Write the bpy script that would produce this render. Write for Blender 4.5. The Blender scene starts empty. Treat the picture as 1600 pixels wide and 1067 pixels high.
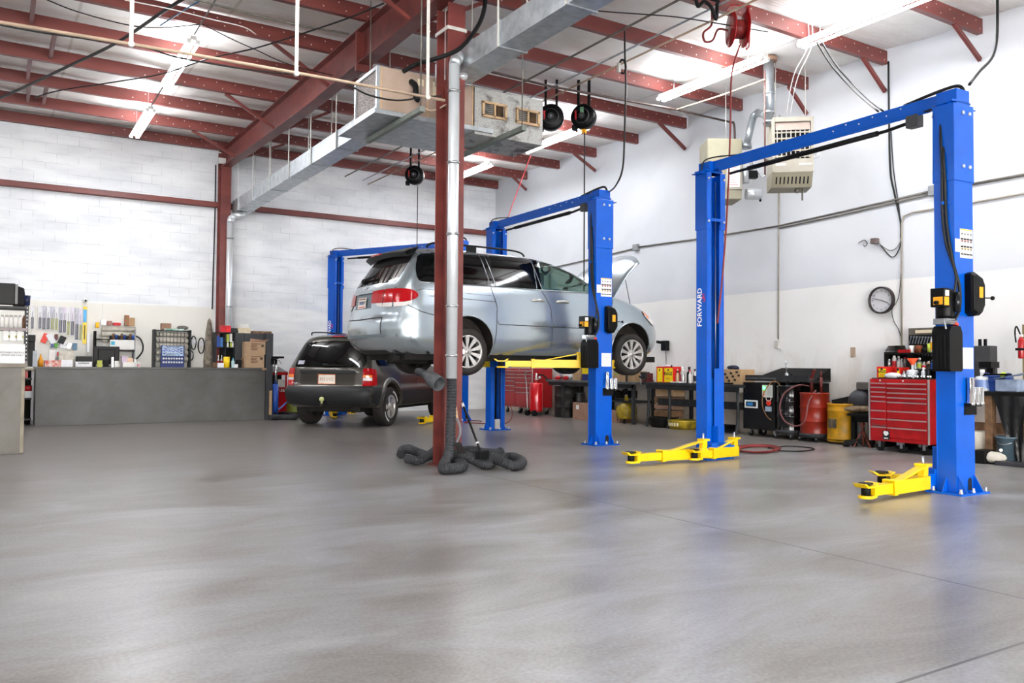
import bpy, bmesh, math, random
from mathutils import Vector, Matrix, Euler, noise
random.seed(7)
SC = bpy.context.scene
COL = SC.collection
PI = math.pi

# ---------------- camera ----------------
CAM_H, FPX, YAW, PITCH, ROLL = 1.14, 1300.0, math.radians(31.9), math.radians(1.70), math.radians(0.40)
_f = Vector((math.sin(YAW)*math.cos(PITCH), math.cos(YAW)*math.cos(PITCH), math.sin(PITCH)))
_r0 = Vector((math.cos(YAW), -math.sin(YAW), 0)); _u0 = _r0.cross(_f)
_r = _r0*math.cos(ROLL)+_u0*math.sin(ROLL); _u = _u0*math.cos(ROLL)-_r0*math.sin(ROLL)
C0 = Vector((0, 0, CAM_H))
cd = bpy.data.cameras.new('camera'); cam = bpy.data.objects.new('camera', cd); COL.objects.link(cam)
cd.sensor_width = 36; cd.lens = 36*FPX/1600; cd.clip_start = .05; cd.clip_end = 200
cam.matrix_world = Matrix(((_r.x, _u.x, -_f.x, 0), (_r.y, _u.y, -_f.y, 0), (_r.z, _u.z, -_f.z, CAM_H), (0, 0, 0, 1)))
SC.camera = cam

# ---------------- world / exposure ----------------
w = bpy.data.worlds.new('world'); SC.world = w; w.use_nodes = True
w.node_tree.nodes['Background'].inputs[0].default_value = (1, .985, .96, 1)
w.node_tree.nodes['Background'].inputs[1].default_value = 12
SC.view_settings.view_transform = 'Standard'; SC.view_settings.look = 'None'
SC.view_settings.gamma = 1; SC.view_settings.use_curve_mapping = False
SC.view_settings.exposure = 1.14
SC.cycles.use_denoising = True
SC.cycles.use_light_tree = False; SC.cycles.max_bounces = 7; SC.cycles.diffuse_bounces = 4; SC.cycles.glossy_bounces = 3
SC.cycles.sample_clamp_indirect = 6
SC.cycles.caustics_reflective = False; SC.cycles.caustics_refractive = False
LAMP_DOWN, LAMP_UP = 18, 9      # watts that each eight foot fixture sends down and up

def area(name, loc, rot, sx, sy, e, col=(1, 1, 1), portal=False):
    l = bpy.data.lights.new(name, 'AREA'); l.shape = 'RECTANGLE'; l.size = sx; l.size_y = sy; l.energy = e; l.color = col
    if portal: l.cycles.is_portal = True
    o = bpy.data.objects.new(name, l); COL.objects.link(o); o.location = loc; o.rotation_euler = rot
    return o
XR, YB, XL, YF = 11.4, 19.2, -13.0, -9.0
def roofz(y): return 5.93+.0131*(y-6.25)
# daylight comes through the open bay doors behind and left of the camera
DOORS = [(-11.5, -6.5), (-4.5, .5), (2.5, 7.5)]
for a, b in DOORS:
    area('bay_door_portal', ((a+b)/2, YF+.05, 2.15), (PI/2, 0, 0), b-a, 4.3, 1, portal=True)

# ---------------- pixel -> place helpers ----------------
def ray(px, py): return _f+_r*((px-800)/FPX)-_u*((py-533.5)/FPX)
def at_z(px, py, z): d = ray(px, py); return C0+d*((z-CAM_H)/d.z)
def gnd(px, py): return at_z(px, py, 0)
def at_x(px, py, x): d = ray(px, py); return C0+d*(x/d.x)
def at_y(px, py, y): d = ray(px, py); return C0+d*(y/d.y)

# ---------------- materials ----------------
def lin(c):
    return tuple((x/12.92 if x <= .04045 else ((x+.055)/1.055)**2.4) for x in c)
def rgb(h):
    if isinstance(h, str): h = h.lstrip('#'); h = tuple(int(h[i:i+2], 16)/255 for i in (0, 2, 4))
    return lin(h)
_M = {}
def mat(name, col, rough=.5, metal=0, vary=.12, scale=6, bump=0, bscale=40, spec=.35, coat=0, emit=None, es=1, dark=None, trans=0):
    """principled material whose colour is broken up by noise between col and dark"""
    if name in _M: return _M[name]
    m = bpy.data.materials.new(name); m.use_nodes = True; nt = m.node_tree; N = nt.nodes; L = nt.links
    b = N['Principled BSDF']; c = rgb(col) if isinstance(col, str) else col
    b.inputs['Roughness'].default_value = rough; b.inputs['Metallic'].default_value = metal
    b.inputs['Specular IOR Level'].default_value = spec; b.inputs['Coat Weight'].default_value = coat; b.inputs['Coat Roughness'].default_value = .06
    if trans: b.inputs['Transmission Weight'].default_value = trans
    b.inputs['Base Color'].default_value = (*c, 1)
    tc = N.new('ShaderNodeTexCoord')
    if vary:
        nz = N.new('ShaderNodeTexNoise'); nz.inputs['Scale'].default_value = scale; nz.inputs['Detail'].default_value = 5
        L.new(tc.outputs['Object'], nz.inputs['Vector'])
        r = N.new('ShaderNodeValToRGB'); d = rgb(dark) if dark else tuple(x*(1-vary*1.6) for x in c)
        r.color_ramp.elements[0].position = .32; r.color_ramp.elements[1].position = .66
        r.color_ramp.elements[0].color = (*d, 1); r.color_ramp.elements[1].color = (*(tuple(min(1, x*(1+vary*.5)) for x in c) if not dark else c), 1)
        L.new(nz.outputs[0], r.inputs[0]); L.new(r.outputs[0], b.inputs['Base Color'])
    if bump:
        nb = N.new('ShaderNodeTexNoise'); nb.inputs['Scale'].default_value = bscale; nb.inputs['Detail'].default_value = 4
        L.new(tc.outputs['Object'], nb.inputs['Vector'])
        bp = N.new('ShaderNodeBump'); bp.inputs['Strength'].default_value = bump; bp.inputs['Distance'].default_value = .01
        L.new(nb.outputs[0], bp.inputs['Height']); L.new(bp.outputs[0], b.inputs['Normal'])
    if emit:
        b.inputs['Emission Color'].default_value = (*rgb(emit), 1); b.inputs['Emission Strength'].default_value = es
    _M[name] = m; return m

# ---------------- mesh builder ----------------
def frame_of(d):
    d = d.normalized(); a = Vector((0, 0, 1)) if abs(d.z) < .9 else Vector((1, 0, 0))
    u = a.cross(d).normalized(); v = d.cross(u); return u, v
class MB:
    def __init__(s): s.v = []; s.f = []; s.sm = []; s.M = None
    def add(s, vs, fs, smooth=False):
        k = len(s.v); M = s.M
        s.v += [M @ Vector(p) if M else Vector(p) for p in vs]
        s.f += [tuple(i+k for i in f) for f in fs]; s.sm += [smooth]*len(fs); return s
    def box(s, x0, x1, y0, y1, z0, z1):
        return s.add([(x0,y0,z0),(x1,y0,z0),(x1,y1,z0),(x0,y1,z0),(x0,y0,z1),(x1,y0,z1),(x1,y1,z1),(x0,y1,z1)],
                     [(3,2,1,0),(4,5,6,7),(0,1,5,4),(1,2,6,5),(2,3,7,6),(3,0,4,7)])
    def cbox(s, c, dx, dy, dz, rz=0):
        R = Matrix.Rotation(rz, 3, 'Z'); c = Vector(c)
        vs = [c+R @ Vector((i*dx/2, j*dy/2, k*dz/2)) for k in (-1, 1) for i, j in ((-1,-1),(1,-1),(1,1),(-1,1))]
        return s.add(vs, [(3,2,1,0),(4,5,6,7),(0,1,5,4),(1,2,6,5),(2,3,7,6),(3,0,4,7)])
    def bar(s, a, b, wd, ht, up=(0, 0, 1)):
        a = Vector(a); b = Vector(b); d = (b-a).normalized(); up = Vector(up)
        if abs(d.dot(up)) > .98: up = Vector((1, 0, 0))
        x = d.cross(up).normalized()*wd/2; z = x.cross(d).normalized()*ht/2
        vs = [p+i*x+j*z for p in (a, b) for i, j in ((-1,-1),(1,-1),(1,1),(-1,1))]
        return s.add(vs, [(3,2,1,0),(4,5,6,7),(0,1,5,4),(1,2,6,5),(2,3,7,6),(3,0,4,7)])
    def cyl(s, a, b, r, r2=None, n=16, cap=True):
        a = Vector(a); b = Vector(b); r2 = r if r2 is None else r2; u, v = frame_of(b-a)
        vs = []
        for p, q in ((a, r), (b, r2)):
            vs += [p+(u*math.cos(2*PI*i/n)+v*math.sin(2*PI*i/n))*q for i in range(n)]
        s.add(vs, [(i, (i+1) % n, n+(i+1) % n, n+i) for i in range(n)], True)
        if cap: k = vs; s.add(k[:n], [tuple(range(n))[::-1]]); s.add(k[n:], [tuple(range(n))])
        return s
    def tube(s, pts, r, n=8, sm=True, closed=False, ridge=0, seg=6):
        P = [Vector(p) for p in pts]
        if sm and len(P) > 2:
            Q = []
            m = len(P)
            for i in range(m if closed else m-1):
                g = (lambda j: P[j % m]) if closed else (lambda j: P[max(0, min(m-1, j))])
                a, b, c, d = g(i-1), g(i), g(i+1), g(i+2)
                for k in range(seg):
                    t = k/seg
                    Q.append(.5*((2*b)+(c-a)*t+(2*a-5*b+4*c-d)*t*t+(3*b-a-3*c+d)*t**3))
            if not closed: Q.append(P[-1])
            P = Q
        m = len(P); vs = []; u = None
        for i in range(m):
            d = (P[(i+1) % m]-P[i-1]) if closed else (P[min(i+1, m-1)]-P[max(i-1, 0)])
            if d.length < 1e-9: d = Vector((0, 0, 1))
            d.normalize()
            if u is None: u, v = frame_of(d)
            else:
                u = (u-d*u.dot(d)).normalized(); v = d.cross(u)
            rr = r*(1-ridge*(i % 2)) if not callable(r) else r(i/(m-1))*(1-ridge*(i % 2))
            vs += [P[i]+(u*math.cos(2*PI*k/n)+v*math.sin(2*PI*k/n))*rr for k in range(n)]
        fs = [(i*n+k, i*n+(k+1) % n, ((i+1) % m)*n+(k+1) % n, ((i+1) % m)*n+k) for i in range(m if closed else m-1) for k in range(n)]
        s.add(vs, fs, ridge < .12)
        if not closed: s.add(vs[:n], [tuple(range(n))[::-1]]); s.add(vs[-n:], [tuple(range(n))])
        return s
    def lathe(s, prof, c=(0, 0, 0), axis=(0, 0, 1), n=24, smooth=True):
        """prof: (radius, height along axis)"""
        c = Vector(c); ax = Vector(axis).normalized(); u, v = frame_of(ax); vs = []
        for r, h in prof: vs += [c+ax*h+(u*math.cos(2*PI*i/n)+v*math.sin(2*PI*i/n))*max(r, 1e-4) for i in range(n)]
        m = len(prof)
        return s.add(vs, [(j*n+i, j*n+(i+1) % n, (j+1)*n+(i+1) % n, (j+1)*n+i) for j in range(m-1) for i in range(n)], smooth)
    def prism(s, poly, axis, a, b, sm=False):
        """extrude a 2D outline along 'x','y' or 'z'"""
        n = len(poly)
        mk = {'x': lambda p, t: (t, p[0], p[1]), 'y': lambda p, t: (p[0], t, p[1]), 'z': lambda p, t: (p[0], p[1], t)}[axis]
        s.add([mk(p, a) for p in poly]+[mk(p, b) for p in poly], [(i, (i+1) % n, n+(i+1) % n, n+i) for i in range(n)], sm)
        s.add([mk(p, a) for p in poly]+[mk(p, b) for p in poly], [tuple(range(n))[::-1], tuple(range(n, 2*n))]); return s
    def quad(s, *p): return s.add(p, [tuple(range(len(p)))])
    def ball(s, c, r, sc=(1, 1, 1), n=12):
        c = Vector(c); k = n//2+1
        prof = [(math.sin(PI*i/(k-1)), -math.cos(PI*i/(k-1))) for i in range(k)]; vs = []
        for q, h in prof: vs += [c+Vector((q*math.cos(2*PI*i/n)*r*sc[0], q*math.sin(2*PI*i/n)*r*sc[1], h*r*sc[2])) for i in range(n)]
        return s.add(vs, [(j*n+i, j*n+(i+1) % n, (j+1)*n+(i+1) % n, (j+1)*n+i) for j in range(k-1) for i in range(n)], True)
    def grid(s, rows, smooth=True):
        n = len(rows[0]); vs = [p for r in rows for p in r]
        return s.add(vs, [(j*n+i, j*n+i+1, (j+1)*n+i+1, (j+1)*n+i) for j in range(len(rows)-1) for i in range(n-1)], smooth)
    def sheet(s, poly, n, t):
        """flat outline (3D points) given thickness t along n"""
        k = len(poly); P = [Vector(p) for p in poly]; n = Vector(n).normalized()*t
        s.add(P+[p+n for p in P], [(i, (i+1) % k, k+(i+1) % k, k+i) for i in range(k)]+[tuple(range(k))[::-1], tuple(range(k, 2*k))]); return s
    def mesh(s, name, off=None, merge=True):
        bm = bmesh.new(); vv = [bm.verts.new(p-off if off else p) for p in s.v]
        for f, sm in zip(s.f, s.sm):
            try: q = bm.faces.new([vv[i] for i in f]); q.smooth = sm
            except ValueError: pass
        if merge: bmesh.ops.remove_doubles(bm, verts=bm.verts, dist=1e-5)
        bmesh.ops.recalc_face_normals(bm, faces=bm.faces)
        me = bpy.data.meshes.new(name); bm.to_mesh(me); bm.free(); return me
def bbox_base(v):
    xs = [p.x for p in v]; ys = [p.y for p in v]; zs = [p.z for p in v]
    return Vector(((min(xs)+max(xs))/2, (min(ys)+max(ys))/2, min(zs)))
def finish(o, bev, seg=2):
    if bev:
        b = o.modifiers.new('bevel', 'BEVEL'); b.width = bev; b.segments = seg; b.limit_method = 'ANGLE'; b.angle_limit = math.radians(40)
def thing(name, label, cat, loc=(0, 0, 0), rz=0, group=None):
    o = bpy.data.objects.new(name, None); COL.objects.link(o); o.location = loc; o.rotation_euler = (0, 0, rz)
    o.empty_display_size = .1; o['label'] = label; o['category'] = cat
    if group: o['group'] = group
    return o
def part(name, mb, m, parent, label=None, bev=0, world=True, stuff=False):
    """one mesh under parent; coordinates are world ones unless world=False"""
    off = None
    if world:
        q = parent; off = Vector((0, 0, 0))
        while q: off = off+Vector(q.location); q = q.parent
    o = bpy.data.objects.new(name, mb.mesh(name, off)); o.data.materials.append(m); COL.objects.link(o); o.parent = parent
    if label: o['label'] = label
    if stuff: o['kind'] = 'stuff'
    finish(o, bev); return o
def solo(name, mb, m, label, cat, group=None, bev=0):
    b = bbox_base(mb.v); o = bpy.data.objects.new(name, mb.mesh(name, b)); o.location = b
    o.data.materials.append(m); COL.objects.link(o); o['label'] = label; o['category'] = cat
    if group: o['group'] = group
    finish(o, bev); return o
def struct(name, mb, m, bev=0, parent=None):
    o = bpy.data.objects.new(name, mb.mesh(name)); o.data.materials.append(m); COL.objects.link(o)
    if parent: o.parent = parent
    else: o['kind'] = 'structure'
    finish(o, bev); return o
def text(name, body, m, parent, loc, size, xdir, ydir, label=None, bold=False, ext=.001, align='CENTER', sx=1):
    """lettering as a thin mesh: xdir = reading direction, ydir = up of the letters (in the parent's space)"""
    cu = bpy.data.curves.new(name, 'FONT'); cu.body = body; cu.size = size; cu.extrude = ext; cu.align_x = align; cu.align_y = 'CENTER'; cu.resolution_u = 2
    if bold: cu.offset = size*.02
    t = bpy.data.objects.new(name, cu); COL.objects.link(t)
    dg = bpy.context.evaluated_depsgraph_get(); me = bpy.data.meshes.new_from_object(t.evaluated_get(dg))
    bpy.data.objects.remove(t)
    X = Vector(xdir).normalized(); Y = Vector(ydir).normalized(); Z = X.cross(Y)
    q = Matrix(((X.x*sx, Y.x, Z.x, loc[0]), (X.y*sx, Y.y, Z.y, loc[1]), (X.z*sx, Y.z, Z.z, loc[2]), (0, 0, 0, 1)))
    me.transform(q); me.materials.clear(); me.materials.append(m)
    o = bpy.data.objects.new(name, me); COL.objects.link(o); o.parent = parent
    if label: o['label'] = label
    return o
def copy_tree(o, parent=None):
    c = o.copy(); COL.objects.link(c); c.parent = parent
    for ch in list(o.children): copy_tree(ch, c)
    return c
# ---------------- setting materials ----------------
def nodes_of(name):
    m = bpy.data.materials.new(name); m.use_nodes = True; return m, m.node_tree.nodes, m.node_tree.links, m.node_tree.nodes['Principled BSDF']
def nmath(N, L, op, a, b=None, c=None):
    n = N.new('ShaderNodeMath'); n.operation = op
    for i, x in enumerate((a, b, c)):
        if x is None: continue
        if isinstance(x, (int, float)): n.inputs[i].default_value = x
        else: L.new(x, n.inputs[i])
    return n.outputs[0]
def nnoise(N, L, vec, sc, det=4, dist=0, rough=.5):
    n = N.new('ShaderNodeTexNoise'); n.inputs['Scale'].default_value = sc; n.inputs['Detail'].default_value = det
    n.inputs['Distortion'].default_value = dist; n.inputs['Roughness'].default_value = rough; L.new(vec, n.inputs['Vector']); return n.outputs[0]
def nramp(N, L, fac, stops):
    r = N.new('ShaderNodeValToRGB'); e = r.color_ramp.elements
    while len(e) < len(stops): e.new(.5)
    for i, (p, c) in enumerate(stops): e[i].position = p; e[i].color = (*(c if not isinstance(c, str) else rgb(c)), 1)
    L.new(fac, r.inputs[0]); return r.outputs[0]
def nmix(N, L, fac, a, b, mode='MIX'):
    n = N.new('ShaderNodeMix'); n.data_type = 'RGBA'; n.blend_type = mode
    for k, x in ((0, fac), (6, a), (7, b)):
        if isinstance(x, (int, float)): n.inputs[k].default_value = x
        elif isinstance(x, str): n.inputs[k].default_value = (*rgb(x), 1)
        elif isinstance(x, tuple): n.inputs[k].default_value = (*x, 1)
        else: L.new(x, n.inputs[k])
    return n.outputs[2]
def nscale(N, L, vec, s):
    n = N.new('ShaderNodeVectorMath'); n.operation = 'MULTIPLY'; L.new(vec, n.inputs[0]); n.inputs[1].default_value = s; return n.outputs[0]
def nbump(N, L, b, h, st, dist=.01):
    n = N.new('ShaderNodeBump'); n.inputs['Strength'].default_value = st; n.inputs['Distance'].default_value = dist
    L.new(h, n.inputs['Height']); L.new(n.outputs[0], b.inputs['Normal'])
def pos(N, L):
    g = N.new('ShaderNodeNewGeometry'); s = N.new('ShaderNodeSeparateXYZ'); L.new(g.outputs['Position'], s.inputs[0]); return g.outputs['Position'], s.outputs

JX, JY = gnd(1180, 839).x, gnd(1500, 1036).y        # saw cut joints in the slab
def m_floor():
    m, N, L, b = nodes_of('concrete_floor'); p, s = pos(N, L)
    big = nnoise(N, L, nscale(N, L, p, (.5, .9, 1)), 1.0, 5, 0)
    fine = nnoise(N, L, p, 55, 4)
    mid = nnoise(N, L, nscale(N, L, p, (.8, 1.9, 1)), .9, 9, .6, .7)
    c = nramp(N, L, big, [(.3, '#8b8782'), (.5, '#908d89'), (.7, '#949393')])
    c = nmix(N, L, .8, c, nramp(N, L, mid, [(.36, '#57524e'), (.46, '#73706d'), (.54, '#828387'), (.64, '#9a9b9d')]))
    c = nmix(N, L, .16, c, nramp(N, L, fine, [(.35, '#605b56'), (.65, '#bdbab6')]))
    # far, older half of the slab near the benches is grimier
    yy = nmath(N, L, 'MULTIPLY_ADD', s[0], .28, s[1])
    g = nmath(N, L, 'MULTIPLY_ADD', nnoise(N, L, p, .7, 4), 5.0, yy)
    gr = nramp(N, L, nmath(N, L, 'DIVIDE', g, 24), [(.42, (0, 0, 0)), (.68, (1, 1, 1))])
    c = nmix(N, L, nmath(N, L, 'MULTIPLY', gr, .75), c, '#6e665f')
    # joints
    dx = nmath(N, L, 'ABSOLUTE', nmath(N, L, 'SUBTRACT', s[0], JX)); dy = nmath(N, L, 'ABSOLUTE', nmath(N, L, 'SUBTRACT', s[1], JY))
    wob = nmath(N, L, 'MULTIPLY_ADD', nnoise(N, L, p, 9, 3), .005, .0055)
    j = nmath(N, L, 'MAXIMUM', nmath(N, L, 'LESS_THAN', dx, wob), nmath(N, L, 'LESS_THAN', dy, wob))
    c = nmix(N, L, nmath(N, L, 'MULTIPLY', j, .9), c, '#3b3733')
    # specks
    v = N.new('ShaderNodeTexVoronoi'); v.inputs['Scale'].default_value = 3.3; L.new(p, v.inputs['Vector'])
    sp = nmath(N, L, 'LESS_THAN', v.outputs['Distance'], .022)
    c = nmix(N, L, nmath(N, L, 'MULTIPLY', sp, .5), c, '#4c4641')
    L.new(c, b.inputs['Base Color'])
    rr = nramp(N, L, mid, [(.3, (.278,)*3), (.7, (.33,)*3)]); L.new(rr, b.inputs['Roughness'])
    nbump(N, L, b, fine, .03, .004); b.inputs['Specular IOR Level'].default_value = .7
    return m
def m_block(name='painted_block', base='#eceef1'):
    m, N, L, b = nodes_of(name); p, s = pos(N, L)
    cb = N.new('ShaderNodeCombineXYZ'); L.new(s[0], cb.inputs[0]); L.new(s[2], cb.inputs[1])
    br = N.new('ShaderNodeTexBrick'); L.new(cb.outputs[0], br.inputs['Vector']); br.inputs['Scale'].default_value = 1
    br.inputs['Brick Width'].default_value = .4; br.inputs['Row Height'].default_value = .2; br.inputs['Mortar Size'].default_value = .006; br.inputs['Mortar Smooth'].default_value = .6
    br.inputs['Color1'].default_value = (*rgb(base), 1); br.inputs['Color2'].default_value = (*rgb('#e6e8ec'), 1); br.inputs['Mortar'].default_value = (*rgb('#c6c8cc'), 1)
    st = nramp(N, L, nnoise(N, L, nscale(N, L, p, (1, 1, 3)), .9, 6), [(.36, '#c9ccd2'), (.6, (1, 1, 1))])
    gate = nramp(N, L, nnoise(N, L, nscale(N, L, p, (1, 1, 5)), 1.3, 3), [(.4, (0, 0, 0)), (.6, (1, 1, 1))])
    c = nmix(N, L, gate, base, br.outputs['Color'])
    c = nmix(N, L, .4, c, st, 'MULTIPLY')
    low = nmath(N, L, 'LESS_THAN', s[2], 2.42)
    c = nmix(N, L, nmath(N, L, 'MULTIPLY', low, .7), c, nmix(N, L, gate, '#f0f0ee', '#e4e5e5'))
    L.new(c, b.inputs['Base Color']); b.inputs['Roughness'].default_value = .65
    nbump(N, L, b, br.outputs['Fac'], -.35, .006); return m
def m_plaster():
    m, N, L, b = nodes_of('painted_tilt_wall'); p, s = pos(N, L)
    n1 = nnoise(N, L, p, .6, 6, .4); c = nramp(N, L, n1, [(.3, '#c8cbd1'), (.6, '#d6d8dc')])
    low = nmath(N, L, 'LESS_THAN', nmath(N, L, 'MULTIPLY_ADD', nnoise(N, L, p, 1.5, 2), .06, s[2]), 2.5)
    c = nmix(N, L, nmath(N, L, 'MULTIPLY', low, .85), c, nramp(N, L, n1, [(.3, '#e6e4e1'), (.65, '#f0efec')]))
    # brown grime low on the wall
    h = nmath(N, L, 'MULTIPLY_ADD', nnoise(N, L, nscale(N, L, p, (1, 1, .6)), 1.9, 7, .5, .6), -1.7, 1.0)
    k = nramp(N, L, nmath(N, L, 'ADD', nmath(N, L, 'DIVIDE', s[2], 2.6), nmath(N, L, 'MULTIPLY', h, .6)), [(.12, (1, 1, 1)), (.62, (0, 0, 0))])
    c = nmix(N, L, nmath(N, L, 'MULTIPLY', k, .75), c, '#b3a28c')
    sc = nnoise(N, L, nscale(N, L, p, (1, 1, 2)), 6, 8, 1, .7)
    c = nmix(N, L, nramp(N, L, sc, [(.68, (0, 0, 0)), (.78, (.35,)*3)]), c, '#9a9488')
    L.new(c, b.inputs['Base Color']); b.inputs['Roughness'].default_value = .6
    nbump(N, L, b, nnoise(N, L, p, 14, 6), .12, .01); return m
def m_ceiling():
    m, N, L, b = nodes_of('vinyl_insulation'); p, s = pos(N, L)
    n1 = nnoise(N, L, nscale(N, L, p, (.5, 1.2, 1)), 1.1, 6, .8, .6)
    c = nramp(N, L, n1, [(.25, '#dcd5ca'), (.45, '#efebe5'), (.65, '#f6f4f1')])
    fx = nmath(N, L, 'ABSOLUTE', nmath(N, L, 'SUBTRACT', nmath(N, L, 'FRACT', nmath(N, L, 'DIVIDE', s[0], 1.8)), .5))
    seam = nramp(N, L, fx, [(.0, (.5,)*3), (.018, (0, 0, 0))])
    c = nmix(N, L, seam, c, '#a39a8c')
    L.new(c, b.inputs['Base Color']); b.inputs['Roughness'].default_value = .4
    w1 = nnoise(N, L, nscale(N, L, p, (.35, 2.2, 1)), 2.2, 7, 2.0, .55); nbump(N, L, b, w1, .75, .04); return m
def m_primer(name='red_oxide_primer', holes=False):
    m, N, L, b = nodes_of(name); tc = N.new('ShaderNodeTexCoord'); p = tc.outputs['Object']
    c = nramp(N, L, nnoise(N, L, nscale(N, L, p, (.4, 2, 2)), 2.5, 6), [(.3, '#5d2a27'), (.55, '#70342f'), (.8, '#7f3f38')])
    if holes:
        s = N.new('ShaderNodeSeparateXYZ'); L.new(p, s.inputs[0])
        def dots(dx, z0, off):
            fx = nmath(N, L, 'MULTIPLY', nmath(N, L, 'SUBTRACT', nmath(N, L, 'FRACT', nmath(N, L, 'DIVIDE', nmath(N, L, 'ADD', s.outputs[0], off), dx)), .5), dx)
            dz = nmath(N, L, 'SUBTRACT', s.outputs[2], z0)
            return nmath(N, L, 'LESS_THAN', nmath(N, L, 'SQRT', nmath(N, L, 'ADD', nmath(N, L, 'MULTIPLY', fx, fx), nmath(N, L, 'MULTIPLY', dz, dz))), .0095)
        d = nmath(N, L, 'MAXIMUM', dots(.31, .055, 0), dots(.31, .15, .1))
        # the holes run only over the laps and near the wall
        z1 = nmath(N, L, 'LESS_THAN', nmath(N, L, 'ABSOLUTE', nmath(N, L, 'SUBTRACT', s.outputs[0], 4.2)), 2.2)
        z2 = nmath(N, L, 'GREATER_THAN', s.outputs[0], 8.2)
        c = nmix(N, L, nmath(N, L, 'MULTIPLY', d, nmath(N, L, 'MAXIMUM', z1, z2)), c, '#cfc2bb')
    L.new(c, b.inputs['Base Color']); b.inputs['Roughness'].default_value = .42; return m
M_FLOOR, M_BLOCK, M_WALL, M_CEIL, M_RED, M_PURL = m_floor(), m_block(), m_plaster(), m_ceiling(), m_primer(), m_primer('purlin_primer', True)
M_CONC = mat('plain_concrete', '#9c9a97', .8)

# ---------------- shell ----------------
struct('floor', MB().quad((XL, YF-6, 0), (XR, YF-6, 0), (XR, YB, 0), (XL, YB, 0)), M_FLOOR)
struct('wall_back', MB().box(XL, XR, YB, YB+.2, 0, 6.4), M_BLOCK)
struct('wall_right', MB().box(XR, XR+.2, YF, YB+.2, 0, 6.4), M_WALL)
struct('wall_left', MB().box(XL-.2, XL, YF, YB+.2, 0, 6.4), M_BLOCK)
fw = MB(); xs = [XL]+[v for d in DOORS for v in d]+[XR]
for i in range(0, len(xs), 2): fw.box(xs[i], xs[i+1], YF-.2, YF, 0, 6.4)
for a, b in DOORS: fw.box(a, b, YF-.2, YF, 4.3, 6.4)
struct('wall_front', fw, M_BLOCK)
# purlin lines, found from where each one dies into the right wall
ends = [(784, 282.7), (831, 267.7), (878, 250.7), (935, 232), (999, 209), (1072, 184.5), (1157, 155), (1260, 120), (1390, 78), (1532, 27)]
PY = [at_x(a, b, XR).y for a, b in ends]
PY[0] = YB-.12
sp = (PY[0]-PY[-1])/9
PY = [PY[0]-sp*i for i in range(10)]
PALL = PY+[PY[-1]-sp*(i+1) for i in range(9)]
rows = []
ys = []
for i in range(len(PALL)-1):
    for k in range(6): ys.append(PALL[i]+(PALL[i+1]-PALL[i])*k/6)
ys = [YB]+ys+[YF]
for y in ys:
    ph = ((PALL[0]-y)/sp) % 1
    rows.append([Vector((x, y, roofz(y)+.045-.06*math.sin(PI*ph)**.7*(.6+.5*noise.noise(Vector((x*.9, y*.8, 3))))+.02*noise.noise(Vector((x*2, y*3, 0))))) for x in [XL+(XR-XL)*i/120 for i in range(121)]])
struct('ceiling', MB().grid(rows), M_CEIL)
for i, y in enumerate(PALL):
    z = roofz(y); q = MB()
    q.M = Matrix.Translation((0, 0, 0))
    x1 = XR-.02
    prof = [(-.04, .2), (.035, .2), (.035, .194), (-.034, .194), (-.034, .006), (.035, .006), (.035, .03), (.041, .03), (.041, 0), (-.04, 0)]
    q.prism(prof, 'x', XL, x1)
    o = struct('purlin', q, M_PURL); o.location = (0, y, z-.2)
# wall girt in two lengths, stopping at the building column
def channel(q, x0, x1, y, z, h=.12, d=.12):
    q.box(x0, x1, y-d, y, z, z+.008); q.box(x0, x1, y-d, y-d+.008, z, z+h); q.box(x0, x1, y-d, y-.02, z+h-.008, z+h)
CX, CY = 4.3, 8.5
BX = 4.27
ZG = 4.62
for a, b in ((XL, BX-.12), (BX+.12, XR-.02)):
    q = MB(); channel(q, a, b, YB, ZG); struct('girt', q, M_RED)
def isec(q, x, y, z0, z1, w=.2, d=.25, tf=.012, tw=.009, web='y'):
    """I column; web along y, flanges facing -y/+y"""
    q.box(x-w/2, x+w/2, y-d/2, y-d/2+tf, z0, z1); q.box(x-w/2, x+w/2, y+d/2-tf, y+d/2, z0, z1); q.box(x-tw/2, x+tw/2, y-d/2+tf, y+d/2-tf, z0, z1)
# ---------------- steel frame ----------------
cc = gnd(694, 730)+Vector((.11, .145, 0))
CX, CY = cc.x, cc.y
BY = YB-.2
def zbot(y): return 5.30+.2*max(0, (y-13)/6)**1.2 if y > 13 else 5.30
q = MB(); isec(q, CX, CY, .015, 5.3, .22, .29, .014, .012); q.box(CX-.16, CX+.16, CY-.2, CY+.2, 0, .016)
struct('trim_1', q, M_RED).name = 'centre_column'
q = MB(); isec(q, BX, BY, 0, 5.85, .22, .3, .012, .01); struct('wall_column', q, M_RED)
q = MB()
yy = [BY+.15-i*.9 for i in range(29)]
for a, b in zip(yy, yy[1:]):
    for x0, x1, lo, hi in ((BX-.1, BX+.1, 0, .014), (BX-.005, BX+.005, .014, None), (BX-.1, BX+.1, 'top', 0)):
        pts = []
        for y in (a, b):
            zt = roofz(y)-.205
            l, h = (zbot(y)+(lo if lo != 'top' else 0), zbot(y)+.014) if lo == 0 else ((zbot(y)+.014, zt-.014) if lo != 'top' else (zt-.014, zt))
            pts.append((y, l, h))
        (y0, l0, h0), (y1, l1, h1) = pts
        q.add([(x0,y0,l0),(x1,y0,l0),(x1,y1,l1),(x0,y1,l1),(x0,y0,h0),(x1,y0,h0),(x1,y1,h1),(x0,y1,h1)], [(3,2,1,0),(4,5,6,7),(0,1,5,4),(1,2,6,5),(2,3,7,6),(3,0,4,7)])
struct('rafter', q, M_RED)
q = MB(); q.box(BX-.12, BX+.12, 10.78, 10.80, 5.2, 5.74); q.box(BX-.12, BX+.12, 10.81, 10.83, 5.2, 5.74)
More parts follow.
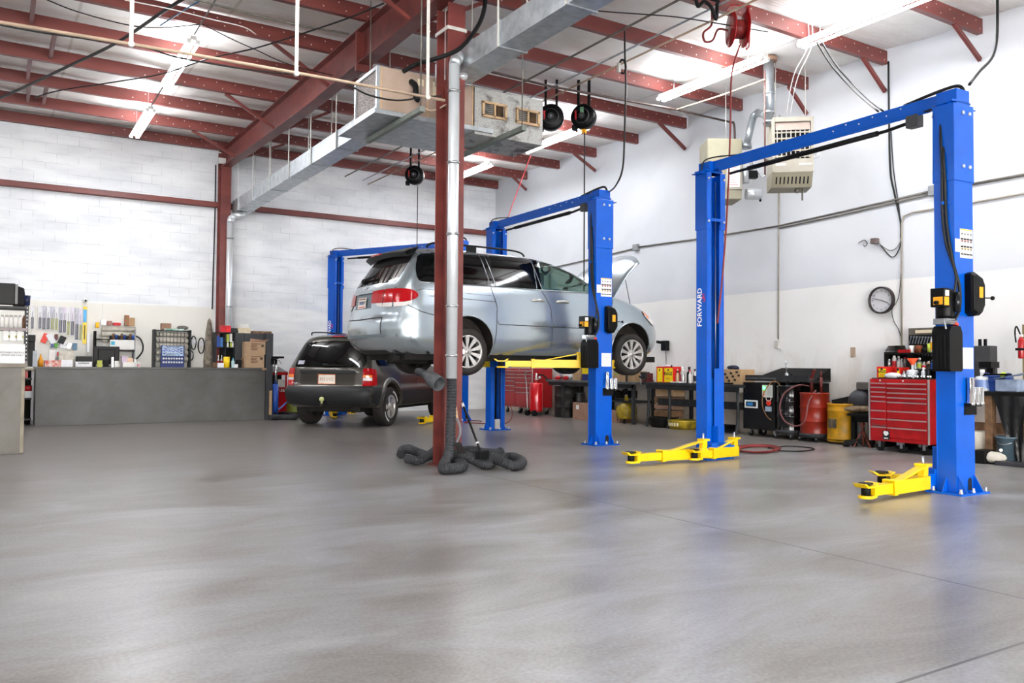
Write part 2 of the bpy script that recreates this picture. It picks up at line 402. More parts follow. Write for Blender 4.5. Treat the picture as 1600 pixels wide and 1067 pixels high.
for y in (10.76, 10.85):
    for z in (5.25, 5.38, 5.55, 5.7):
        for dx in (-.08, .08): q.cyl((BX+dx, y-.01, z), (BX+dx, y+.01, z), .012, n=6)
struct('splice_plate', q, M_RED)
for i in (1, 3, 5, 7, 9, 11):
    y = PALL[i]; q = MB(); q.bar((BX-.95, y+.06, roofz(y)-.19), (BX-.09, y+.06, zbot(y)+.03), .04, .05); struct('fly_brace', q, M_RED)
    q = MB(); q.bar((BX+.95, y+.06, roofz(y)-.19), (BX+.09, y+.06, zbot(y)+.03), .04, .05); struct('fly_brace', q, M_RED)
for n, a, b in ((9, (1490, 36), (1527, 95)), (8, (1347, 88), (1383, 143)), (7, (1232, 134), (1262, 178)), (5, (1021, 183), (1074, 232)), (3, (896, 239), (934, 266)), (1, (797, 272), (828, 295))):
    y = PY[n]; p0 = at_y(a[0], a[1], y); p1 = at_x(b[0], b[1], XR-.02); p1.y = y
    q = MB(); q.bar(p0, p1, .04, .06); struct('wall_brace', q, M_RED)
# purlin bridging, staggered, at the left
for k, (a, b) in enumerate(((52, 10), (85, 62), (47, 100), (74, 138), (43, 165))):
    p = at_z(a, b, 5.85); i = min(range(len(PALL)-1), key=lambda j: abs((PALL[j]+PALL[j+1])/2-p.y))
    q = MB(); y0, y1 = PALL[i+1]+.05, PALL[i]-.05
    q.bar((p.x, y0, roofz(y0)-.1), (p.x, y1, roofz(y1)-.1), .05, .12); struct('bridging', q, M_RED)
for i in range(2, 10, 2):
    p = Vector((XR-1.1, 0, 0))

# ---------------- fluorescent fixtures ----------------
M_WHITE = mat('white_enamel', '#e9e9e6', .35, vary=.05)
M_GREY = mat('grey_paint', '#8d9093', .5)
M_TUBE = mat('glowing_tube', '#ffffff', .4, vary=0, emit='#f6faff', es=28)
M_BLACK = mat('black_plastic', '#070708', .4, vary=.1, spec=.16)
M_RUB = mat('black_rubber', '#0e0e0f', .6, vary=.2, scale=20, spec=.2)
M_STEEL = mat('bare_steel', '#a9abad', .28, 1, vary=.1)
M_GALV = mat('galvanised_sheet', '#b6bcc0', .38, .75, vary=.16, scale=9)
M_FLUE = mat('dull_flue_metal', '#a4abb0', .3, .7, vary=.1)
M_ALU = mat('foil_pipe', '#d9dde0', .3, .45, vary=.06, scale=4)
def fluoro(x, y0, y1, z, label, first=None):
    t = thing('fluorescent_light', label, 'ceiling light', (x, (y0+y1)/2, z), 0, 'eight foot strip lights')
    L = (y1-y0)/2
    part('housing', MB().prism([(-.04, .1), (.04, .1), (.045, .05), (.03, .04), (-.03, .04), (-.045, .05)], 'y', -L, L), M_WHITE, t, world=False)
    for dx in (-.07, .07):
        tb = part('tube', MB().cyl((dx, -L+.03, .015), (dx, L-.03, .015), .019, n=10), M_TUBE, t, world=False)
        for e in (-1, 1): part('tube_cap', MB().box(min(dx*1.2, dx*.4), max(dx*1.2, dx*.4), e*(L-.015)-.012, e*(L-.015)+.012, -.005, .048), M_WHITE, t, world=False)
    for nm, dz, rx, en in (('tube_light_down', -.012, 0, LAMP_DOWN), ('tube_light_up', .115, PI, LAMP_UP)):
        a_ = area(nm, (0, 0, dz), (rx, 0, 0), .17, 2*L-.1, en, (.97, .985, 1)); a_.parent = t
    for e in (-.7, .7): part('hanger', MB().cyl((0, e*L, .09), (0, e*L, roofz(y0)-z+.03), .004, n=6), M_STEEL, t, world=False)
    return t
ZL = 5.58
fluoro(2.25, 12.0, 14.2, ZL, 'left strip light hanging nearer the camera, over the long grey counter')
fluoro(2.25, 15.7, 17.75, ZL, 'left strip light nearest the white block back wall, over the counter')
fluoro(9.3, 12.35, 14.5, ZL, 'strip light partly hidden behind the round black hose reels')
fluoro(9.25, 15.8, 17.6, ZL, 'shortest looking strip light, just right of the middle red column near the back wall')
fluoro(9.35, 8.15, 10.4, ZL, 'bright strip light beside the red hose reel over the front blue lift')
fluoro(9.4, 5.35, 7.6, ZL, 'largest strip light at the top right, cut by the top edge of the photo')
# one more row over the bay where the photo was taken, and the rows in front of the frame
fluoro(9.4, 1.6, 3.8, ZL, 'strip light of the right row, outside the frame'); fluoro(2.25, 5.6, 7.9, ZL, 'strip light of the left row, above the frame')
fluoro(2.25, 1.2, 3.5, ZL, 'strip light of the left row, over the camera'); fluoro(-5, 8, 10.4, ZL, 'strip light over the bay left of the frame'); fluoro(-5, 12, 14.4, ZL, 'unseen strip light added far left of the frame, third of its row'); fluoro(-5, 15.9, 18.1, ZL, 'unseen strip light added far left of the frame to brighten the back wall')  # the two far left strips are unseen, added to brighten the back wall
fluoro(-5, 3, 5.4, ZL, 'strip light over the front bay left of the frame')
q = MB()
def rod(name, a, b, r, m, label=None, cat=None, group=None, n=8):
    q = MB(); q.cyl(a, b, r, n=n); return q
def wire(name, pts, r, m, label, cat, group=None, n=6, sm=True):
    return solo(name, MB().tube(pts, r, n, sm), m, label, cat, group)
M_TAN = mat('tan_pipe_paint', '#b39c86', .5); M_COND = mat('conduit_steel', '#77736b', .5, .4, vary=.2)
M_CABLE = mat('black_cable_rubber', '#121212', .5, vary=.1)
M_REDH = mat('red_hose_rubber', '#7e2724', .45, vary=.2)
M_LGREY = mat('pale_grey_paint', '#c9c7c0', .5)
wire('conduit', [(2.25, 14.25, ZL+.08), (2.25, 15.65, ZL+.08)], .012, M_COND, 'short conduit joining the two strip lights over the counter', 'conduit')
wire('conduit', [(2.25, 8, ZL+.1), (2.25, 11.95, ZL+.1)], .012, M_COND, 'conduit running up to the frame from the left strip light', 'conduit')
# ---------------- duct ----------------
M_DUCT_D = mat('soot_stained_duct', '#77736b', .6, .3, vary=.5, scale=3, dark='#37302a')
DX0, DX1, DZ0, DZ1 = 4.44, 4.76, 4.50, 4.77
dk = thing('air_duct', 'long galvanised square duct running from back wall column to top of frame', 'duct', (4.6, 9, DZ0))
ya, yb2 = 18.95, 9.75
def ductrun(nm, y0, y1):
    q = MB(); q.box(DX0, DX1, y1, y0, DZ0, DZ1); return part(nm, q, M_GALV, dk)
ductrun('duct_section', 18.95, 9.7)
ductrun('duct_section', 8.93, .5)
for k in range(16):
    y = 18.4-k*1.22
    if 8.9 < y < 9.9: continue
    q = MB(); q.box(DX0-.012, DX1+.012, y-.012, y+.012, DZ0-.012, DZ1+.012); part('duct_joint', q, M_GALV, dk)
    for x in (DX0-.02, DX1+.02):
        part('duct_hanger', MB().box(x-.004, x+.004, y-.014, y+.014, DZ0-.01, roofz(y)-.2), M_LGREY, dk)

# ---------------- hanging air handler ----------------
UX0, UX1, UY0, UY1, UZ0, UZ1 = 3.70, 6.02, 8.95, 9.66, 4.06, 4.62
M_TANB = mat('tan_cabinet', '#ab968a', .5, vary=.12, scale=3, dark='#96826f'); M_TANL = mat('tan_grille', '#c2a27c', .5, vary=.2)
M_GSPK = None
def m_soot():
    m, N, L, b = nodes_of('speckled_galvanised_plenum'); tc = N.new('ShaderNodeTexCoord'); p = tc.outputs['Object']
    c = nramp(N, L, nnoise(N, L, p, 60, 3), [(.35, '#94938f'), (.65, '#b5b5b2')])
    c = nmix(N, L, nramp(N, L, nnoise(N, L, p, 5, 5, .5), [(.52, (0, 0, 0)), (.68, (.9,)*3)]), c, '#3a3531')
    L.new(c, b.inputs['Base Color']); b.inputs['Roughness'].default_value = .5; b.inputs['Metallic'].default_value = .35; return m
M_SOOT = m_soot()
M_PAPER = mat('aged_paper_label', '#d6c9ad', .8, vary=.1, scale=25)
ah = thing('air_handler', 'tan and galvanised air handling unit hung from the roof behind the middle column', 'air handler', (4.85, 9.3, UZ0))
S = 4.98
part('cabinet', MB().box(UX0+.05, S, UY0, UY1, UZ0+.05, UZ1), M_TANB, ah, 'tan painted cabinet', .004)
q = MB()
for x in (UX0+.05, 4.35, S-.01): part('cabinet_trim', MB().box(x-.008, x+.008, UY0-.006, UY0, UZ0+.05, UZ1), M_TANL, ah)
part('plenum', MB().box(S+.02, UX1, UY0, UY1, UZ0-.04, UZ1-.01), M_SOOT, ah, 'smoke stained galvanised plenum', .004)
q = MB(); q.box(UX0-.04, 5.25, UY0-.04, UY1+.45, UZ0-.01, UZ0+.045); part('drain_pan', q, M_GALV, ah, 'galvanised drain pan', .003)
q = MB()
for y0, y1 in ((UY0, UY0+.04), (UY1-.04, UY1)): q.box(UX0, UX0+.05, y0, y1, UZ0+.05, UZ1)
for z0, z1 in ((UZ0+.05, UZ0+.09), (UZ1-.04, UZ1)): q.box(UX0, UX0+.05, UY0+.04, UY1-.04, z0, z1)
ff = part('filter_frame', q, M_GALV, ah)
def m_mesh():
    m, N, L, b = nodes_of('filter_mesh'); tc = N.new('ShaderNodeTexCoord')
    v = N.new('ShaderNodeTexVoronoi'); v.inputs['Scale'].default_value = 45; L.new(tc.outputs['Object'], v.inputs['Vector'])
    c = nramp(N, L, v.outputs['Distance'], [(.2, '#5c504d'), (.6, '#a9a09c')]); L.new(c, b.inputs['Base Color']); b.inputs['Roughness'].default_value = .6
    nbump(N, L, b, v.outputs['Distance'], .6, .01); return m
part('filter', MB().box(UX0+.02, UX0+.045, UY0+.04, UY1-.04, UZ0+.09, UZ1-.04), m_mesh(), ah)
for x0 in (5.10, 5.60):
    q = MB(); zc = UZ0+.29
    x1 = x0+.36
    for a, b in ((x0, x0+.03), ((x0+x1)/2-.012, (x0+x1)/2+.012), (x1-.03, x1)): q.box(a, b, UY0-.03, UY0-.001, zc-.09, zc+.09)
    q.box(x0, x1, UY0-.03, UY0-.001, zc+.07, zc+.1); q.box(x0, x1, UY0-.03, UY0-.001, zc-.1, zc-.07)
    g = part('register', q, M_TANL, ah, 'tan supply register with scorched edges')
    q = MB()
    for k in range(6): q.add([(x0+.03, UY0-.024, zc-.065+k*.025), ((x0+x1)/2-.012, UY0-.024, zc-.065+k*.025), ((x0+x1)/2-.012, UY0-.004, zc-.05+k*.025), (x0+.03, UY0-.004, zc-.05+k*.025)], [(0, 1, 2, 3)])
    for k in range(7): q.box((x0+x1)/2+.02+k*.017, (x0+x1)/2+.026+k*.017, UY0-.02, UY0-.002, zc-.07, zc+.07)
    part('louvre', q, mat('sooty_tan', '#6a5138', .7, vary=.5, dark='#241b14'), g)
part('panel_label', MB().box(4.42, 4.52, UY0-.003, UY0-.001, UZ0+.30, UZ0+.5), M_PAPER, ah)
part('panel_label', MB().box(4.60, 4.75, UY0-.003, UY0-.001, UZ0+.28, UZ0+.52), M_PAPER, ah)
part('panel_label', MB().box(4.22, 4.30, UY0-.003, UY0-.001, UZ0+.42, UZ0+.5), M_PAPER, ah)
for x, y0, y1 in ((4.0, 8.35, 9.95), (5.35, 8.35, 9.95)):
    part('support_channel', MB().box(x-.03, x+.03, y0, y1, UZ0-.085, UZ0-.03), mat('grey_green_strut', '#7c837c', .5, .3), ah)
    for y in (y0+.05, y1-.05): part('hanger_rod', MB().cyl((x, y, UZ0-.05), (x, y, roofz(y)-.1), .008, n=6), M_COND, ah)
part('suction_line', MB().tube([(4.13, 8.93, 4.5), (4.13, 8.82, 4.42), (4.13, 8.8, 4.28), (4.17, 8.8, 4.25)], .035, 8), M_RUB, ah, 'ragged black pipe insulation')
part('drain_pipe', MB().tube([(4.25, 8.94, 4.18), (4.22, 8.8, 4.17), (4.3, 8.7, 4.12), (4.45, 8.6, 4.2), (4.6, 8.55, 4.27)], .014, 8), M_TAN, ah)
wire('insulated_pipe', [at_y(630, 112, 8.55), at_y(652, 100, 8.5), at_y(680, 92, 8.2), at_y(718, 76, 8.1), at_y(746, 42, 8.1), at_y(757, 12, 8.1), at_y(758, -20, 8.1)], .026, M_RUB, 'thick black insulated pipe curving past the red column above the air handler', 'pipe')
# tan gas pipe and its hangers
wire('gas_pipe', [at_y(-40, 28, 8.2), at_y(300, 85, 8.2), at_y(520, 124, 8.2), at_y(695, 157, 8.2)], .016, M_TAN, 'long tan pipe running across from the left to the middle column', 'pipe', sm=False, n=10)
for a, b, y in ((205, 69, 8.2), (463, 115, 8.2), (668, 152, 8.2)):
    p = at_y(a, b, y); z1 = roofz(y)-.2
    q = MB(); q.box(p.x-.018, p.x+.018, y-.004, y+.004, p.z-.02, z1); q.cyl((p.x, y-.02, p.z), (p.x, y+.02, p.z), .028, n=10)
    solo('pipe_hanger', q, M_LGREY, {205: 'white perforated hanger on the tan pipe, leftmost of three', 463: 'white hanger holding the tan pipe in front of the big red rafter', 668: 'white hanger on the tan pipe beside the middle red column'}[a], 'hanger', 'tan pipe hangers')

# ---------------- exhaust pipe drops ----------------
def drop(px_top, x, y, ztop, zbot, r, label, elbow, clamps=()):
    t = thing('exhaust_pipe', label, 'pipe', (x, y, zbot), 0)
    part('pipe_run', MB().cyl((x, y, zbot), (x, y, ztop), r, n=20), M_ALU, t)
    for z in clamps: part('clamp', MB().cyl((x, y, z-.012), (x, y, z+.012), r*1.15, n=20), M_STEEL, t)
    pts = [Vector((x, y, ztop))]+elbow
    for a, b in zip(pts, pts[1:]):
        part('elbow', MB().cyl(a, b, r*1.04, n=20).ball(b, r*1.05), M_ALU, t)
    return t
ex, ey = None, None
p = gnd(702, 737); ex, ey = p.x, p.y
ex, ey = 4.30, 8.17
zt = at_y(702, 100, ey).z
drop(0, ex, ey, zt, 1.0, .062, 'shiny tall pipe strapped to the front of the middle red column', [Vector((ex+.03, ey+.02, zt+.08)), Vector((ex+.13, ey+.1, zt+.13)), Vector((ex+.2, ey+.17, zt+.2)), Vector((ex+.22, ey+.22, DZ0-.01))], (zt-.3, 3.4, 2.6, 1.8, 1.25))
bx, by = BX+.07, BY-.28
drop(0, bx, by, 4.25, 1.1, .07, 'silver pipe dropping down the red wall column behind the counter', [Vector((bx+.02, by, 4.34)), Vector((bx+.1, by-.02, 4.40)), Vector((bx+.26, by-.05, 4.44))], (3.9, 2.4))
# corrugated hose heap
M_HOSE = mat('grey_corrugated_hose', '#2b2c2f', .62, vary=.15, scale=15)
def g2(a, b, z=.06): v = at_z(a, b, z); return v
hz = .065
H1 = [(ex, ey, 1.02), (ex, ey-.01, .8), (ex-.03, ey-.05, .5), (ex-.1, ey-.16, .22), g2(692, 730, hz), g2(700, 732, hz), g2(722, 729, hz), g2(717, 718, hz+.03), g2(702, 716, .08), g2(716, 710, .16), g2(735, 716, .13), g2(755, 725, hz), g2(768, 722, hz), g2(765, 712, hz), g2(735, 703, hz), g2(705, 712, hz), g2(735, 709, .16), g2(770, 716, .12), g2(800, 727, hz), g2(816, 722, hz), g2(800, 714, hz), g2(770, 716, hz), g2(745, 708, hz+.1), g2(775, 708, hz), g2(782, 706, hz)]
fh = thing('exhaust_hose', 'grey corrugated exhaust hose heaped on the floor around the middle column', 'hose', (ex, ey, 0))
part('hose', MB().tube(H1, .058, 14, ridge=.13, seg=16), M_HOSE, fh)
H2 = [g2(640, 707, .16)+Vector((0, 0, 0)), g2(626, 708, .07), g2(630, 704, .10), g2(645, 707, hz+.05), g2(665, 716, hz), g2(650, 720, hz), g2(634, 715, hz)]
H2 = [g2(627, 710, .06), g2(630, 703, .1), g2(640, 702, .13), g2(655, 708, .09), g2(670, 712, .07), g2(690, 706, .07), g2(712, 704, .07)]
part('hose', MB().tube(H2, .058, 14, ridge=.13, seg=12), M_HOSE, fh)
H3 = [g2(636, 717, .065), g2(655, 719, .065), g2(668, 712, .1), Vector((CX+.0, CY+.24, .2)), Vector((CX+.14, CY+.25, .6)), Vector((CX+.1, CY+.25, 1.0))]
part('hose', MB().tube(H3, .052, 14, ridge=.13, seg=14), M_HOSE, fh)
a, b = at_y(668, 588, 8.3), at_y(697, 607, 8.0)
noz = thing('exhaust_nozzle', 'flared grey rubber exhaust nozzle hooked on the column beside the shiny pipe', 'nozzle', tuple(a))
d = (b-a).normalized()
part('nozzle_cone', MB().lathe([(.04, -.12), (.045, 0), (.07, .05), (.085, .08), (.085, .22), (.078, .22), (.07, .1), (.03, .05)], a, d, 20), mat('nozzle_rubber', '#404245', .55), noz)
part('nozzle_neck', MB().tube([a-d*.16+Vector((0, .03, -.01)), a-d*.1, a-d*.04], .045, 12, ridge=.1), M_HOSE, noz)
# column strap
q = MB(); zz = at_y(700, 42, CY-.15).z
for x0, x1, y0, y1 in ((CX-.125, CX+.125, CY-.16, CY-.15), (CX-.125, CX+.125, CY+.15, CY+.16), (CX-.125, CX-.115, CY-.15, CY+.15), (CX+.115, CX+.125, CY-.15, CY+.15)): q.box(x0, x1, y0, y1, zz-.02, zz+.02)
solo('column_strap', q, M_LGREY, 'pale metal strap clamped round the middle red column near the top', 'strap')
# squeegee and brush leaning on the column
M_WOOD = mat('pale_wood', '#c8a98a', .5, vary=.2, scale=8); M_WOODD = mat('dark_dirty_wood', '#7a5b40', .7, vary=.3, scale=12)
t0 = at_y(709, 618, CY+.05); t1 = at_y(714, 654, 8.2); t2 = at_y(718, 680, 8.05); t3 = at_y(712, 694, 8.0)
sh = thing('shovel', 'short shovel with wooden handle leaning behind the hose heap', 'shovel', (t3.x, t3.y, 0))
part('handle', MB().cyl(t0, t1, .018, .016), M_WOOD, sh); part('shaft', MB().tube([t1, (t1+t2)/2+Vector((.02, 0, 0)), t2, t3], .014, 8), M_STEEL, sh)
b0, b1, b2, b3 = at_y(709, 691, 8.0), at_y(719, 691, 8.0), at_y(729, 708, 7.95), at_y(717, 709, 7.95)
part('blade', MB().sheet([b0, b1, b2, b3], (0, -1, 0), .012), mat('black_steel_blade', '#191614', .4, .3), sh)
t0 = at_y(708, 592, CY+.1); t1 = at_y(751, 706, 7.9)
br_ = thing('push_broom', 'long black handled broom leaning on the column with its head in the hoses', 'broom', (t1.x, t1.y, 0))
part('handle', MB().cyl(t0, t1, .013), M_BLACK, br_)
q = MB(); m0 = t0.lerp(t1, .35); m1 = t0.lerp(t1, .4); q.cyl(m0, m1, .016); m0 = t0.lerp(t1, .88); m1 = t0.lerp(t1, .895); q.cyl(m0, m1, .02); part('grip_sleeve', q, M_WHITE, br_)
part('broom_head', MB().cbox(t1+Vector((.02, 0, -.03)), .16, .08, .09, .4), M_RUB, br_, bev=.01)
# ---------------- two post lifts ----------------
M_BLUE = mat('lift_blue_enamel', '#0056c2', .27, vary=.05, spec=.35)
M_YEL = mat('arm_yellow_enamel', '#f4cb0c', .4, vary=.06, coat=.03)
M_BOLT = mat('zinc_bolt', '#cfd3d6', .3, .8, vary=.05)
M_ORANGE = mat('orange_sticker', '#f0a51e', .5, vary=0); M_STICK = mat('white_sticker', '#e6e6e4', .5, vary=.04, scale=30)
M_REDP = mat('red_plastic', '#d8331f', .4, vary=0); M_INK = mat('black_ink', '#17181b', .6, vary=0)
M_INKR = mat('red_ink', '#c92a32', .6, vary=0); M_INKY = mat('yellow_ink', '#efb321', .6, vary=0); M_TXTW = mat('white_lettering', '#f2f2f2', .5, vary=0)
M_CHROME = mat('chrome', '#d9dbdd', .12, 1, vary=0)
def cchan(q, yc, s, z0, z1, g=0, t=.009):
    a, d = .145+g, .095+g
    o, i = yc-s*d, yc+s*d
    lo, hi = min(o, o+s*t), max(o, o+s*t)
    q.box(-a, a, lo, hi, z0, z1)
    for e in (-1, 1):
        x0, x1 = sorted((e*a, e*(a-t))); y0, y1 = sorted((o, i)); q.box(x0, x1, y0, y1, z0, z1)
        x0, x1 = sorted((e*a, e*(a-.08))); y0, y1 = sorted((i, i-s*t)); q.box(x0, x1, y0, y1, z0, z1)
def swing_arm(t, p, tip, z, s, long=False):
    p = Vector((p[0], p[1], 0)); tip = Vector((tip[0], tip[1], 0)); d = tip-p; L = d.length; d.normalize()
    ang = math.atan2(d.y, d.x)
    q = MB(); q.M = Matrix.Translation((p.x, p.y, z)) @ Matrix.Rotation(ang, 4, 'Z')
    Lo = L*.62
    q.box(-.03, Lo, -.055, .055, .0, .12); q.box(Lo, L-.09, -.042, .042, .012, .10)      # outer and sliding inner beam
    q.box(Lo-.05, Lo, -.062, .062, -.008, .128)
    q.box(-.055, .05, -.06, .06, .21, .235)                                              # pivot ears
    q.prism([(-.04, .12), (.045, .12), (.03, .21), (-.04, .21)], 'y', -.03, .03)
    q.add([(-.03, -.04, .21), (.06, -.04, .21), (Lo*.72, -.04, .12), (Lo*.62, -.04, .12), (-.03, .04, .21), (.06, .04, .21), (Lo*.72, .04, .12), (Lo*.62, .04, .12)],
          [(0,1,2,3), (7,6,5,4), (0,4,5,1), (1,5,6,2), (2,6,7,3), (3,7,4,0)])
    q.box(L-.10, L-.06, -.05, .05, .0, .09)
    q.cyl((L, 0, -.005), (L, 0, .02), .065, n=18)
    q.box(L-.09, L, -.05, .05, -.005, .02)
    a = part('swing_arm', q, M_YEL, t, world=False, bev=.003)
    q = MB(); q.M = Matrix.Translation((p.x, p.y, z)) @ Matrix.Rotation(ang, 4, 'Z'); q.cyl((L, 0, .02), (L, 0, .105), .04, n=16); q.cyl((L, 0, .118), (L, 0, .128), .06, n=18)
    part('lift_pad', q, M_RUB, a, world=False)
    q = MB(); q.M = Matrix.Translation((p.x, p.y, z)) @ Matrix.Rotation(ang, 4, 'Z')
    q.prism([(L-.11, .128), (L-.085, .128), (L-.05, .105), (L+.05, .105), (L+.085, .128), (L+.11, .128), (L+.06, .118-.03), (L-.06, .118-.03)], 'y', -.06, .06)
    part('pad_cradle', q, M_YEL, a, world=False)
    q = MB(); q.cyl((p.x, p.y, z+.2), (p.x, p.y, z+.30), .011, n=10); part('lock_pin', q, M_BOLT, a, world=False)
def make_lift(label, pn, pf, zc, arms, adapters=True, H=3.6):
    pn = Vector(pn); pf = Vector(pf); c = (pn+pf)/2; ax = pf-pn; D = ax.length/2; rz = math.atan2(ax.y, ax.x)-PI/2
    t = thing('two_post_lift', label, 'car lift', (c.x, c.y, 0), rz, 'blue two post lifts')
    W = Matrix.Translation((c.x, c.y, 0)) @ Matrix.Rotation(rz, 4, 'Z'); Wi = W.inverted()
    for s, nm in ((1, 'mast'), (-1, 'offside')):
        yc = -s*D
        q = MB(); cchan(q, yc, s, .018, 2.95); col = part('column', q, M_BLUE, t, world=False, bev=.005)
        q = MB(); cchan(q, yc, s, 2.88, H, .01)
        z = 3.28
        if s == -1: q.box(-.145, .145, yc+s*.1, yc+s*.112, z-.3, z-.26)
        part('column_extension', q, M_BLUE, t, world=False, bev=.005)
        q = MB(); yo = yc-s*.1
        for sx in (-1, 1):
            for zz in (3.02, 3.52): part('sleeve_bolt', MB().cyl((sx*.05+.03, yo, zz), (sx*.05+.03, yo-s*.02, zz), .018, n=6), M_BOLT, col, world=False)
            for zz in (3.52, 2.98): part('sleeve_bolt', MB().cyl((sx*.13, yc+s*.1, zz), (sx*.13, yc+s*.122, zz), .014, n=6), M_BOLT, col, world=False)
        q = MB(); q.box(-.22, .22, yc-.19, yc+.16 if s > 0 else yc+.19, 0, .018)
        for sx in (-.12, .12):
            y0 = yc-s*.1; y1 = yc-s*.19
            q.prism([(y0, .018), (y1, .018), (y0, .17)], 'x', sx-.005, sx+.005)
        for sx in (-1, 1): q.prism([(sx*.145, .018), (sx*.215, .018), (sx*.145, .15)], 'y', yc-.005, yc+.005)
        bp = part('base_plate', q, M_BLUE, t, world=False)
        q = MB()
        for bx_ in (-.19, .0, .19):
            for by_ in (-.165, .1): part('anchor_bolt', MB().cyl((bx_, yc+by_, .018), (bx_, yc+by_, .06), .013, n=8).cyl((bx_, yc+by_, .018), (bx_, yc+by_, .034), .02, n=6), M_BOLT, bp, world=False)
        # lift carriage
        q = MB(); q.box(-.055, .055, min(yc-s*.04, yc+s*.06), max(yc-s*.04, yc+s*.06), zc+.05, zc+1.0); q.box(-.03, .125, *sorted((yc+s*.1, yc+s*.112)), zc+.15, zc+1.12)
        a, b = sorted((yc+s*.102, yc+s*.2)); q.box(-.225, .225, a, b, zc+.02, zc+.16); q.box(-.16, .16, a, b, zc+.16, zc+.2)
        a2, b2 = sorted((yc+s*.02, yc+s*.2)); q.box(-.05, .05, a2, b2, zc+.1, zc+.4)
        part('carriage', q, M_BLUE, t, world=False, bev=.003)
        q = MB(); q.cyl((-.065, yc+s*.03, .1), (-.065, yc+s*.03, 3.5), .008, n=8); q.cyl((.045, yc+s*.05, .1), (.045, yc+s*.05, 3.5), .005, n=6)
        part('lift_cable', q, M_STEEL, t, world=False)
        part('cylinder', MB().cyl((.0, yc-s*.02, .1), (0, yc-s*.02, 2.2), .035, n=14), M_RUB, t, world=False)
        part('foot_block', MB().box(-.05, .05, yc+s*.055, yc+s*.088, .02, .19), M_LGREY, t, world=False)
        # top plates
        q = MB(); q.box(-.19, .19, yc-.06, yc+.06, H, H+.012); q.box(-.17, .12, yc-.1, yc+.1, H+.012, H+.03); q.box(-.1, .1, yc-.1, yc+.1, H, H+.14)
        q.box(.15, .24, yc-.08, yc+.08, H-.02, H-.012) if s > 0 else q.box(-.24, -.15, yc-.08, yc+.08, H-.02, H-.012)
        part('head_bracket', q, M_BLUE, t, world=False)
    q = MB(); q.box(-.05, .05, -D, D, H+.03, H+.14); q.box(-.05, -.03, -D+.2, D-.2, H, H+.03)
    part('overhead_beam', q, M_BLUE, t, world=False, bev=.003)
    q = MB()
    for k in range(6): part('rivet', MB().cyl((-.052, -D+.5+k*.16, H+.11-.03*(k % 2)), (-.058, -D+.5+k*.16, H+.11-.03*(k % 2)), .007, n=8), M_STICK, t, world=False)
    q = MB(); q.tube([(-.01, -D+.35, H-.03), (0, -D+.7, H-.055), (0, D-.35, H-.055)], .017, 10, False)
    q.cyl((0, -D+.8, H-.055), (0, D-.65, H-.055), .028, n=12); part('shutoff_bar', q, M_RUB, t, 'padded black shut off bar', world=False)
    part('limit_switch', MB().box(-.06, .04, -D+.32, -D+.45, H-.1, H+.02), mat('dark_grey_casting', '#4b4d50', .5), t, world=False, bev=.008)
    # power unit on the outside of the mast
    yc = -D
    pu = part('power_unit', MB().lathe([(.0, 1.60), (.075, 1.60), (.078, 1.63), (.078, 1.84), (.06, 1.87), (0, 1.87)], (-.24, yc-.06, 0), n=20), M_BLACK, t, 'black electric motor and pump', world=False)
    q = MB(); q.prism([(-.35, 1.14), (-.335, 1.12), (-.165, 1.12), (-.15, 1.14), (-.15, 1.47), (-.18, 1.53), (-.32, 1.53), (-.35, 1.48)], 'y', yc-.17, yc-.0)
    for k in range(3): q.box(-.356, -.35, yc-.13+k*.035, yc-.118+k*.035, 1.16, 1.45)
    part('oil_tank', q, M_BLACK, pu, 'black ribbed oil tank', world=False, bev=.012)
    part('filler_cap', MB().cyl((-.18, yc-.12, 1.535), (-.172, yc-.12, 1.56), .024, n=14), M_REDP, pu, 'red filler cap', world=False)
    q = MB(); q.box(-.33, -.17, yc-.13, yc, 1.545, 1.6); q.cyl((-.34, yc-.13, 1.5), (-.33, yc-.11, 1.59), .008); q.cyl((-.33, yc-.14, 1.56), (-.16, yc-.12, 1.58), .014)
    part('valve_block', q, M_STEEL, pu, world=False, bev=.004)
    q = MB(); q.box(-.40, -.31, yc-.15, yc-.02, 1.70, 1.87); q.cyl((-.4, yc-.09, 1.74), (-.45, yc-.1, 1.735), .018, n=10)
    cb = part('control_box', q, M_BLACK, pu, world=False, bev=.006)
    q = MB(); q.cyl((-.2, yc-.15, 1.66), (-.2, yc-.15, 1.84), .03, n=14); q.cyl((-.17, yc-.12, 1.66), (-.17, yc-.12, 1.82), .03, n=14); part('capacitor', q, mat('satin_black_metal', '#2c2d30', .25, .6), pu, world=False)
    part('warning_sticker', MB().box(-.392, -.325, yc-.152, yc-.15, 1.715, 1.79), M_ORANGE, pu, 'orange and yellow warning label', world=False)
    part('warning_sticker', MB().box(-.402, -.40, yc-.14, yc-.05, 1.72, 1.79), M_ORANGE, pu, 'orange and yellow warning label', world=False)
    part('rating_sticker', MB().box(-.38, -.325, yc-.153, yc-.15, 1.80, 1.85), M_STICK, pu, 'blue and white rating label', world=False)
    # lock cover
    yo = yc-.095
    q = MB(); P0 = [(.0, 1.66), (.0, 2.02), (.05, 2.04), (.15, 2.0), (.19, 1.93), (.19, 1.72), (.14, 1.64), (.05, 1.63)]
    cx_, cz_ = .09, 1.84
    P1 = [(cx_+(a-cx_)*.86, cz_+(b-cz_)*.86) for a, b in P0]; n = len(P0)
    q.add([(a, yo-.001, b) for a, b in P0]+[(a, yo-.06, b) for a, b in P0]+[(a, yo-.095, b) for a, b in P1],
          [(i, (i+1) % n, n+(i+1) % n, n+i) for i in range(n)]+[(n+i, n+(i+1) % n, 2*n+(i+1) % n, 2*n+i) for i in range(n)]+[tuple(range(n))[::-1], tuple(range(2*n, 3*n))])
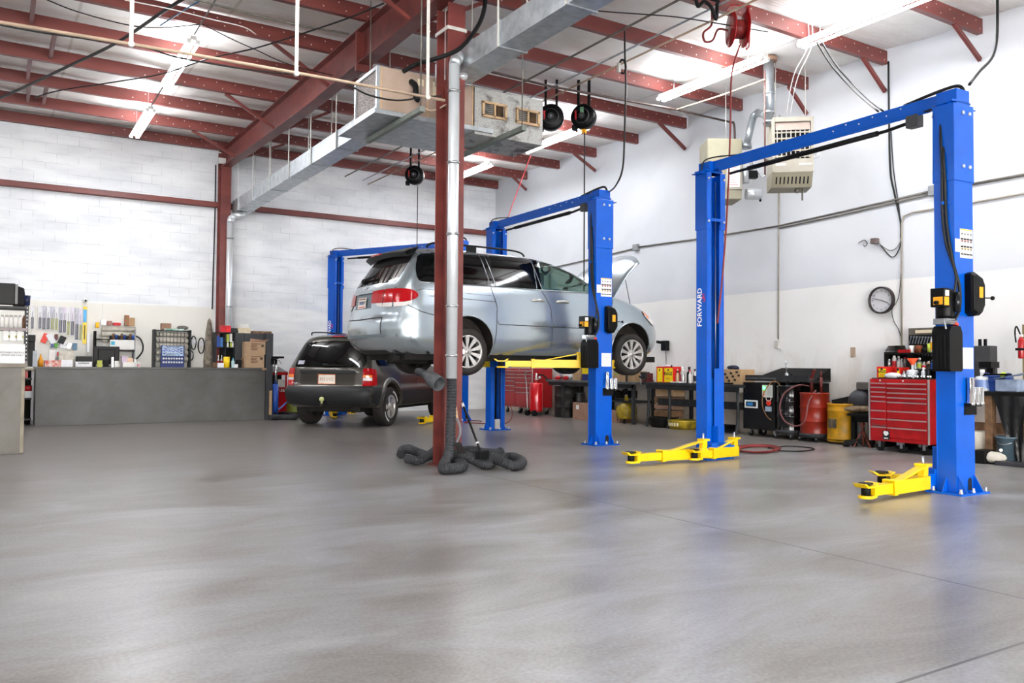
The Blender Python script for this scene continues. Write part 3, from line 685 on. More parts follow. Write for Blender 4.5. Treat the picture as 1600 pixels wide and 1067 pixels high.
    lc = part('lock_cover', q, M_BLACK, t, 'black faceted lock release cover', world=False, bev=.008)
    part('lock_sticker', MB().box(.08, .135, yo-.099, yo-.095, 1.80, 1.90), M_ORANGE, lc, 'orange label with black mark', world=False)
    part('release_lever', MB().cyl((.14, yo-.09, 1.80), (.23, yo-.12, 1.80), .006, n=8).ball((.24, yo-.123, 1.80), .02), M_BLACK, lc, world=False)
    # stickers
    q = MB(); q.box(-.125, .135, yo-.002, yo-.0005, 2.36, 2.44) if False else q.box(.0-.06, .135, yo-.002, yo-.0005, 2.17, 2.44)
    st = part('instruction_sticker', q, M_STICK, t, 'white pictogram warning decals', world=False)
    part('instruction_sticker', MB().box(-.135, -.06, yo-.002, yo-.0005, 2.22, 2.34), M_STICK, t, 'small white decal', world=False)
    for nm, mm, zz, hh in (('yellow_stripe', M_INKY, 2.432, .012), ('caption_strip', M_INK, 2.345, .016), ('red_stripe', M_INKR, 2.33, .006), ('caption_strip', M_INK, 2.275, .016), ('yellow_stripe', M_INKY, 2.258, .008), ('caption_strip', M_INK, 2.205, .014)):
        q = MB()
        for k in range(4): q.box(-.05+k*.046, -.01+k*.046, yo-.003, yo-.002, zz-hh/2, zz+hh/2)
        part(nm, q, mm, st, world=False)
    q = MB()
    for r in range(3):
        for k in range(4): part('pictogram', MB().box(-.038+k*.046, -.02+k*.046, yo-.003, yo-.002, 2.385-r*.07, 2.40-r*.07), M_INK, st, world=False)
    part('notice_sheet', MB().box(-.045, .13, yo-.002, yo-.0005, 1.145, 1.34), M_STICK, t, 'white printed instruction sheet', world=False)
    q = MB()
    for k in range(11): q.box(-.03, .0+.115*(1 if k % 4 else .7), yo-.0026, yo-.002, 1.165+k*.0155, 1.169+k*.0155)
    part('notice_text', q, mat('faint_grey_ink', '#b8b8b8', .6, vary=0), t, world=False)
    part('wire_slot', MB().prism([(.03, .03), (.09, .03), (.09, .12), (.075, .14), (.045, .14), (.03, .12)], 'y', yo-.003, yo-.0005), M_INK, t, world=False)
    if adapters:
        rk = part('adapter_rack', MB().box(-.02, .17, yo-.06, yo-.0005, .80, .83).box(-.02, .17, yo-.006, yo-.0005, .72, .83), M_RUB, t, world=False)
        for k, (xx, hh) in enumerate(((.03, .24), (.11, .15), (.18, .15))):
            part('height_adapter', MB().lathe([(.0, .81), (.036, .81), (.036, .83), (.031, .84), (.031, .82+hh), (.026, .825+hh), (0, .825+hh)], (xx, yo-.035, 0), n=16), M_CHROME, rk, world=False)
    # hoses and wiring
    q = MB(); q.tube([(-.03, yc+.3, H+.02), (-.1, yc+.06, H-.02), (-.16, yc+.02, H-.25), (-.175, yc-.0, H-.6), (-.175, yc, 2.6), (-.17, yc-.03, 2.3), (-.15, yc-.11, 2.0), (-.17, yc-.1, 1.82)], .011, 8)
    q.tube([(-.148, yc, 3.2), (-.17, yc-.01, 3.12), (-.165, yc-.02, 2.9), (-.16, yc-.03, 2.5), (-.155, yc-.08, 2.15), (-.125, yc-.125, 1.9), (-.13, yc-.13, 1.7), (-.2, yc-.12, 1.58)], .014, 8)
    part('hydraulic_hose', q, M_CABLE, t, world=False)
    q = MB(); q.tube([(0, -D+.5, H+.15), (.02, -D+.1, H+.2), (.05, -D-.05, H+.19), (.07, -D-.08, H+.05)], .016, 8); part('top_wiring', q, M_CABLE, t, world=False)
    q = MB(); q.tube([(.0, D-.5, H+.145), (-.03, D-.15, H+.19), (-.1, D, H+.16), (-.12, D+.03, H+.03)], .009, 8); part('top_wiring', q, M_CABLE, t, world=False)
    part('hose_clip', MB().box(-.155, -.146, yc-.08, yc+.0, 2.66, 2.69).box(-.19, -.155, yc-.02, yc-.0, 2.66, 2.69), M_BLUE, t, world=False)
    # lettering on the outer flange of the offside column
    text('maker_lettering', 'FORWARD', M_TXTW, t, (-.147, D+.03, 1.90), .11, (0, 0, 1), (0, 1, 0), 'white FORWARD lettering', bold=True, sx=.9)
    text('maker_lettering', 'LIFT', M_INKR, t, (-.147, D-.045, 2.02), .06, (0, 0, 1), (0, 1, 0), 'small red LIFT lettering', bold=True)
    for side, sx, tip in arms:
        s = 1 if side == 'n' else -1; yv = -s*D+s*.155
        tl = Wi @ Vector((tip[0], tip[1], 0)); swing_arm(t, (sx*.26, yv), (tl.x, tl.y), zc+.02, s)
    return t
def g(a, b): v = gnd(a, b); return (v.x, v.y)
L1n, L1f = (7.60, 4.40), (7.70, 7.62)
make_lift('nearest blue lift, empty, with its yellow arms swung out low over the floor', L1n, L1f, .01,
          [('n', -1, g(1353, 783)), ('n', 1, g(1378, 762)), ('f', -1, g(986, 727)), ('f', 1, g(1085, 722))])
make_lift('blue lift holding the silver minivan up on yellow arms', (7.58, 9.72), (7.66, 12.86), 1.10,
          [('n', -1, (6.3, 10.42)), ('n', 1, (8.35, 10.42)), ('f', -1, (6.4, 11.95)), ('f', 1, (8.35, 11.95))])
make_lift('farthest blue lift, standing astride the dark parked SUV, arms down', (8.22, 15.2), (6.58, 18.2), .01,
          [('n', -1, g(659, 664)), ('n', 1, (8.6, 16.6)), ('f', -1, g(523, 654)), ('f', 1, g(552, 648))], adapters=False)
# ---------------- vehicles ----------------
def m_paint(name, col, dark, metal=.65, rough=.28):
    m, N, L, b = nodes_of(name); tc = N.new('ShaderNodeTexCoord')
    c = nramp(N, L, nnoise(N, L, tc.outputs['Object'], 1.2, 3), [(.3, dark), (.7, col)])
    L.new(c, b.inputs['Base Color']); b.inputs['Metallic'].default_value = metal; b.inputs['Roughness'].default_value = rough
    b.inputs['Coat Weight'].default_value = .6; b.inputs['Coat Roughness'].default_value = .04; return m
def m_glass(name, col, mixv):
    m = bpy.data.materials.new(name); m.use_nodes = True; N = m.node_tree.nodes; L = m.node_tree.links; N.remove(N['Principled BSDF'])
    t = N.new('ShaderNodeBsdfTransparent'); t.inputs[0].default_value = (*col, 1); g_ = N.new('ShaderNodeBsdfGlossy'); g_.inputs['Roughness'].default_value = .02
    lw = N.new('ShaderNodeFresnel'); lw.inputs[0].default_value = 1.5; mx = N.new('ShaderNodeMixShader')
    ma = N.new('ShaderNodeMath'); ma.operation = 'ADD'; ma.inputs[1].default_value = mixv; L.new(lw.outputs[0], ma.inputs[0])
    L.new(ma.outputs[0], mx.inputs[0]); L.new(t.outputs[0], mx.inputs[1]); L.new(g_.outputs[0], mx.inputs[2]); L.new(mx.outputs[0], N['Material Output'].inputs[0]); return m
M_SILV = m_paint('silver_blue_car_paint', '#b3bdc3', '#a8b3ba', .8, .26)
M_BRONZE = m_paint('dark_taupe_car_paint', '#504c45', '#433f3a', .65, .28)
M_DGLS = mat('privacy_glass', '#08090a', .06, vary=0, spec=.32)
M_TEAL = m_glass('green_tinted_glass', (.74, .95, .89), .03)
M_CLAD = mat('grey_black_cladding', '#1c1d1f', .5, vary=.08)
M_DARK = mat('underbody_black', '#15130f', .8, vary=.3); M_WELL = mat('wheel_well_liner', '#1d1916', .8, vary=.3, scale=5, dark='#2d2620')
M_RLENS = mat('red_lamp_lens', '#9c0810', .12, vary=0, coat=.12, emit='#c20f18', es=.04); M_CLENS = mat('clear_lamp_lens', '#d3cdca', .2, 0, vary=0)
M_OLENS = mat('amber_lamp_lens', '#ec7a1b', .15, vary=0, coat=1); M_TYRE = mat('tyre_rubber', '#1d1a19', .7, vary=.25, scale=9, dark='#2b2623')
M_RIM = mat('alloy_rim', '#cfccc8', .3, .7, vary=.1, scale=12); M_SEAM = mat('panel_gap', '#23262a', .8, vary=0); M_PLATE = mat('licence_plate_white', '#e8e2d8', .5, vary=0)
M_INT = mat('cabin_trim_grey', '#3a3d3c', .8, vary=.1)
class Shell:
    """car body as a stack of rounded horizontal outlines; x forward, y left, z up"""
    def __init__(s, tab, dz=.022):
        s.tab = tab; z0, z1 = tab[0][0], tab[-1][0]; n = int((z1-z0)/dz)+1
        s.zs = [z0+(z1-z0)*i/(n-1) for i in range(n)]; s.rows = [s._raw(z) for z in s.zs]
        for _ in range(3): s.rows = [s.rows[0]]+[tuple((a+2*b+c)/4 for a, b, c in zip(s.rows[i-1], s.rows[i], s.rows[i+1])) for i in range(1, n-1)]+[s.rows[-1]]
    def _raw(s, z):
        T = s.tab
        for a, b in zip(T, T[1:]):
            if z <= b[0]+1e-9: t = (z-a[0])/(b[0]-a[0]); return tuple(p+(q-p)*t for p, q in zip(a[1:], b[1:]))
        return T[-1][1:]
    def at(s, z):
        n = len(s.zs); u = (z-s.zs[0])/(s.zs[-1]-s.zs[0])*(n-1); i = max(0, min(n-2, int(u))); t = min(1, max(0, u-i))
        return tuple(p+(q-p)*t for p, q in zip(s.rows[i], s.rows[i+1]))
    # row: xr, xb(length of rear corner), nr, hw, xf, xa(length of front corner), nf
    def side(s, x, z):
        xr, lb, nr, hw, xf, la, nf = s.at(z)
        if x < xr+lb: t = min(1, max(0, (xr+lb-x)/lb)); return hw*(1-t**nr)**(1/nr)
        if x > xf-la: t = min(1, max(0, (x-xf+la)/la)); return hw*(1-t**nf)**(1/nf)
        return hw
    def rear(s, y, z):
        xr, lb, nr, hw, xf, la, nf = s.at(z); t = min(1, abs(y)/hw); return xr+lb-lb*(1-t**nr)**(1/nr)
    def outline(s, z, m=18):
        xr, lb, nr, hw, xf, la, nf = s.at(z); P = []
        for i in range(m+1):
            a = PI/2*i/m; P.append((xr+lb-lb*math.cos(a)**(2/nr) if i < m else xr+lb, hw*math.sin(a)**(2/nr)))
        for i in range(1, 14): P.append((xr+lb+(xf-la-xr-lb)*i/14, hw))
        for i in range(m+1):
            a = PI/2*(1-i/m); P.append((xf-la+la*math.cos(a)**(2/nf), hw*math.sin(a)**(2/nf) if i < m else 0))
        P[0] = (xr, 0)
        return P
    def body(s):
        q = MB(); rings = []
        for z in s.zs:
            h = s.outline(z); rings.append([Vector((x, -y, z)) for x, y in h]+[Vector((x, y, z)) for x, y in h[-2:0:-1]])
        n = len(rings[0]); vs = [p for r in rings for p in r]
        q.add(vs, [(j*n+i, j*n+(i+1) % n, (j+1)*n+(i+1) % n, (j+1)*n+i) for j in range(len(rings)-1) for i in range(n)], True)
        q.add(rings[0], [tuple(range(n))]); q.add(rings[-1], [tuple(range(n))], True); return q
    def sp(s, cols, off=.004, sd=-1, k=6, sub=4):
        """patch on the side: cols = [(x, zlow, zhigh)...]"""
        C = []
        for a, b in zip(cols, cols[1:]):
            for i in range(sub): t = i/sub; C.append(tuple(p+(q_-p)*t for p, q_ in zip(a, b)))
        C.append(cols[-1])
        return MB().grid([[Vector((x, sd*(s.side(x, lo+(hi-lo)*j/k)+off), lo+(hi-lo)*j/k)) for j in range(k+1)] for x, lo, hi in C])
    def rp(s, cols, off=.004, k=6, sub=4):
        C = []
        for a, b in zip(cols, cols[1:]):
            for i in range(sub): t = i/sub; C.append(tuple(p+(q_-p)*t for p, q_ in zip(a, b)))
        C.append(cols[-1])
        return MB().grid([[Vector((s.rear(y, lo+(hi-lo)*j/k)-off, y, lo+(hi-lo)*j/k)) for j in range(k+1)] for y, lo, hi in C])
    def wrap(s, pts, n0, off=.005, k=5):
        """band following the body outline at sub heights: pts=[(u, zlo, zhi)] with u>0 along the side from the rear corner, u<0 across the rear"""
        pass
    def fp(s, cols, off=.004, k=6, sub=4):
        C = []
        for a, b in zip(cols, cols[1:]):
            for i in range(sub): t = i/sub; C.append(tuple(p+(q_-p)*t for p, q_ in zip(a, b)))
        C.append(cols[-1])
        def fx(y, z):
            xr, lb, nr, hw, xf, la, nf = s.at(z); return xf-la+la*(1-min(1, abs(y)/hw)**nf)**(1/nf)
        return MB().grid([[Vector((fx(y, lo+(hi-lo)*j/k)+off, y, lo+(hi-lo)*j/k)) for j in range(k+1)] for y, lo, hi in C])
    def line(s, pts, w=.006, off=.002, sd=-1):
        """thin seam along side points (x,z)"""
        q = MB(); P = []
        for a, b in zip(pts, pts[1:]):
            for i in range(6): t = i/6; P.append((a[0]+(b[0]-a[0])*t, a[1]+(b[1]-a[1])*t))
        P.append(pts[-1]); q.tube([(x, sd*(s.side(x, z)+off-w*.4), z) for x, z in P], w*.5, 4, False); return q
def carve(o, cutters, m2, m3=None, n3=0):
    o.data.materials.append(m2)
    if m3: o.data.materials.append(m3)
    for i, c in enumerate(cutters):
        co = bpy.data.objects.new('cutter', c.mesh('cutter')); co.data.materials.append(o.data.materials[0]); co.data.materials.append(m2)
        if m3: co.data.materials.append(m3)
        for p in co.data.polygons: p.material_index = 2 if n3 and i >= len(cutters)-n3 else 1
        COL.objects.link(co); md = o.modifiers.new('b', 'BOOLEAN'); md.operation = 'DIFFERENCE'; md.solver = 'EXACT'; md.object = co
        par = o.parent; o.parent = None
        dg = bpy.context.evaluated_depsgraph_get(); me = bpy.data.meshes.new_from_object(o.evaluated_get(dg))
        o.modifiers.clear(); o.data = me; o.parent = par; bpy.data.objects.remove(co)
def sharp(o, a=38):
    try: o.data.set_sharp_from_angle(angle=math.radians(a))
    except Exception: pass
def wheel(par, x, y, z, R, wd, rr, n, sd, wide=.5, letters=False):
    """sd=-1: outer face towards -y"""
    o = sd*wd/2; c = (x, y, z); ax = (0, sd, 0)
    prof = [(rr, -wd/2), (R*.86, -wd/2), (R*.95, -wd*.45), (R, -wd*.36), (R, wd*.36), (R*.95, wd*.45), (R*.86, wd/2), (rr+.015, wd/2), (rr, wd*.46), (rr*.95, wd*.3), (rr*.9, -wd*.4), (rr, -wd/2)]
    t = part('tyre', MB().lathe(prof, c, ax, 44), M_TYRE, par, world=False)
    q = MB(); q.lathe([(rr*.93, -wd*.3), (rr*.93, wd*.34), (rr*.99, wd*.47), (rr*1.02, wd*.5), (rr*.93, wd*.44)], c, ax, 40)
    cc_ = Vector(c); u = Vector((1, 0, 0)); v = Vector((0, 0, 1)); A = Vector(ax)
    for i in range(n):
        a = 2*PI*(i+.5)/n; d = u*math.cos(a)+v*math.sin(a); e = A.cross(d)
        w0 = wide*2*PI*.07/n*1.15; w1 = wide*2*PI*rr*.93/n
        P = []
        for dd, ww, h1, h0 in ((.055, w0, wd*.40, wd*.28), (rr*.93, w1, wd*.45, wd*.3)):
            P += [cc_+d*dd+e*ww/2+A*h1, cc_+d*dd-e*ww/2+A*h1, cc_+d*dd-e*ww/2+A*h0, cc_+d*dd+e*ww/2+A*h0]
        q.add(P, [(0, 1, 2, 3), (7, 6, 5, 4), (0, 4, 5, 1), (1, 5, 6, 2), (2, 6, 7, 3), (3, 7, 4, 0)])
    q.lathe([(0, wd*.25), (.078, wd*.25), (.078, wd*.39), (.06, wd*.42), (0, wd*.42)], c, ax, 20)
    part('rim', q, M_RIM, t, 'silver alloy rim', world=False)
    part('brake_disc', MB().lathe([(0, wd*.05), (rr*.7, wd*.05), (rr*.7, wd*.09), (0, wd*.09)], c, ax, 24).lathe([(rr*.7, wd*.02), (rr*.92, wd*.0)], c, ax, 24), M_DARK, t, world=False)
    q = MB()
    for i in range(5):
        a = 2*PI*i/5; p = cc_+(u*math.cos(a)+v*math.sin(a))*.055; q.cyl(p+A*wd*.38, p+A*wd*.45, .009, n=6)
    part('lug_nut', q, M_STEEL, t, world=False)
    q = MB(); q.lathe([(0, wd*.45), (.03, wd*.45), (.034, wd*.41)], c, ax, 16); part('hub_cap', q, M_RIM, t, world=False)
    if letters:
        q = MB()
        for a0, a1 in ((20, 75), (200, 250)):
            for k in range(a0, a1, 6):
                a = math.radians(k); d = u*math.cos(a)+v*math.sin(a); e = A.cross(d); p = cc_+d*(R*.78)+A*(wd*.515)
                q.add([p-e*.012-d*.016, p+e*.012-d*.016, p+e*.012+d*.016, p-e*.012+d*.016], [(0, 1, 2, 3)])
        part('white_lettering', q, M_STICK, t, world=False)
    return t
# ---- silver minivan ----
VZ = 1.10
van = thing('minivan', 'silver blue minivan raised on the middle blue lift with its hood open', 'minivan', (7.17, 11.24, 0))
T = [(.20, -2.50, .46, 2.3, .86, 2.20, .9, 2.2), (.27, -2.66, .52, 2.4, .93, 2.38, 1.0, 2.2), (.40, -2.75, .55, 2.5, .972, 2.46, 1.0, 2.2), (.55, -2.77, .55, 2.5, .98, 2.48, 1.0, 2.2),
     (.66, -2.76, .55, 2.5, .98, 2.47, 1.0, 2.2), (.74, -2.71, .52, 2.6, .978, 2.44, 1.0, 2.2), (.86, -2.70, .50, 2.6, .97, 2.36, .95, 2.2), (.96, -2.69, .50, 2.6, .955, 2.18, .85, 2.2), (1.04, -2.68, .50, 2.6, .945, 1.98, .75, 2.2),
     (1.10, -2.66, .48, 2.6, .935, 1.74, .6, 2.2), (1.14, -2.645, .47, 2.6, .925, 1.50, .5, 2.3), (1.18, -2.625, .46, 2.6, .915, 1.24, .42, 2.3), (1.24, -2.59, .44, 2.6, .90, 1.12, .4, 2.3), (1.34, -2.52, .40, 2.6, .87, .96, .4, 2.3), (1.46, -2.44, .36, 2.6, .83, .74, .4, 2.3),
     (1.56, -2.37, .34, 2.6, .79, .50, .4, 2.3), (1.63, -2.30, .34, 2.5, .76, .24, .4, 2.3), (1.68, -2.24, .35, 2.4, .71, -.02, .5, 2.2), (1.715, -2.18, .45, 2.3, .64, -.3, .6, 2.2), (1.74, -2.05, .5, 2.2, .53, -.62, .6, 2.2), (1.752, -1.9, .5, 2.2, .36, -.95, .5, 2.2)]
V = Shell(T)
def up(q): q.v = [p+Vector((0, 0, VZ)) for p in q.v]; return q
vb = part('body', up(V.body()), M_SILV, van, world=False)
cut = []
for xx in (-1.5, 1.5):
    for sd in (-1, 1): cut.append(up(MB().cyl((xx, sd*.70, .33), (xx, sd*1.3, .33), .415, n=40)))
win = [(-.20, 1.21), (.78, 1.21), (1.00, 1.22), (.92, 1.29), (.70, 1.42), (.45, 1.53), (.18, 1.605), (-.14, 1.63), (-.24, 1.6)]
c = MB().prism([(x, z) for x, z in win], 'y', -1.2, 1.2); cut.append(up(c))
cut.append(up(MB().prism([(.12, 1.24), (.12, 1.60), (.3, 1.8), (1.5, 1.8), (1.5, 1.245), (.9, 1.235)], 'y', -.63, .63)))
carve(vb, cut, M_WELL, mat('cabin_light_grey', '#9a9d9a', .8, vary=.05), 2); sharp(vb)
for xx in (-1.5, 1.5):
    for sd in (-1, 1):
        part('arch_lip', up(MB().tube([(xx+.42*math.cos(a), sd*(V.side(xx+.42*math.cos(a), .33+.42*math.sin(a))-.004), .33+.42*math.sin(a)) for a in [PI*(-.12+1.24*i/20) for i in range(21)]], .012, 6, False)), M_SILV, van, world=False)
def vp(nm, mb, m, lab=None, par=None): return part(nm, up(mb), m, par or van, lab, world=False)
for sd in (-1, 1):
    quarter = [(-2.27, 1.27, 1.36), (-2.25, 1.22, 1.44), (-2.2, 1.20, 1.56), (-2.14, 1.195, 1.605), (-1.7, 1.195, 1.635), (-1.18, 1.195, 1.65)]
    slide = [(-1.06, 1.20, 1.652), (-.6, 1.195, 1.655), (-.32, 1.19, 1.645)]
    bp = [(-.30, 1.19, 1.645), (-.22, 1.19, 1.64)]
    front = [(-.23, 1.19, 1.62), (-.14, 1.19, 1.636), (.18, 1.19, 1.61), (.45, 1.19, 1.54), (.70, 1.19, 1.43), (.92, 1.195, 1.30), (1.04, 1.20, 1.215)]
    vp('quarter_window', V.sp(quarter, .011, sd, k=12), M_DGLS, 'dark rear quarter glass'); vp('sliding_door_window', V.sp(slide, .011, sd, k=12), M_DGLS, 'dark sliding door glass')
    vp('pillar_trim', V.sp([(-1.17, 1.195, 1.652), (-1.07, 1.2, 1.652)], .010, sd, k=12), M_DGLS); vp('pillar_trim', V.sp(bp, .010, sd), M_DGLS)
    vp('front_window', V.sp(front, .002, sd), M_TEAL, 'green tinted front door glass')
    vp('window_trim', V.line([(-2.24, 1.185), (-1.1, 1.185), (.0, 1.178), (1.06, 1.19)], .02, .010, sd), M_STEEL)
    vp('window_trim', V.line([(-2.14, 1.615), (-1.2, 1.665), (-.3, 1.66), (.18, 1.625), (.45, 1.55), (.7, 1.44), (1.02, 1.24)], .014, .003, sd), M_SEAM)
    for pts in ([(-.4, 1.66), (-.30, 1.30), (-.2, 1.12), (-.09, .93), (-.06, .28)], [(-1.22, 1.66), (-1.12, 1.2), (-1.03, .9), (-1.05, .5), (-1.08, .28)], [(1.13, 1.13), (1.05, .9), (1.02, .6), (1.06, .3)], [(-2.42, .86), (-2.25, .78), (-2.1, .745), (-1.92, .72)]):
        vp('panel_seam', V.line(pts, .013, .003, sd), M_SEAM)
    vp('door_track', V.line([(-2.1, 1.0), (-1.6, .985), (-1.03, .965)], .016, .002, sd), M_SEAM)
    vp('panel_seam', V.line([(-2.30, 1.06), (-2.2, 1.09), (-1.1, 1.05)], .005, .002, sd), M_SEAM)
    vp('side_moulding', V.sp([(-1.02, .655, .68), (-.98, .645, .70), (-.08, .635, .69)], .014, sd), M_SILV); vp('side_moulding', V.sp([(-.04, .635, .69), (.95, .63, .68)], .014, sd), M_SILV)
    vp('window_divider', V.line([(-1.14, 1.648), (-1.03, 1.2)], .012, .016, sd), M_STEEL); vp('window_divider', V.line([(-1.22, 1.648), (-1.12, 1.2)], .010, .016, sd), M_STEEL); vp('window_divider', V.line([(-.335, 1.64), (-.225, 1.195)], .012, .016, sd), M_STEEL)
    vp('moulding_shadow', V.line([(-1.0, .64), (.95, .625)], .010, .006, sd), M_SEAM)
    for hx in (-.32, .13):
        q = MB(); y = sd*(V.side(hx, 1.02)+.02); q.tube([(hx-.11, sd*(V.side(hx, 1.02)+.002), 1.015), (hx-.07, y, 1.02), (hx, y+sd*.012, 1.022), (hx+.07, y, 1.02), (hx+.11, sd*(V.side(hx, 1.02)+.002), 1.015)], .018, 8); vp('door_handle', q, M_RIM)
        q = MB(); q.cyl((hx+.015, sd*(V.side(hx, 1)+.001), .995), (hx+.015, sd*(V.side(hx, 1)+.006), .995), .028, n=14); vp('handle_recess', q, M_SILV)
    # wrapped tail lamp
    side_l = [(-2.28, .985, 1.02), (-2.32, .95, 1.06), (-2.39, .925, 1.085), (-2.48, .905, 1.095), (-2.565, .90, 1.095)]
    vp('tail_lamp', V.sp(side_l[::-1], .012, sd), M_RLENS, 'red wrap round tail lamp')
    vp('tail_lamp', V.rp([(sd*.765, .90, 1.095), (sd*.70, .90, 1.095), (sd*.60, .90, 1.09)], .012), M_RLENS, 'red wrap round tail lamp')
    vp('tail_lamp', V.rp([(sd*.59, .90, 1.088), (sd*.45, .905, 1.085), (sd*.31, .91, 1.07)], .014), M_RLENS, 'red lamp on the tailgate')
    vp('reverse_lamp', V.sp([(-2.565, .84, .90), (-2.46, .85, .905), (-2.37, .885, .925)], .012, sd), M_CLENS, 'clear lower lamp segment')
    vp('reverse_lamp', V.rp([(sd*.765, .84, .90), (sd*.60, .84, .898)], .013), M_CLENS, 'clear lower lamp segment')
    vp('reverse_lamp', V.rp([(sd*.59, .845, .897), (sd*.5, .855, .9), (sd*.44, .88, .9)], .013), M_CLENS, 'clear lower lamp segment')
    vp('headlamp', V.sp([(1.80, .87, .95), (1.9, .80, .96), (2.0, .74, .93), (2.08, .72, .86)], .012, sd), M_CLENS)
    vp('side_marker', V.sp([(1.79, .90, .955), (1.86, .85, .965), (1.93, .82, .93)], .016, sd), M_OLENS, 'amber corner lens')
    vp('roof_rail', MB().tube([(-2.0, sd*.62, 1.715), (-1.93, sd*.62, 1.775), (-1.7, sd*.62, 1.795), (-.7, sd*.60, 1.79), (-.42, sd*.60, 1.765), (-.34, sd*.6, 1.71)], .014, 8).box(-1.35, -1.2, sd*.62-.02, sd*.62+.02, 1.7, 1.79), M_RUB, 'black roof rail')
rg = [(-.72, 1.22, 1.30), (-.70, 1.20, 1.50), (-.66, 1.195, 1.625), (-.5, 1.19, 1.64), (0, 1.185, 1.645), (.5, 1.19, 1.64), (.66, 1.195, 1.625), (.70, 1.20, 1.50), (.72, 1.22, 1.30)]
vp('windshield', V.fp([(-.64, 1.235, 1.60), (-.3, 1.235, 1.625), (0, 1.235, 1.635), (.3, 1.235, 1.625), (.64, 1.235, 1.60)], .002), M_TEAL, 'green tinted windshield')
rw = vp('rear_window', V.rp(rg, .005, sub=5), mat('rear_glass', '#1b1a1a', .05, vary=0, spec=.5), 'dark reflective tailgate glass')
q = MB()
P = [(-2.20, 1.725), (-2.46, 1.655), (-2.50, 1.63), (-2.40, 1.58), (-2.30, 1.62)]
rows = []
for i in range(17):
    y = -.69+1.38*i/16; k = 1-.25*abs(y/.69)**3; rows.append([Vector((-2.32+(x+2.32)*k+.08*abs(y/.69)**2.5, y, z-.02*abs(y/.69)**2)) for x, z in P+[P[0]]])
q.grid(rows, False); vp('spoiler', q, mat('spoiler_shade', '#3f4243', .35), 'dark rear spoiler')
vp('brake_light', MB().box(-2.515, -2.49, -.16, .16, 1.62, 1.64), M_RLENS, 'high red brake light')
vp('rear_wiper', MB().tube([(-2.575, .34, 1.27), (-2.60, .1, 1.285), (-2.60, -.2, 1.30)], .018, 6).ball((-2.60, .2, 1.26), .05, (.6, 1.8, .8)), M_RUB)
vp('tailgate_garnish', V.rp([(-.34, 1.05, 1.105), (0, 1.055, 1.11), (.34, 1.05, 1.105)], .03), mat('satin_chrome_strip', '#aab3b8', .25, .7, vary=0))
pl = vp('licence_plate', V.rp([(-.15, .85, 1.00), (.15, .85, 1.00)], .016), M_PLATE, 'white licence plate')
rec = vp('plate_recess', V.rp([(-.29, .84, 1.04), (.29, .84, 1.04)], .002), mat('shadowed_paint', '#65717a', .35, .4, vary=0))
text('plate_number', '257 KLV', M_INK, van, (-2.712, 0, .925+VZ), .075, (0, -1, 0), (0, 0, 1)); text('plate_caption', 'Massachusetts', M_INKR, van, (-2.582, .34, .978+VZ), .03, (0, -1, 0), (0, 0, 1)) if False else None
vp('plate_band', V.rp([(-.13, .97, .99), (.13, .97, .99)], .019), mat('tan_plate_band', '#8a6250', .6, vary=.3, scale=60)); vp('plate_band', V.rp([(-.12, .862, .875), (.12, .862, .875)], .019), M_INKR)
vp('plate_mark', V.rp([(-.08, .9, .945), (.08, .9, .945)], .019), mat('faded_blue_mark', '#8b93b5', .6, vary=.5, scale=70))
# badge on the tailgate: a rounded frame with an H shaped mark
q = MB(); yb_, zb_, xb_ = .02, 1.15, -2.652
for dy in (-.035, .035): q.bar((xb_, yb_+dy, zb_-.04), (xb_-.0, yb_+dy*1.15, zb_+.04), .008, .014, (0, 1, 0))
q.bar((xb_, yb_-.035, zb_), (xb_, yb_+.035, zb_), .008, .014)
vp('badge', q, M_CHROME, 'chrome H shaped badge')
vp('tailgate_seam', V.rp([(-.62, .69, .703), (0, .675, .688), (.62, .69, .703)], .005), M_SEAM); vp('tailgate_seam', V.rp([(-.62, .84, .85), (-.60, .45, .66)], .002), M_SEAM) if False else None
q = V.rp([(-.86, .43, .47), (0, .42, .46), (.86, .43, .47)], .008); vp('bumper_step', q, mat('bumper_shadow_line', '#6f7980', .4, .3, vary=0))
q = V.rp([(-.66, .47, .655), (.66, .47, .655)], .001)
for sd in (-1, 1): vp('panel_seam', V.rp([(sd*.62, .47, .70), (sd*.632, .47, .70)], .004), M_SEAM); vp('panel_seam', V.rp([(sd*.745, 1.10, 1.12), (sd*.752, 1.10, 1.12)], .004), M_SEAM)
vp('bumper_lower', V.rp([(-.90, .205, .25), (0, .19, .25), (.90, .205, .25)], .006), M_CLAD)
q = MB(); q.box(-2.35, 2.2, -.7, .7, .12, .21); q.box(-2.2, -1.0, -.25, .25, .06, .13); q.cyl((-2.45, -.45, .16), (-1.9, -.45, .15), .08); q.cyl((-1.5, -.75, .24), (-1.5, .75, .24), .035)
vp('underbody', q, M_DARK)
# raised hood
q = MB(); rows = []
a = math.radians(43)
for i in range(19):
    y = -.76+1.52*i/18; k = abs(y/.76); L = 1.12-.32*k**2.4; row = []
    for j in range(9):
        t = j/8*L; h = .10*math.sin(PI*min(1, t/1.25))*1.0+.03*(1-k*k); row.append(Vector((1.22+.05*k+t*math.cos(a)-h*math.sin(a), y, 1.15+t*math.sin(a)+h*math.cos(a))))
    rows.append(row)
q.grid(rows); q.grid([[p+Vector((math.sin(a)*.025, 0, -math.cos(a)*.025)) for p in r] for r in rows])
for r in (rows[0], rows[-1]): q.grid([[p, p+Vector((math.sin(a)*.03, 0, -math.cos(a)*.03))] for p in r])
q.grid([[r[-1], r[-1]+Vector((math.sin(a)*.05, 0, -math.cos(a)*.05))] for r in rows])
vp('hood', q, M_SILV, 'raised hood')
vp('hood_prop', MB().cyl((1.75, -.6, 1.08), (1.62, -.62, 1.52), .006, n=6), M_RUB)
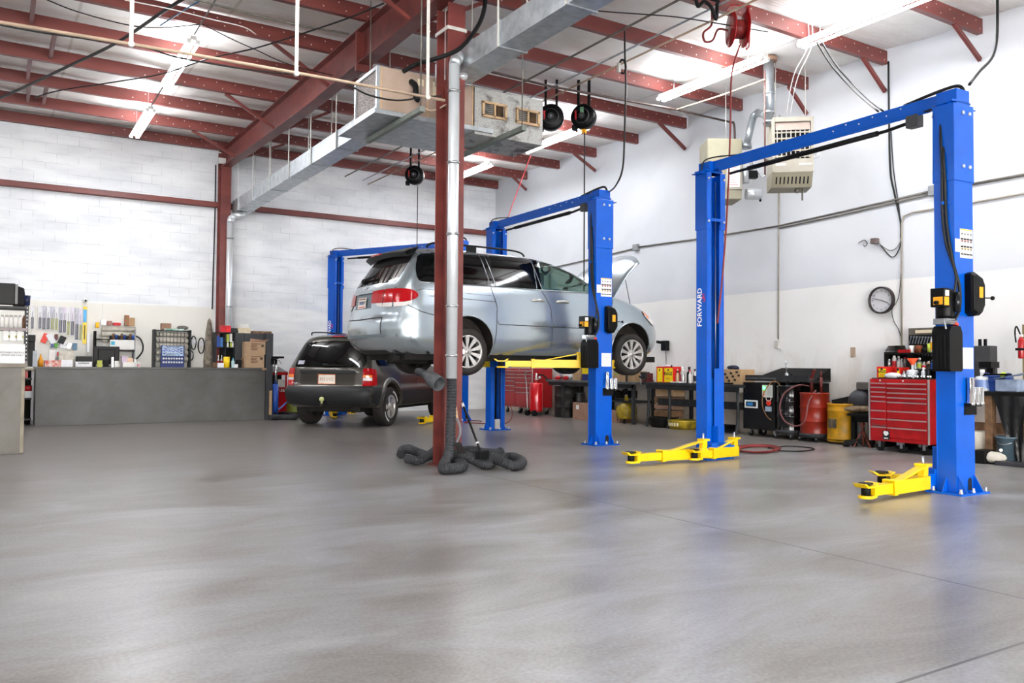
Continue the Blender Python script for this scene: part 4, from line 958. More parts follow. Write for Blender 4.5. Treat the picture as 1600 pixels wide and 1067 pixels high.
vp('engine_bay', MB().sheet([(1.3, -.6, 1.155), (1.55, -.55, 1.13), (1.9, -.4, 1.06), (1.9, .4, 1.06), (1.55, .55, 1.13), (1.3, .6, 1.155)], (0, 0, 1), .02), M_DARK)
for yy_ in (-.38, .38):
    q = MB(); q.box(.0, .1, yy_-.11, yy_+.11, 1.30, 1.5); q.box(.0, .08, yy_-.03, yy_+.03, 1.21, 1.32); vp('headrest', q, M_INT)
vp('mirror', MB().ball((.86, 0, 1.32), .05, (.4, 1.6, .8)), M_INT); vp('steering_wheel', MB().tube([(.62+.05*math.sin(t), .40+.19*math.cos(t), 1.25+.1*math.sin(t)) for t in [2*PI*i/16 for i in range(16)]], .013, 6, closed=True), M_INT)
for xx in (-1.5, 1.5):
    for sd in (-1, 1): wheel(van, xx, sd*.845, 1.34, .335, .225, .232, 10, sd, .5)
for sd in (-1, 1): vp('door_mirror', MB().ball((.86, sd*1.02, 1.17), .09, (.7, 1.1, .8)), M_SILV)
# ---- dark SUV ----
suv = thing('suv', 'dark taupe SUV with black lower cladding parked under the farthest blue lift', 'SUV', (6.79, 16.13, 0), math.radians(41.5))
T = [(.36, -2.12, .3, 2.6, .86, 2.10, .5, 2.4), (.44, -2.24, .3, 2.8, .905, 2.24, .5, 2.4), (.60, -2.27, .28, 3, .915, 2.27, .5, 2.4), (.72, -2.26, .27, 3, .915, 2.26, .45, 2.4), (.75, -2.16, .22, 3, .895, 2.2, .4, 2.6), (.98, -2.15, .22, 3, .895, 2.16, .4, 2.6),
     (1.03, -2.14, .22, 3, .885, 2.1, .4, 2.6), (1.08, -2.13, .22, 3, .875, 1.5, .3, 2.6), (1.12, -2.12, .22, 3, .86, 1.0, .3, 2.8), (1.3, -2.02, .22, 3, .80, .78, .3, 2.8), (1.5, -1.90, .22, 3, .735, .42, .3, 2.8), (1.62, -1.82, .22, 3, .69, .18, .3, 2.8), (1.68, -1.76, .3, 2.6, .64, .0, .3, 2.6), (1.715, -1.68, .35, 2.4, .55, -.15, .4, 2.4), (1.73, -1.5, .4, 2.4, .40, -.4, .4, 2.4)]
J = Shell(T)
sb = part('body', J.body(), M_BRONZE, suv, world=False)
carve(sb, [MB().cyl((xx, sd*.66, .40), (xx, sd*1.3, .40), .42, n=36) for xx in (-1.345, 1.345) for sd in (-1, 1)], M_WELL); sharp(sb)
def jp(nm, mb, m, lab=None, par=None): return part(nm, mb, m, par or suv, lab, world=False)
jp('rear_window', J.rp([(-.72, 1.15, 1.45), (-.70, 1.11, 1.58), (-.6, 1.10, 1.65), (0, 1.095, 1.665), (.6, 1.10, 1.65), (.70, 1.11, 1.58), (.72, 1.15, 1.45)], .006), M_DGLS, 'large dark tailgate glass')
jp('brake_light', J.rp([(-.13, 1.668, 1.70), (.13, 1.668, 1.70)], .02), M_RLENS, 'small red brake light above the glass')
jp('flag_sticker', J.rp([(.52, 1.15, 1.22), (.66, 1.15, 1.22)], .009), mat('flag_sticker_print', '#b9b7c8', .5, vary=.3, scale=60), 'small flag sticker')
jp('rear_wiper', MB().tube([(-2.15, .03, 1.12), (-2.165, -.2, 1.135), (-2.165, -.42, 1.125)], .012, 6).ball((-2.14, .03, 1.13), .05, (.6, 1.6, .8)), M_RUB)
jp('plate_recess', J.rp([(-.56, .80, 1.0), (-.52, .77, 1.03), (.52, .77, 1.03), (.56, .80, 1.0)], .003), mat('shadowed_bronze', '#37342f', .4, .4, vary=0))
jp('grab_handle', J.rp([(-.56, .99, 1.045), (.56, .99, 1.045)], .035), M_CLAD, 'black tailgate grip bar')
jp('licence_plate', J.rp([(-.17, .80, .96), (.17, .80, .96)], .012), mat('orange_edged_plate', '#e2dcd0', .5, vary=0))
q = MB()
for a, b, c_, d in ((-.17, .17, .945, .96), (-.17, .17, .80, .812)): q.v += J.rp([(a, c_, d), (b, c_, d)], .015).v if False else []
jp('plate_frame', MB().tube([(-2.172, y, z) for y, z in ((-.175, .795), (.175, .795), (.175, .965), (-.175, .965))], .006, 6, False, closed=True), M_OLENS, 'orange plate surround')
text('model_lettering', 'Jeep', M_CHROME, suv, (J.rear(.66, .80)-.006, .66, .80), .10, (0, -1, 0), (0, 0, 1), 'chrome Jeep lettering', bold=True)
text('plate_number', '825 LVZ', mat('faint_red_ink', '#b98e7c', .6, vary=0), suv, (-2.175, 0, .88), .08, (0, -1, 0), (0, 0, 1))
for sd in (-1, 1):
    lp = jp('tail_lamp', J.rp([(sd*.875, .77, 1.07), (sd*.8, .765, 1.085), (sd*.70, .765, 1.08)], .014), M_RLENS, 'tall red tail lamp')
    jp('tail_lamp', J.sp([(-2.05, .77, 1.06), (-1.95, .78, 1.05)], .012, sd), M_RLENS, 'tall red tail lamp')
    jp('turn_lens', J.rp([(sd*.86, .915, .965), (sd*.71, .915, .965)], .018), M_OLENS, 'amber segment', lp); jp('reverse_lens', J.rp([(sd*.86, .86, .91), (sd*.71, .86, .91)], .018), M_CLENS, 'clear segment', lp)
    jp('side_window', J.sp([(-1.86, 1.17, 1.50), (-1.80, 1.13, 1.60), (-1.1, 1.125, 1.615)], .005, sd), M_DGLS); jp('side_window', J.sp([(-1.0, 1.125, 1.615), (-.2, 1.125, 1.62)], .005, sd), M_DGLS); jp('side_window', J.sp([(-.12, 1.125, 1.62), (.2, 1.125, 1.58), (.62, 1.125, 1.32), (.74, 1.13, 1.2)], .005, sd), M_DGLS)
    jp('body_cladding', J.sp([(-2.1, .40, .74), (-1.80, .40, .74)], .014, sd), M_CLAD, 'black lower cladding'); jp('body_cladding', J.sp([(-.9, .38, .66), (.9, .38, .66)], .016, sd), M_CLAD, 'black lower cladding')
    for xx in (-1.345, 1.345):
        q = MB(); rows = []
        for i in range(15):
            a = PI*i/14*1.04-.06; r0, r1 = .42, .50
            rows.append([Vector((xx+r*math.cos(a), sd*(J.side(xx+r*math.cos(a), .4+r*math.sin(a))+o), .40+r*math.sin(a))) for r, o in ((r0, -.02), (r0, .035), (.46, .04), (r1, .02), (r1+.01, .0))])
        q.grid(rows); jp('fender_flare', q, M_BRONZE if xx < 0 else M_CLAD)
    for pts in ([(-1.0, 1.66), (-1.0, 1.1), (-.92, .9), (-.88, .45)], [(.02, 1.66), (-.14, 1.1), (-.1, .45)]): jp('panel_seam', J.line(pts, .008, .002, sd), M_SEAM)
    jp('roof_rail', MB().tube([(-1.75, sd*.56, 1.70), (-1.6, sd*.56, 1.76), (-.3, sd*.56, 1.77), (-.1, sd*.56, 1.71)], .014, 6), M_RUB)
q = J.rp([(-.91, .42, .745), (-.5, .40, .74), (0, .39, .74), (.5, .40, .74), (.91, .42, .745)], .03); jp('rear_bumper', q, M_CLAD, 'black rear bumper')
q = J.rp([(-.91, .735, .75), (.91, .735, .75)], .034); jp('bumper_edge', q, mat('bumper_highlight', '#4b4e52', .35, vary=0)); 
q = MB(); q.box(-2.35, -1.6, -.03, .03, .40, .45); q.box(-2.1, -2.0, -.5, .5, .36, .42); jp('tow_hitch', q, M_DARK)
jp('hitch_ball', MB().cyl((-2.34, 0, .44), (-2.34, 0, .49), .015).ball((-2.34, 0, .52), .045), mat('tennis_green', '#c9cf8f', .8, vary=0), 'pale green ball on the tow hitch')
q = MB(); q.box(-2.0, 2.0, -.6, .6, .28, .40); q.cyl((-1.345, -.7, .37), (-1.345, .7, .37), .06); q.cyl((-2.1, -.55, .36), (-1.7, -.5, .38), .07); jp('underbody', q, M_DARK)
for xx in (-1.345, 1.345):
    for sd in (-1, 1): wheel(suv, xx, sd*.79, .365, .365, .24, .215, 5, sd, .40, letters=True)
# ---------------- right wall: services and machines ----------------
def Yx(a, X, b=600): return at_x(a, b, X).y
def Zx(a, b, X): return at_x(a, b, X).z
M_REDC = mat('red_tool_chest_enamel', '#a80c14', .28, vary=.1, scale=4, coat=.3); M_REDC2 = mat('worn_red_enamel', '#a50f14', .34, vary=.16, scale=7)
M_TRIM = mat('aluminium_trim', '#c9b9b5', .3, .7, vary=.05); M_CARD = mat('cardboard', '#957460', .8, vary=.12, scale=5); M_CARD2 = mat('pale_cardboard', '#b1916c', .8, vary=.1, scale=5)
M_DGREY = mat('dark_grey_steel', '#2c2d2f', .55, .1, vary=.2, spec=.25); M_BENCH = mat('bench_steel', '#5f6163', .45, .4, vary=.2, scale=4); M_GRIME = mat('grimy_black', '#0e0d0c', .7, vary=.3, spec=.2)
M_BEIGE = mat('heater_beige', '#9f998c', .45, vary=.06); M_BPINK = mat('heater_flap', '#a8968d', .5, vary=.05); M_YDIRT = mat('oily_yellow_plastic', '#a98f1c', .45, vary=.35, scale=7, dark='#5f4f14')
M_YBIN = mat('scratched_yellow_paint', '#c48d0c', .4, vary=.3, scale=6, dark='#8f6d10'); M_REDD = mat('oily_red_drum_paint', '#86210f', .3, vary=.2, scale=4); M_BLKD = mat('gloss_black_drum_paint', '#0c0c0d', .14, vary=.1, coat=.4)
def casters(par, pts, r=.05, h=.11):
    for x, y in pts:
        q = MB(); q.cyl((x-.018, y, r), (x+.018, y, r), r, n=16); c = part('caster_wheel', q, M_RUB, par)
        q = MB(); q.box(x-.026, x+.026, y-.02, y+.02, r, h); part('caster_fork', q, M_STEEL, c)
def tool_chest(label, x0, x1, y0, y1, z0, z1, layout, m, frac=.34, logo=False):
    t = thing('tool_chest', label, 'tool chest', ((x0+x1)/2, (y0+y1)/2, 0), 0, 'red rolling tool chests')
    part('cabinet_body', MB().box(x0+.012, x1, y0, y1, z0, z1), m, t, bev=.006)
    for y in (y0+.012, y1-.012): part('corner_trim', MB().box(x0-.004, x0+.012, y-.01, y+.01, z0, z1), M_TRIM, t)
    ys = y1-(y1-y0)*frac; H = z1-z0-.1
    for col, (a, b) in enumerate(((ys+.01, y1-.035), (y0+.035, ys-.01))):
        z = z1-.05
        for h in layout[col]:
            hh = H*h
            d = part('drawer', MB().box(x0-.006, x0+.03, a, b, z-hh+.006, z-.002), m, t, bev=.003)
            part('drawer_pull', MB().prism([(x0-.022, z-.004), (x0-.004, z-.004), (x0-.004, z-.022), (x0-.02, z-.018)], 'y', a+.004, b-.004), M_TRIM, d); z -= hh
    for yy_ in (y0+(y1-y0)*.42, y1-.2*(y1-y0)): part('lock', MB().cyl((x0-.002, yy_, z1-.024), (x0+.012, yy_, z1-.024), .012, n=10), M_CHROME, t)
    casters(t, [(x, y) for x in (x0+.09, x1-.08) for y in (y0+.12, (y0+y1)/2, y1-.12)], .055, z0+.005)
    return t
chA = tool_chest('far red tool chest with shiny trim beyond the red tank, under the minivan', 10.75, 11.32, 16.35, 17.72, .16, 1.09, ([.1, .1, .1, .14, .14, .42], [.1, .1, .14, .14, .14, .38]), M_REDC, .45)
chB = tool_chest('near worn red tool chest with many drawers beside the front blue post', 10.45, 11.05, Yx(1452, 10.45), Yx(1357, 10.45), .14, 1.0, ([.075, .085, .085, .085, .17, .15, .15, .2], [.085, .085, .085, .085, .16, .15, .15, .2]), M_REDC2, .31)
yb0, yb1 = Yx(1452, 10.45), Yx(1357, 10.45)
text('drawer_lettering', 'Snap-on', mat('grey_lettering', '#5d4a4a', .4, .3, vary=0), chB, (10.45-.01-10.75, yb1-.17-(yb0+yb1)/2, .36), .07, (0, -1, 0), (0, 0, 1), 'small grey Snap-on lettering')
part('skull_sticker', MB().box(10.43, 10.441, yb1-.33, yb1-.23, .17, .29), M_INK, chB, 'small black and white sticker')
q = MB(); q.sheet([(10.429, yb1-.24, .26), (10.429, yb1-.25, .285), (10.429, yb1-.31, .28), (10.429, yb1-.32, .25), (10.429, yb1-.29, .22), (10.429, yb1-.26, .225)], (-1, 0, 0), .001); q.box(10.428, 10.43, yb1-.31, yb1-.25, .18, .195); part('sticker_print', q, M_STICK, chB)
part('side_bar', MB().tube([(10.7, yb0-.01, .9), (10.7, yb0-.04, .88), (10.7, yb0-.04, .3), (10.7, yb0-.01, .28)], .012, 6, False), M_STEEL, chB)
# ---- small container builders ----
def bottle(x, y, z, h, r, m, label, cat='bottle', neck=.45, capm=None, lab=None, grp='bottles on the benches and shelves', kind='bottle', nh=.72):
    t = thing(kind, label, cat, (x, y, z), 0, grp)
    part('bottle_body', MB().lathe([(0, 0), (r*.94, 0), (r, h*.03), (r, h*(nh-.12)), (r*.85, h*(nh-.04)), (r*neck, h*nh+.0), (r*neck, h*.88), (0, h*.88)], n=16), m, t, world=False)
    part('bottle_cap', MB().lathe([(r*neck*1.15, h*.86), (r*neck*1.15, h*.98), (r*neck*.9, h), (0, h)], n=12), capm or M_WHITE, t, world=False)
    if lab: part('bottle_label', MB().lathe([(r*1.01, h*.12), (r*1.01, h*.52)], n=16), lab, t, world=False)
    return t
def can(x, y, z, h, r, m, label, cat='can', capm=None, grp='cans on the benches and shelves', kind='spray_can', lab=None):
    t = thing(kind, label, cat, (x, y, z), 0, grp)
    part('can_body', MB().lathe([(0, 0), (r, .002), (r, h*.8), (r*.72, h*.86), (r*.5, h*.87), (0, h*.87)], n=16), m, t, world=False)
    part('can_cap', MB().lathe([(r*.6, h*.83), (r*.6, h*.98), (r*.5, h), (0, h)], n=12), capm or M_WHITE, t, world=False)
    if lab: part('can_label', MB().lathe([(r*1.01, h*.15), (r*1.01, h*.6)], n=16), lab, t, world=False)
    return t
def cup(x, y, z, h, r0, r1, m, label, cat, name, grp=None, hollow=True):
    return solo(name, MB().lathe([(0, 0), (r0, 0), (r1, h), (r1*.93, h), (r0*.9, .01), (0, .012)], (x, y, z), n=20), m, label, cat, grp)
def crate(name, x0, x1, y0, y1, z0, z1, m, label, cat='box', grp=None, tape=None, opened=False, face=None):
    t = thing(name, label, cat, ((x0+x1)/2, (y0+y1)/2, z0), 0, grp)
    if opened:
        q = MB(); w_ = .006
        q.box(x0, x1, y0, y0+w_, z0, z1); q.box(x0, x1, y1-w_, y1, z0, z1); q.box(x0, x0+w_, y0+w_, y1-w_, z0, z1); q.box(x1-w_, x1, y0+w_, y1-w_, z0, z1); q.box(x0, x1, y0, y1, z0, z0+.01)
        part('box_body', q, m, t)
        part('flap', MB().sheet([(x0, y0, z1), (x0, y1, z1), (x0-.06, y1, z1-.05), (x0-.06, y0, z1-.05)], (0, 0, 1), .005), m, t)
    else:
        part('box_body', MB().box(x0, x1, y0, y1, z0, z1), m, t, bev=.003)
        part('tape', MB().box(x0-.001, x1+.001, (y0+y1)/2-.02, (y0+y1)/2+.02, z1-.02, z1+.001), tape or M_CARD2, t)
    if face: part('box_label', face[0], face[1], t)
    return t
def drum(label, x, y, r, h, m, z0=0, dolly=False, kind='oil_drum', grp='steel drums along the right wall', rings=(.33, .66)):
    t = thing(kind, label, 'drum', (x, y, 0), 0, grp)
    P = [(0, z0), (r, z0), (r*1.02, z0+.012), (r, z0+.03)]
    for f in rings: P += [(r, z0+h*f-.02), (r*1.035, z0+h*f-.006), (r*1.035, z0+h*f+.006), (r, z0+h*f+.02)]
    P += [(r, z0+h-.03), (r*1.03, z0+h-.02), (r*1.03, z0+h), (r*.97, z0+h), (r*.97, z0+h-.018), (0, z0+h-.018)]
    part('drum_shell', MB().lathe(P, n=40), m, t, world=False)
    part('bung', MB().cyl((r*.5, 0, z0+h-.018), (r*.5, 0, z0+h+.004), .03, n=12), M_STEEL, t, world=False)
    if dolly:
        part('dolly_ring', MB().lathe([(r*.7, z0-.04), (r*1.08, z0-.04), (r*1.08, z0+.03), (r*1.04, z0+.03), (r*1.04, z0-.005), (r*.7, z0-.005), (r*.7, z0-.04)], n=32), M_DGREY, t, world=False)
        for k in range(4):
            a = PI/4+k*PI/2; cx, cy = r*1.0*math.cos(a), r*1.0*math.sin(a)
            c = part('caster_wheel', MB().cyl((cx-.014, cy, .035), (cx+.014, cy, .035), .035, n=14), M_RUB, t, world=False)
            part('caster_fork', MB().box(cx-.02, cx+.02, cy-.015, cy+.015, .035, z0-.035), M_STEEL, c, world=False)
    return t
def bench(label, x0, x1, y0, y1, h, m_top, m_leg, th=.05, shelf=None, lw=.06, curved=False, name='workbench', legs=None):
    t = thing(name, label, 'workbench', ((x0+x1)/2, (y0+y1)/2, 0), 0)
    part('bench_top', MB().box(x0, x1, y0, y1, h-th, h), m_top, t, bev=.004)
    for x in (x0+.06, x1-.06):
        for y in (legs or (y0+.08, y1-.08)):
            if curved and x < (x0+x1)/2: q = MB(); q.tube([(x, y, h-th), (x+.01, y, h*.6), (x+.0, y, h*.25), (x-.04, y, 0)], lw/2, 6)
            else: q = MB().box(x-lw/2, x+lw/2, y-lw/2, y+lw/2, 0, h-th)
            part('leg', q, m_leg, t)
    if shelf: part('stretcher', MB().box((x0+x1)/2-.02, (x0+x1)/2+.02, y0+.1, y1-.1, shelf-.05, shelf+.08), m_leg, t)
    q = MB(); q.box(x0+.03, x0+.06, y0+.08, y1-.08, h-th-.08, h-th); part('apron', q, m_leg, t)
    return t
# far bench, drum, tank
BX0, BX1 = 10.72, 11.36
ya, yb_ = 12.63, 15.76; hb = .84
bench('dark bench with grey top along the right wall between the tank and the blue post', BX0, BX1, ya, yb_, hb, M_BENCH, M_DGREY, .045, legs=(12.75, 14.05, 15.15))
drum('black sooty drum standing under the far end of the far bench', 11.05, Yx(886, 11.05), .28, .70, mat('sooty_black_paint', '#1f1c19', .5, vary=.3), grp='steel drums along the right wall')
x = 10.62; y = Yx(838, x)
tk = thing('oil_drain_tank', 'tall red oil drain tank on two black wheels in front of the far tool chest', 'tank', (x, y, 0))
part('tank_shell', MB().lathe([(0, .10), (.15, .10), (.155, .13), (.155, .72), (.14, .76), (.0, .77)], n=32), mat('glossy_red_tank', '#c1121a', .16, vary=.05, coat=.5), tk, world=False)
for sy in (-.13, .17): part('wheel', MB().cyl((-.12, sy+.0, .07), (-.12, sy+.035, .07), .07, n=20), M_RUB, tk, world=False)
part('front_caster', MB().cyl((-.02, -.19, .03), (-.02, -.16, .03), .03).box(-.04, 0, -.19, -.16, .03, .1), M_STEEL, tk, world=False)
part('pump_fitting', MB().cyl((0, 0, .77), (0, 0, .98), .02).cyl((-.05, 0, .84), (.05, -.05, .84), .014).ball((.06, -.05, .88), .035), M_CHROME, tk, world=False)
part('push_handle', MB().tube([(-.16, .12, .12), (-.18, .14, .7), (-.2, .16, .98), (-.2, .0, 1.02)], .012, 6), M_STEEL, tk, world=False)
part('drain_hose', MB().tube([(.03, -.04, .95), (.12, -.12, .93), (.17, -.2, .85), (.2, -.3, .84)], .018, 8), M_RUB, tk, world=False)
wire('red_air_hose', [at_x(784, 625, 10.5), at_x(795, 632, 10.4), at_x(800, 642, 10.3), at_z(798, 655, .02), at_z(785, 662, .012), at_z(745, 661, .012), at_z(725, 660, .012), at_z(740, 657, .012), at_z(752, 658, .012)], .010, M_REDH, 'thin red air hose looping down to the floor behind the blue post', 'hose')
yk = lambda a: Yx(a, 10.95)
crate('cardboard_box', 10.75, 11.2, Yx(914, 10.75)-.35, Yx(895, 10.75), .0, .36, M_CARD, 'brown cardboard box lying on the floor under the far bench, left of the blue post', face=(MB().box(10.744, 10.749, Yx(900, 10.74)-.10, Yx(900, 10.74), .22, .31), M_STICK))
crate('cardboard_box', 10.8, 11.25, Yx(965, 10.8)-.05, Yx(950, 10.8), 0, .25, M_CARD, 'brown cardboard box on the floor right of the middle blue post')
crate('cardboard_box', 10.95, 11.3, Yx(907, 10.95), Yx(895, 10.95), hb, hb+.36, M_CARD2, 'tall tan cardboard box standing on the far bench')
crate('rag_box', 10.98, 11.28, Yx(932, 10.98), Yx(909, 10.98), hb+.14, hb+.34, mat('yellow_rag_print', '#f2d60f', .5, vary=.05), 'yellow and red rag box lying on the blue tray of the far bench', face=(MB().box(10.972, 10.979, Yx(925, 10.98), Yx(911, 10.98), hb+.28, hb+.33), M_REDP))
solo('blue_tray', MB().box(10.9, 11.3, Yx(932, 10.9), Yx(909, 10.9), hb, hb+.14), mat('navy_plastic', '#1e2a66', .4, vary=0), 'navy blue plastic tub under the yellow rag box', 'tub', bev=.01)
crate('parts_box', 11.0, 11.3, Yx(969, 11.0), Yx(958, 11.0), hb, hb+.24, M_CARD2, 'left tan parts box with green marks on the far bench', grp='tan boxes on the far bench', face=(MB().box(10.992, 10.999, Yx(966, 11), Yx(960, 11), hb+.14, hb+.17), mat('green_print', '#8fae4b', .6)))
crate('parts_box', 11.0, 11.3, Yx(992, 11.0), Yx(970, 11.0), hb, hb+.22, M_CARD2, 'right wide tan parts box with green marks on the far bench', grp='tan boxes on the far bench', face=(MB().box(10.992, 10.999, Yx(990, 11), Yx(983, 11), hb+.13, hb+.17), mat('green_print', '#8fae4b', .6)))
crate('parts_box', 11.1, 11.32, Yx(1012, 11.1)+.05, Yx(997, 11.1), hb+.03, hb+.33, M_CARD, 'small brown box near the wall behind the front wheel of the minivan') if False else None
for k, (a, b, m_, s_) in enumerate(((872, 590, M_REDC, 'red'), (884, 592, M_REDC2, 'dull red'))):
    p = at_x(a, b, 10.95); solo('engine_part', MB().ball((p.x, p.y, hb+.05), .06, (1, 1.6, .8)).box(p.x-.06, p.x+.03, p.y-.05, p.y+.06, hb, hb+.05), m_, s_+' metal part lying at the left end of the far bench', 'car part')
p = at_x(877, 586, 11.1); can(p.x, p.y, hb, .2, .04, M_STEEL, 'bare metal can standing at the left end of the far bench')
p = at_x(889, 586, 11.15); solo('white_rag', MB().ball((p.x, p.y, hb+.06), .09, (1, 1.4, .9)), mat('white_cloth', '#d8d9dc', .9, bump=.5, bscale=12), 'white rag bundled on the far bench beside the tan box', 'rag')
p = at_x(907, 628, 11.1); kt = thing('stock_pot', 'steel pot standing behind the brown box under the far bench', 'pot', (p.x, p.y, .0)); part('pot_body', MB().lathe([(0, .36), (.1, .36), (.105, .38), (.105, .55), (.11, .55), (.11, .56), (.08, .57), (0, .57)], n=24), M_STEEL, kt, world=False); part('pot_stand', MB().box(-.1, .1, -.1, .1, 0, .36), M_GRIME, kt, world=False)
for a, b0, b1, nm in ((957, 610, 620, 'left'), (966, 608, 621, 'middle'), (976, 611, 620, 'right')):
    p = at_x(a, b1, 10.95); solo('engine_part', MB().box(p.x, p.x+.25, p.y-.1, p.y+.08, p.z-.02, p.z+.12).ball((p.x, p.y, p.z+.1), .06), M_GRIME, nm+' of the black greasy parts on the lower shelf right of the middle blue post', 'car part', 'greasy parts on the lower shelf')
solo('lower_shelf', MB().box(10.85, 11.3, 12.8, 14.0, .42, .46), M_DGREY, 'dark lower shelf under the right half of the far bench', 'shelf')
# oil drain funnel
x, y = 10.95, Yx(979, 10.95); od = thing('oil_drainer', 'yellow oil drainer tub on casters with a tall black tube', 'oil drainer', (x, y, 0))
part('tub', MB().lathe([(0, .09), (.19, .09), (.21, .12), (.21, .30), (.19, .35), (.08, .42), (.045, .47), (.04, .55), (0, .56)], n=28), M_YDIRT, od, world=False)
part('riser_tube', MB().cyl((0, 0, .55), (0, 0, 1.0), .022), M_RUB, od, world=False); part('collar', MB().cyl((0, 0, .54), (0, 0, .58), .03), M_STEEL, od, world=False)
for k in range(5): a = 2*PI*k/5; part('caster_wheel', MB().cyl((.17*math.cos(a)-.012, .17*math.sin(a), .03), (.17*math.cos(a)+.012, .17*math.sin(a), .03), .03, n=12).box(.17*math.cos(a)-.016, .17*math.cos(a)+.016, .17*math.sin(a)-.01, .17*math.sin(a)+.01, .03, .1), M_RUB, od, world=False)
solo('oil_pan_base', MB().box(11.02, 11.3, 13.4, 14.0, 0, .05), M_GRIME, 'flat black pan on the floor behind the yellow oil drainer', 'pan') if False else None
# middle bench with rags and bottles
C0_, C1_ = 10.66, 11.34; y0, y1 = Yx(1157, C0_), Yx(1003, C0_); hb2 = Zx(1080, 599, C0_)
bench('dark steel bench with curved legs behind the second blue post', C0_, C1_, y0, y1, hb2, M_DGREY, M_DGREY, .05, .46, .055, True, legs=(y0+.12, (y0+y1)/2+.55, y1-.12))
vs = thing('bench_vise', 'dark red bench vise on the left end of the middle bench', 'vise', (10.85, Yx(1012, 10.85), hb2))
part('vise_body', MB().box(-.1, .1, -.07, .07, 0, .04).box(-.06, .1, -.05, .05, .04, .17), mat('dark_red_vise', '#5c1d1f', .4, vary=.2), vs, world=False, bev=.012)
part('jaw', MB().box(-.14, -.07, -.06, .06, .05, .19).box(-.06, .0, -.06, .06, .16, .19), M_DGREY, vs, world=False, bev=.005); part('screw_handle', MB().cyl((-.19, 0, .1), (-.12, 0, .1), .014).cyl((-.18, 0, -.12), (-.18, 0, .14), .007), M_STEEL, vs, world=False)
part('slide', MB().box(-.2, .1, -.025, .025, .08, .12), M_DGREY, vs, world=False)
def ragbox(x, ya, yb, z0, h, label, big=True):
    t = thing('rag_box', label, 'box', (x+.1, (ya+yb)/2, z0), 0, 'yellow rag boxes')
    part('box_body', MB().box(x, x+.22, ya, yb, z0, z0+h), M_INKR if False else mat('red_box_print', '#cf2017', .5, vary=.04), t, bev=.004)
    part('yellow_panel', MB().box(x-.003, x-.0005, ya+.015, yb-.03, z0+.01, z0+h-.03), mat('yellow_rag_print', '#f2d60f', .5, vary=.05), t)
    if big: text('rag_lettering', 'RAGS', M_INK, t, (x-.0045-(x+.1), 0, h*.55), (yb-ya)*.33, (0, -1, 0), (0, 0, 1), bold=True); text('rag_lettering', 'BOX', M_INKR, t, (x-.0045-(x+.1), 0, h*.26), (yb-ya)*.16, (0, -1, 0), (0, 0, 1))
    part('box_emblem', MB().cyl((x-.004, (ya+yb)/2, z0+h*.78), (x-.003, (ya+yb)/2, z0+h*.78), .02, n=12), M_INK, t)
    return t
X_ = 10.8
ragbox(X_, Yx(1036, X_), Yx(1025.5, X_), hb2, .30, 'narrow end of yellow and red rag box beside the vise', False)
ragbox(X_, Yx(1052, X_), Yx(1036.5, X_), hb2, .30, 'big yellow and red RAGS box on the middle bench')
p = at_x(1043, 577, 10.95); solo('white_rag', MB().ball((p.x, p.y, hb2+.315), .05, (1, 1.6, .5)), mat('white_cloth', '#d8d9dc', .9, bump=.5, bscale=12), 'white rag lying on top of the RAGS box', 'rag')
M_SIL = mat('silver_can_metal', '#b9b6b2', .3, .7, vary=.1, scale=20); M_WB = mat('white_bottle_plastic', '#d9d7d3', .4, vary=.05); M_BR = mat('brown_label', '#6b4a33', .6, vary=.2); M_PINK = mat('magenta_label', '#b03066', .5, vary=0); M_GRN = mat('lime_label', '#a8b83e', .5, vary=.1)
M_BLUB = mat('blue_plastic', '#23489a', .35, vary=.05); M_TRB = mat('cloudy_jug_plastic', '#c9cdd0', .35, vary=.05); M_AMB = mat('amber_plastic', '#7a5228', .4)
for k, (a, h, r, m_, lab, capm, wd_) in enumerate(((1051, .33, .035, M_SIL, None, M_BLACK, 'silver tall'), (1056, .26, .04, M_SIL, M_BR, M_WHITE, 'grey and brown'), (1060.5, .22, .035, M_TANL, None, M_BLACK, 'tan stubby'), (1064, .30, .036, M_WB, M_PINK, M_WHITE, 'white magenta labelled'), (1069, .25, .035, M_SIL, None, M_WHITE, 'plain silver'), (1075, .30, .045, M_BLACK, None, M_BLACK, 'tall black'), (1080, .24, .03, M_WB, None, M_INKR, 'small white'), (1084, .26, .035, M_SIL, M_INK, M_BLACK, 'black and silver'))):
    bottle(10.85+.06*(k % 2), Yx(a, 10.88), hb2, h, r, m_, wd_+' bottle on the middle bench between RAGS box and blue post', capm=capm, lab=lab)
solo('shop_towel', MB().box(10.72, 10.9, Yx(1066, 10.8), Yx(1052, 10.8), hb2, hb2+.02), mat('white_cloth', '#d8d9dc', .9, bump=.5, bscale=12), 'folded white towel at the front edge of the middle bench', 'towel', bev=.006)
cb = crate('cardboard_box', 10.85, 11.2, Yx(1157, 10.85), Yx(1124, 10.85), hb2, hb2+.26, M_CARD2, 'orange brown box with black print on the right end of the middle bench')
for k in range(9): yy_ = Yx(1130+3*k, 10.845); zz = hb2+.04+.19*((k*37) % 10)/10; part('box_print', MB().cbox((10.846, yy_, zz), .004, .05, .035, 0), M_INK, cb)
p = at_x(1142, 585, 10.9); solo('work_gloves', MB().ball((10.95, p.y, hb2+.29), .07, (1.2, 1.7, .6)).ball((10.9, p.y-.12, hb2+.28), .05, (1, 1.3, .5)), mat('navy_cloth', '#22263a', .9, bump=.4, bscale=14), 'navy work gloves lying on the orange brown box', 'gloves')
solo('black_tray', MB().box(10.72, 10.84, Yx(1140, 10.75), Yx(1128, 10.75), hb2, hb2+.03), M_GRIME, 'black bar lying in front of the orange brown box', 'tray')
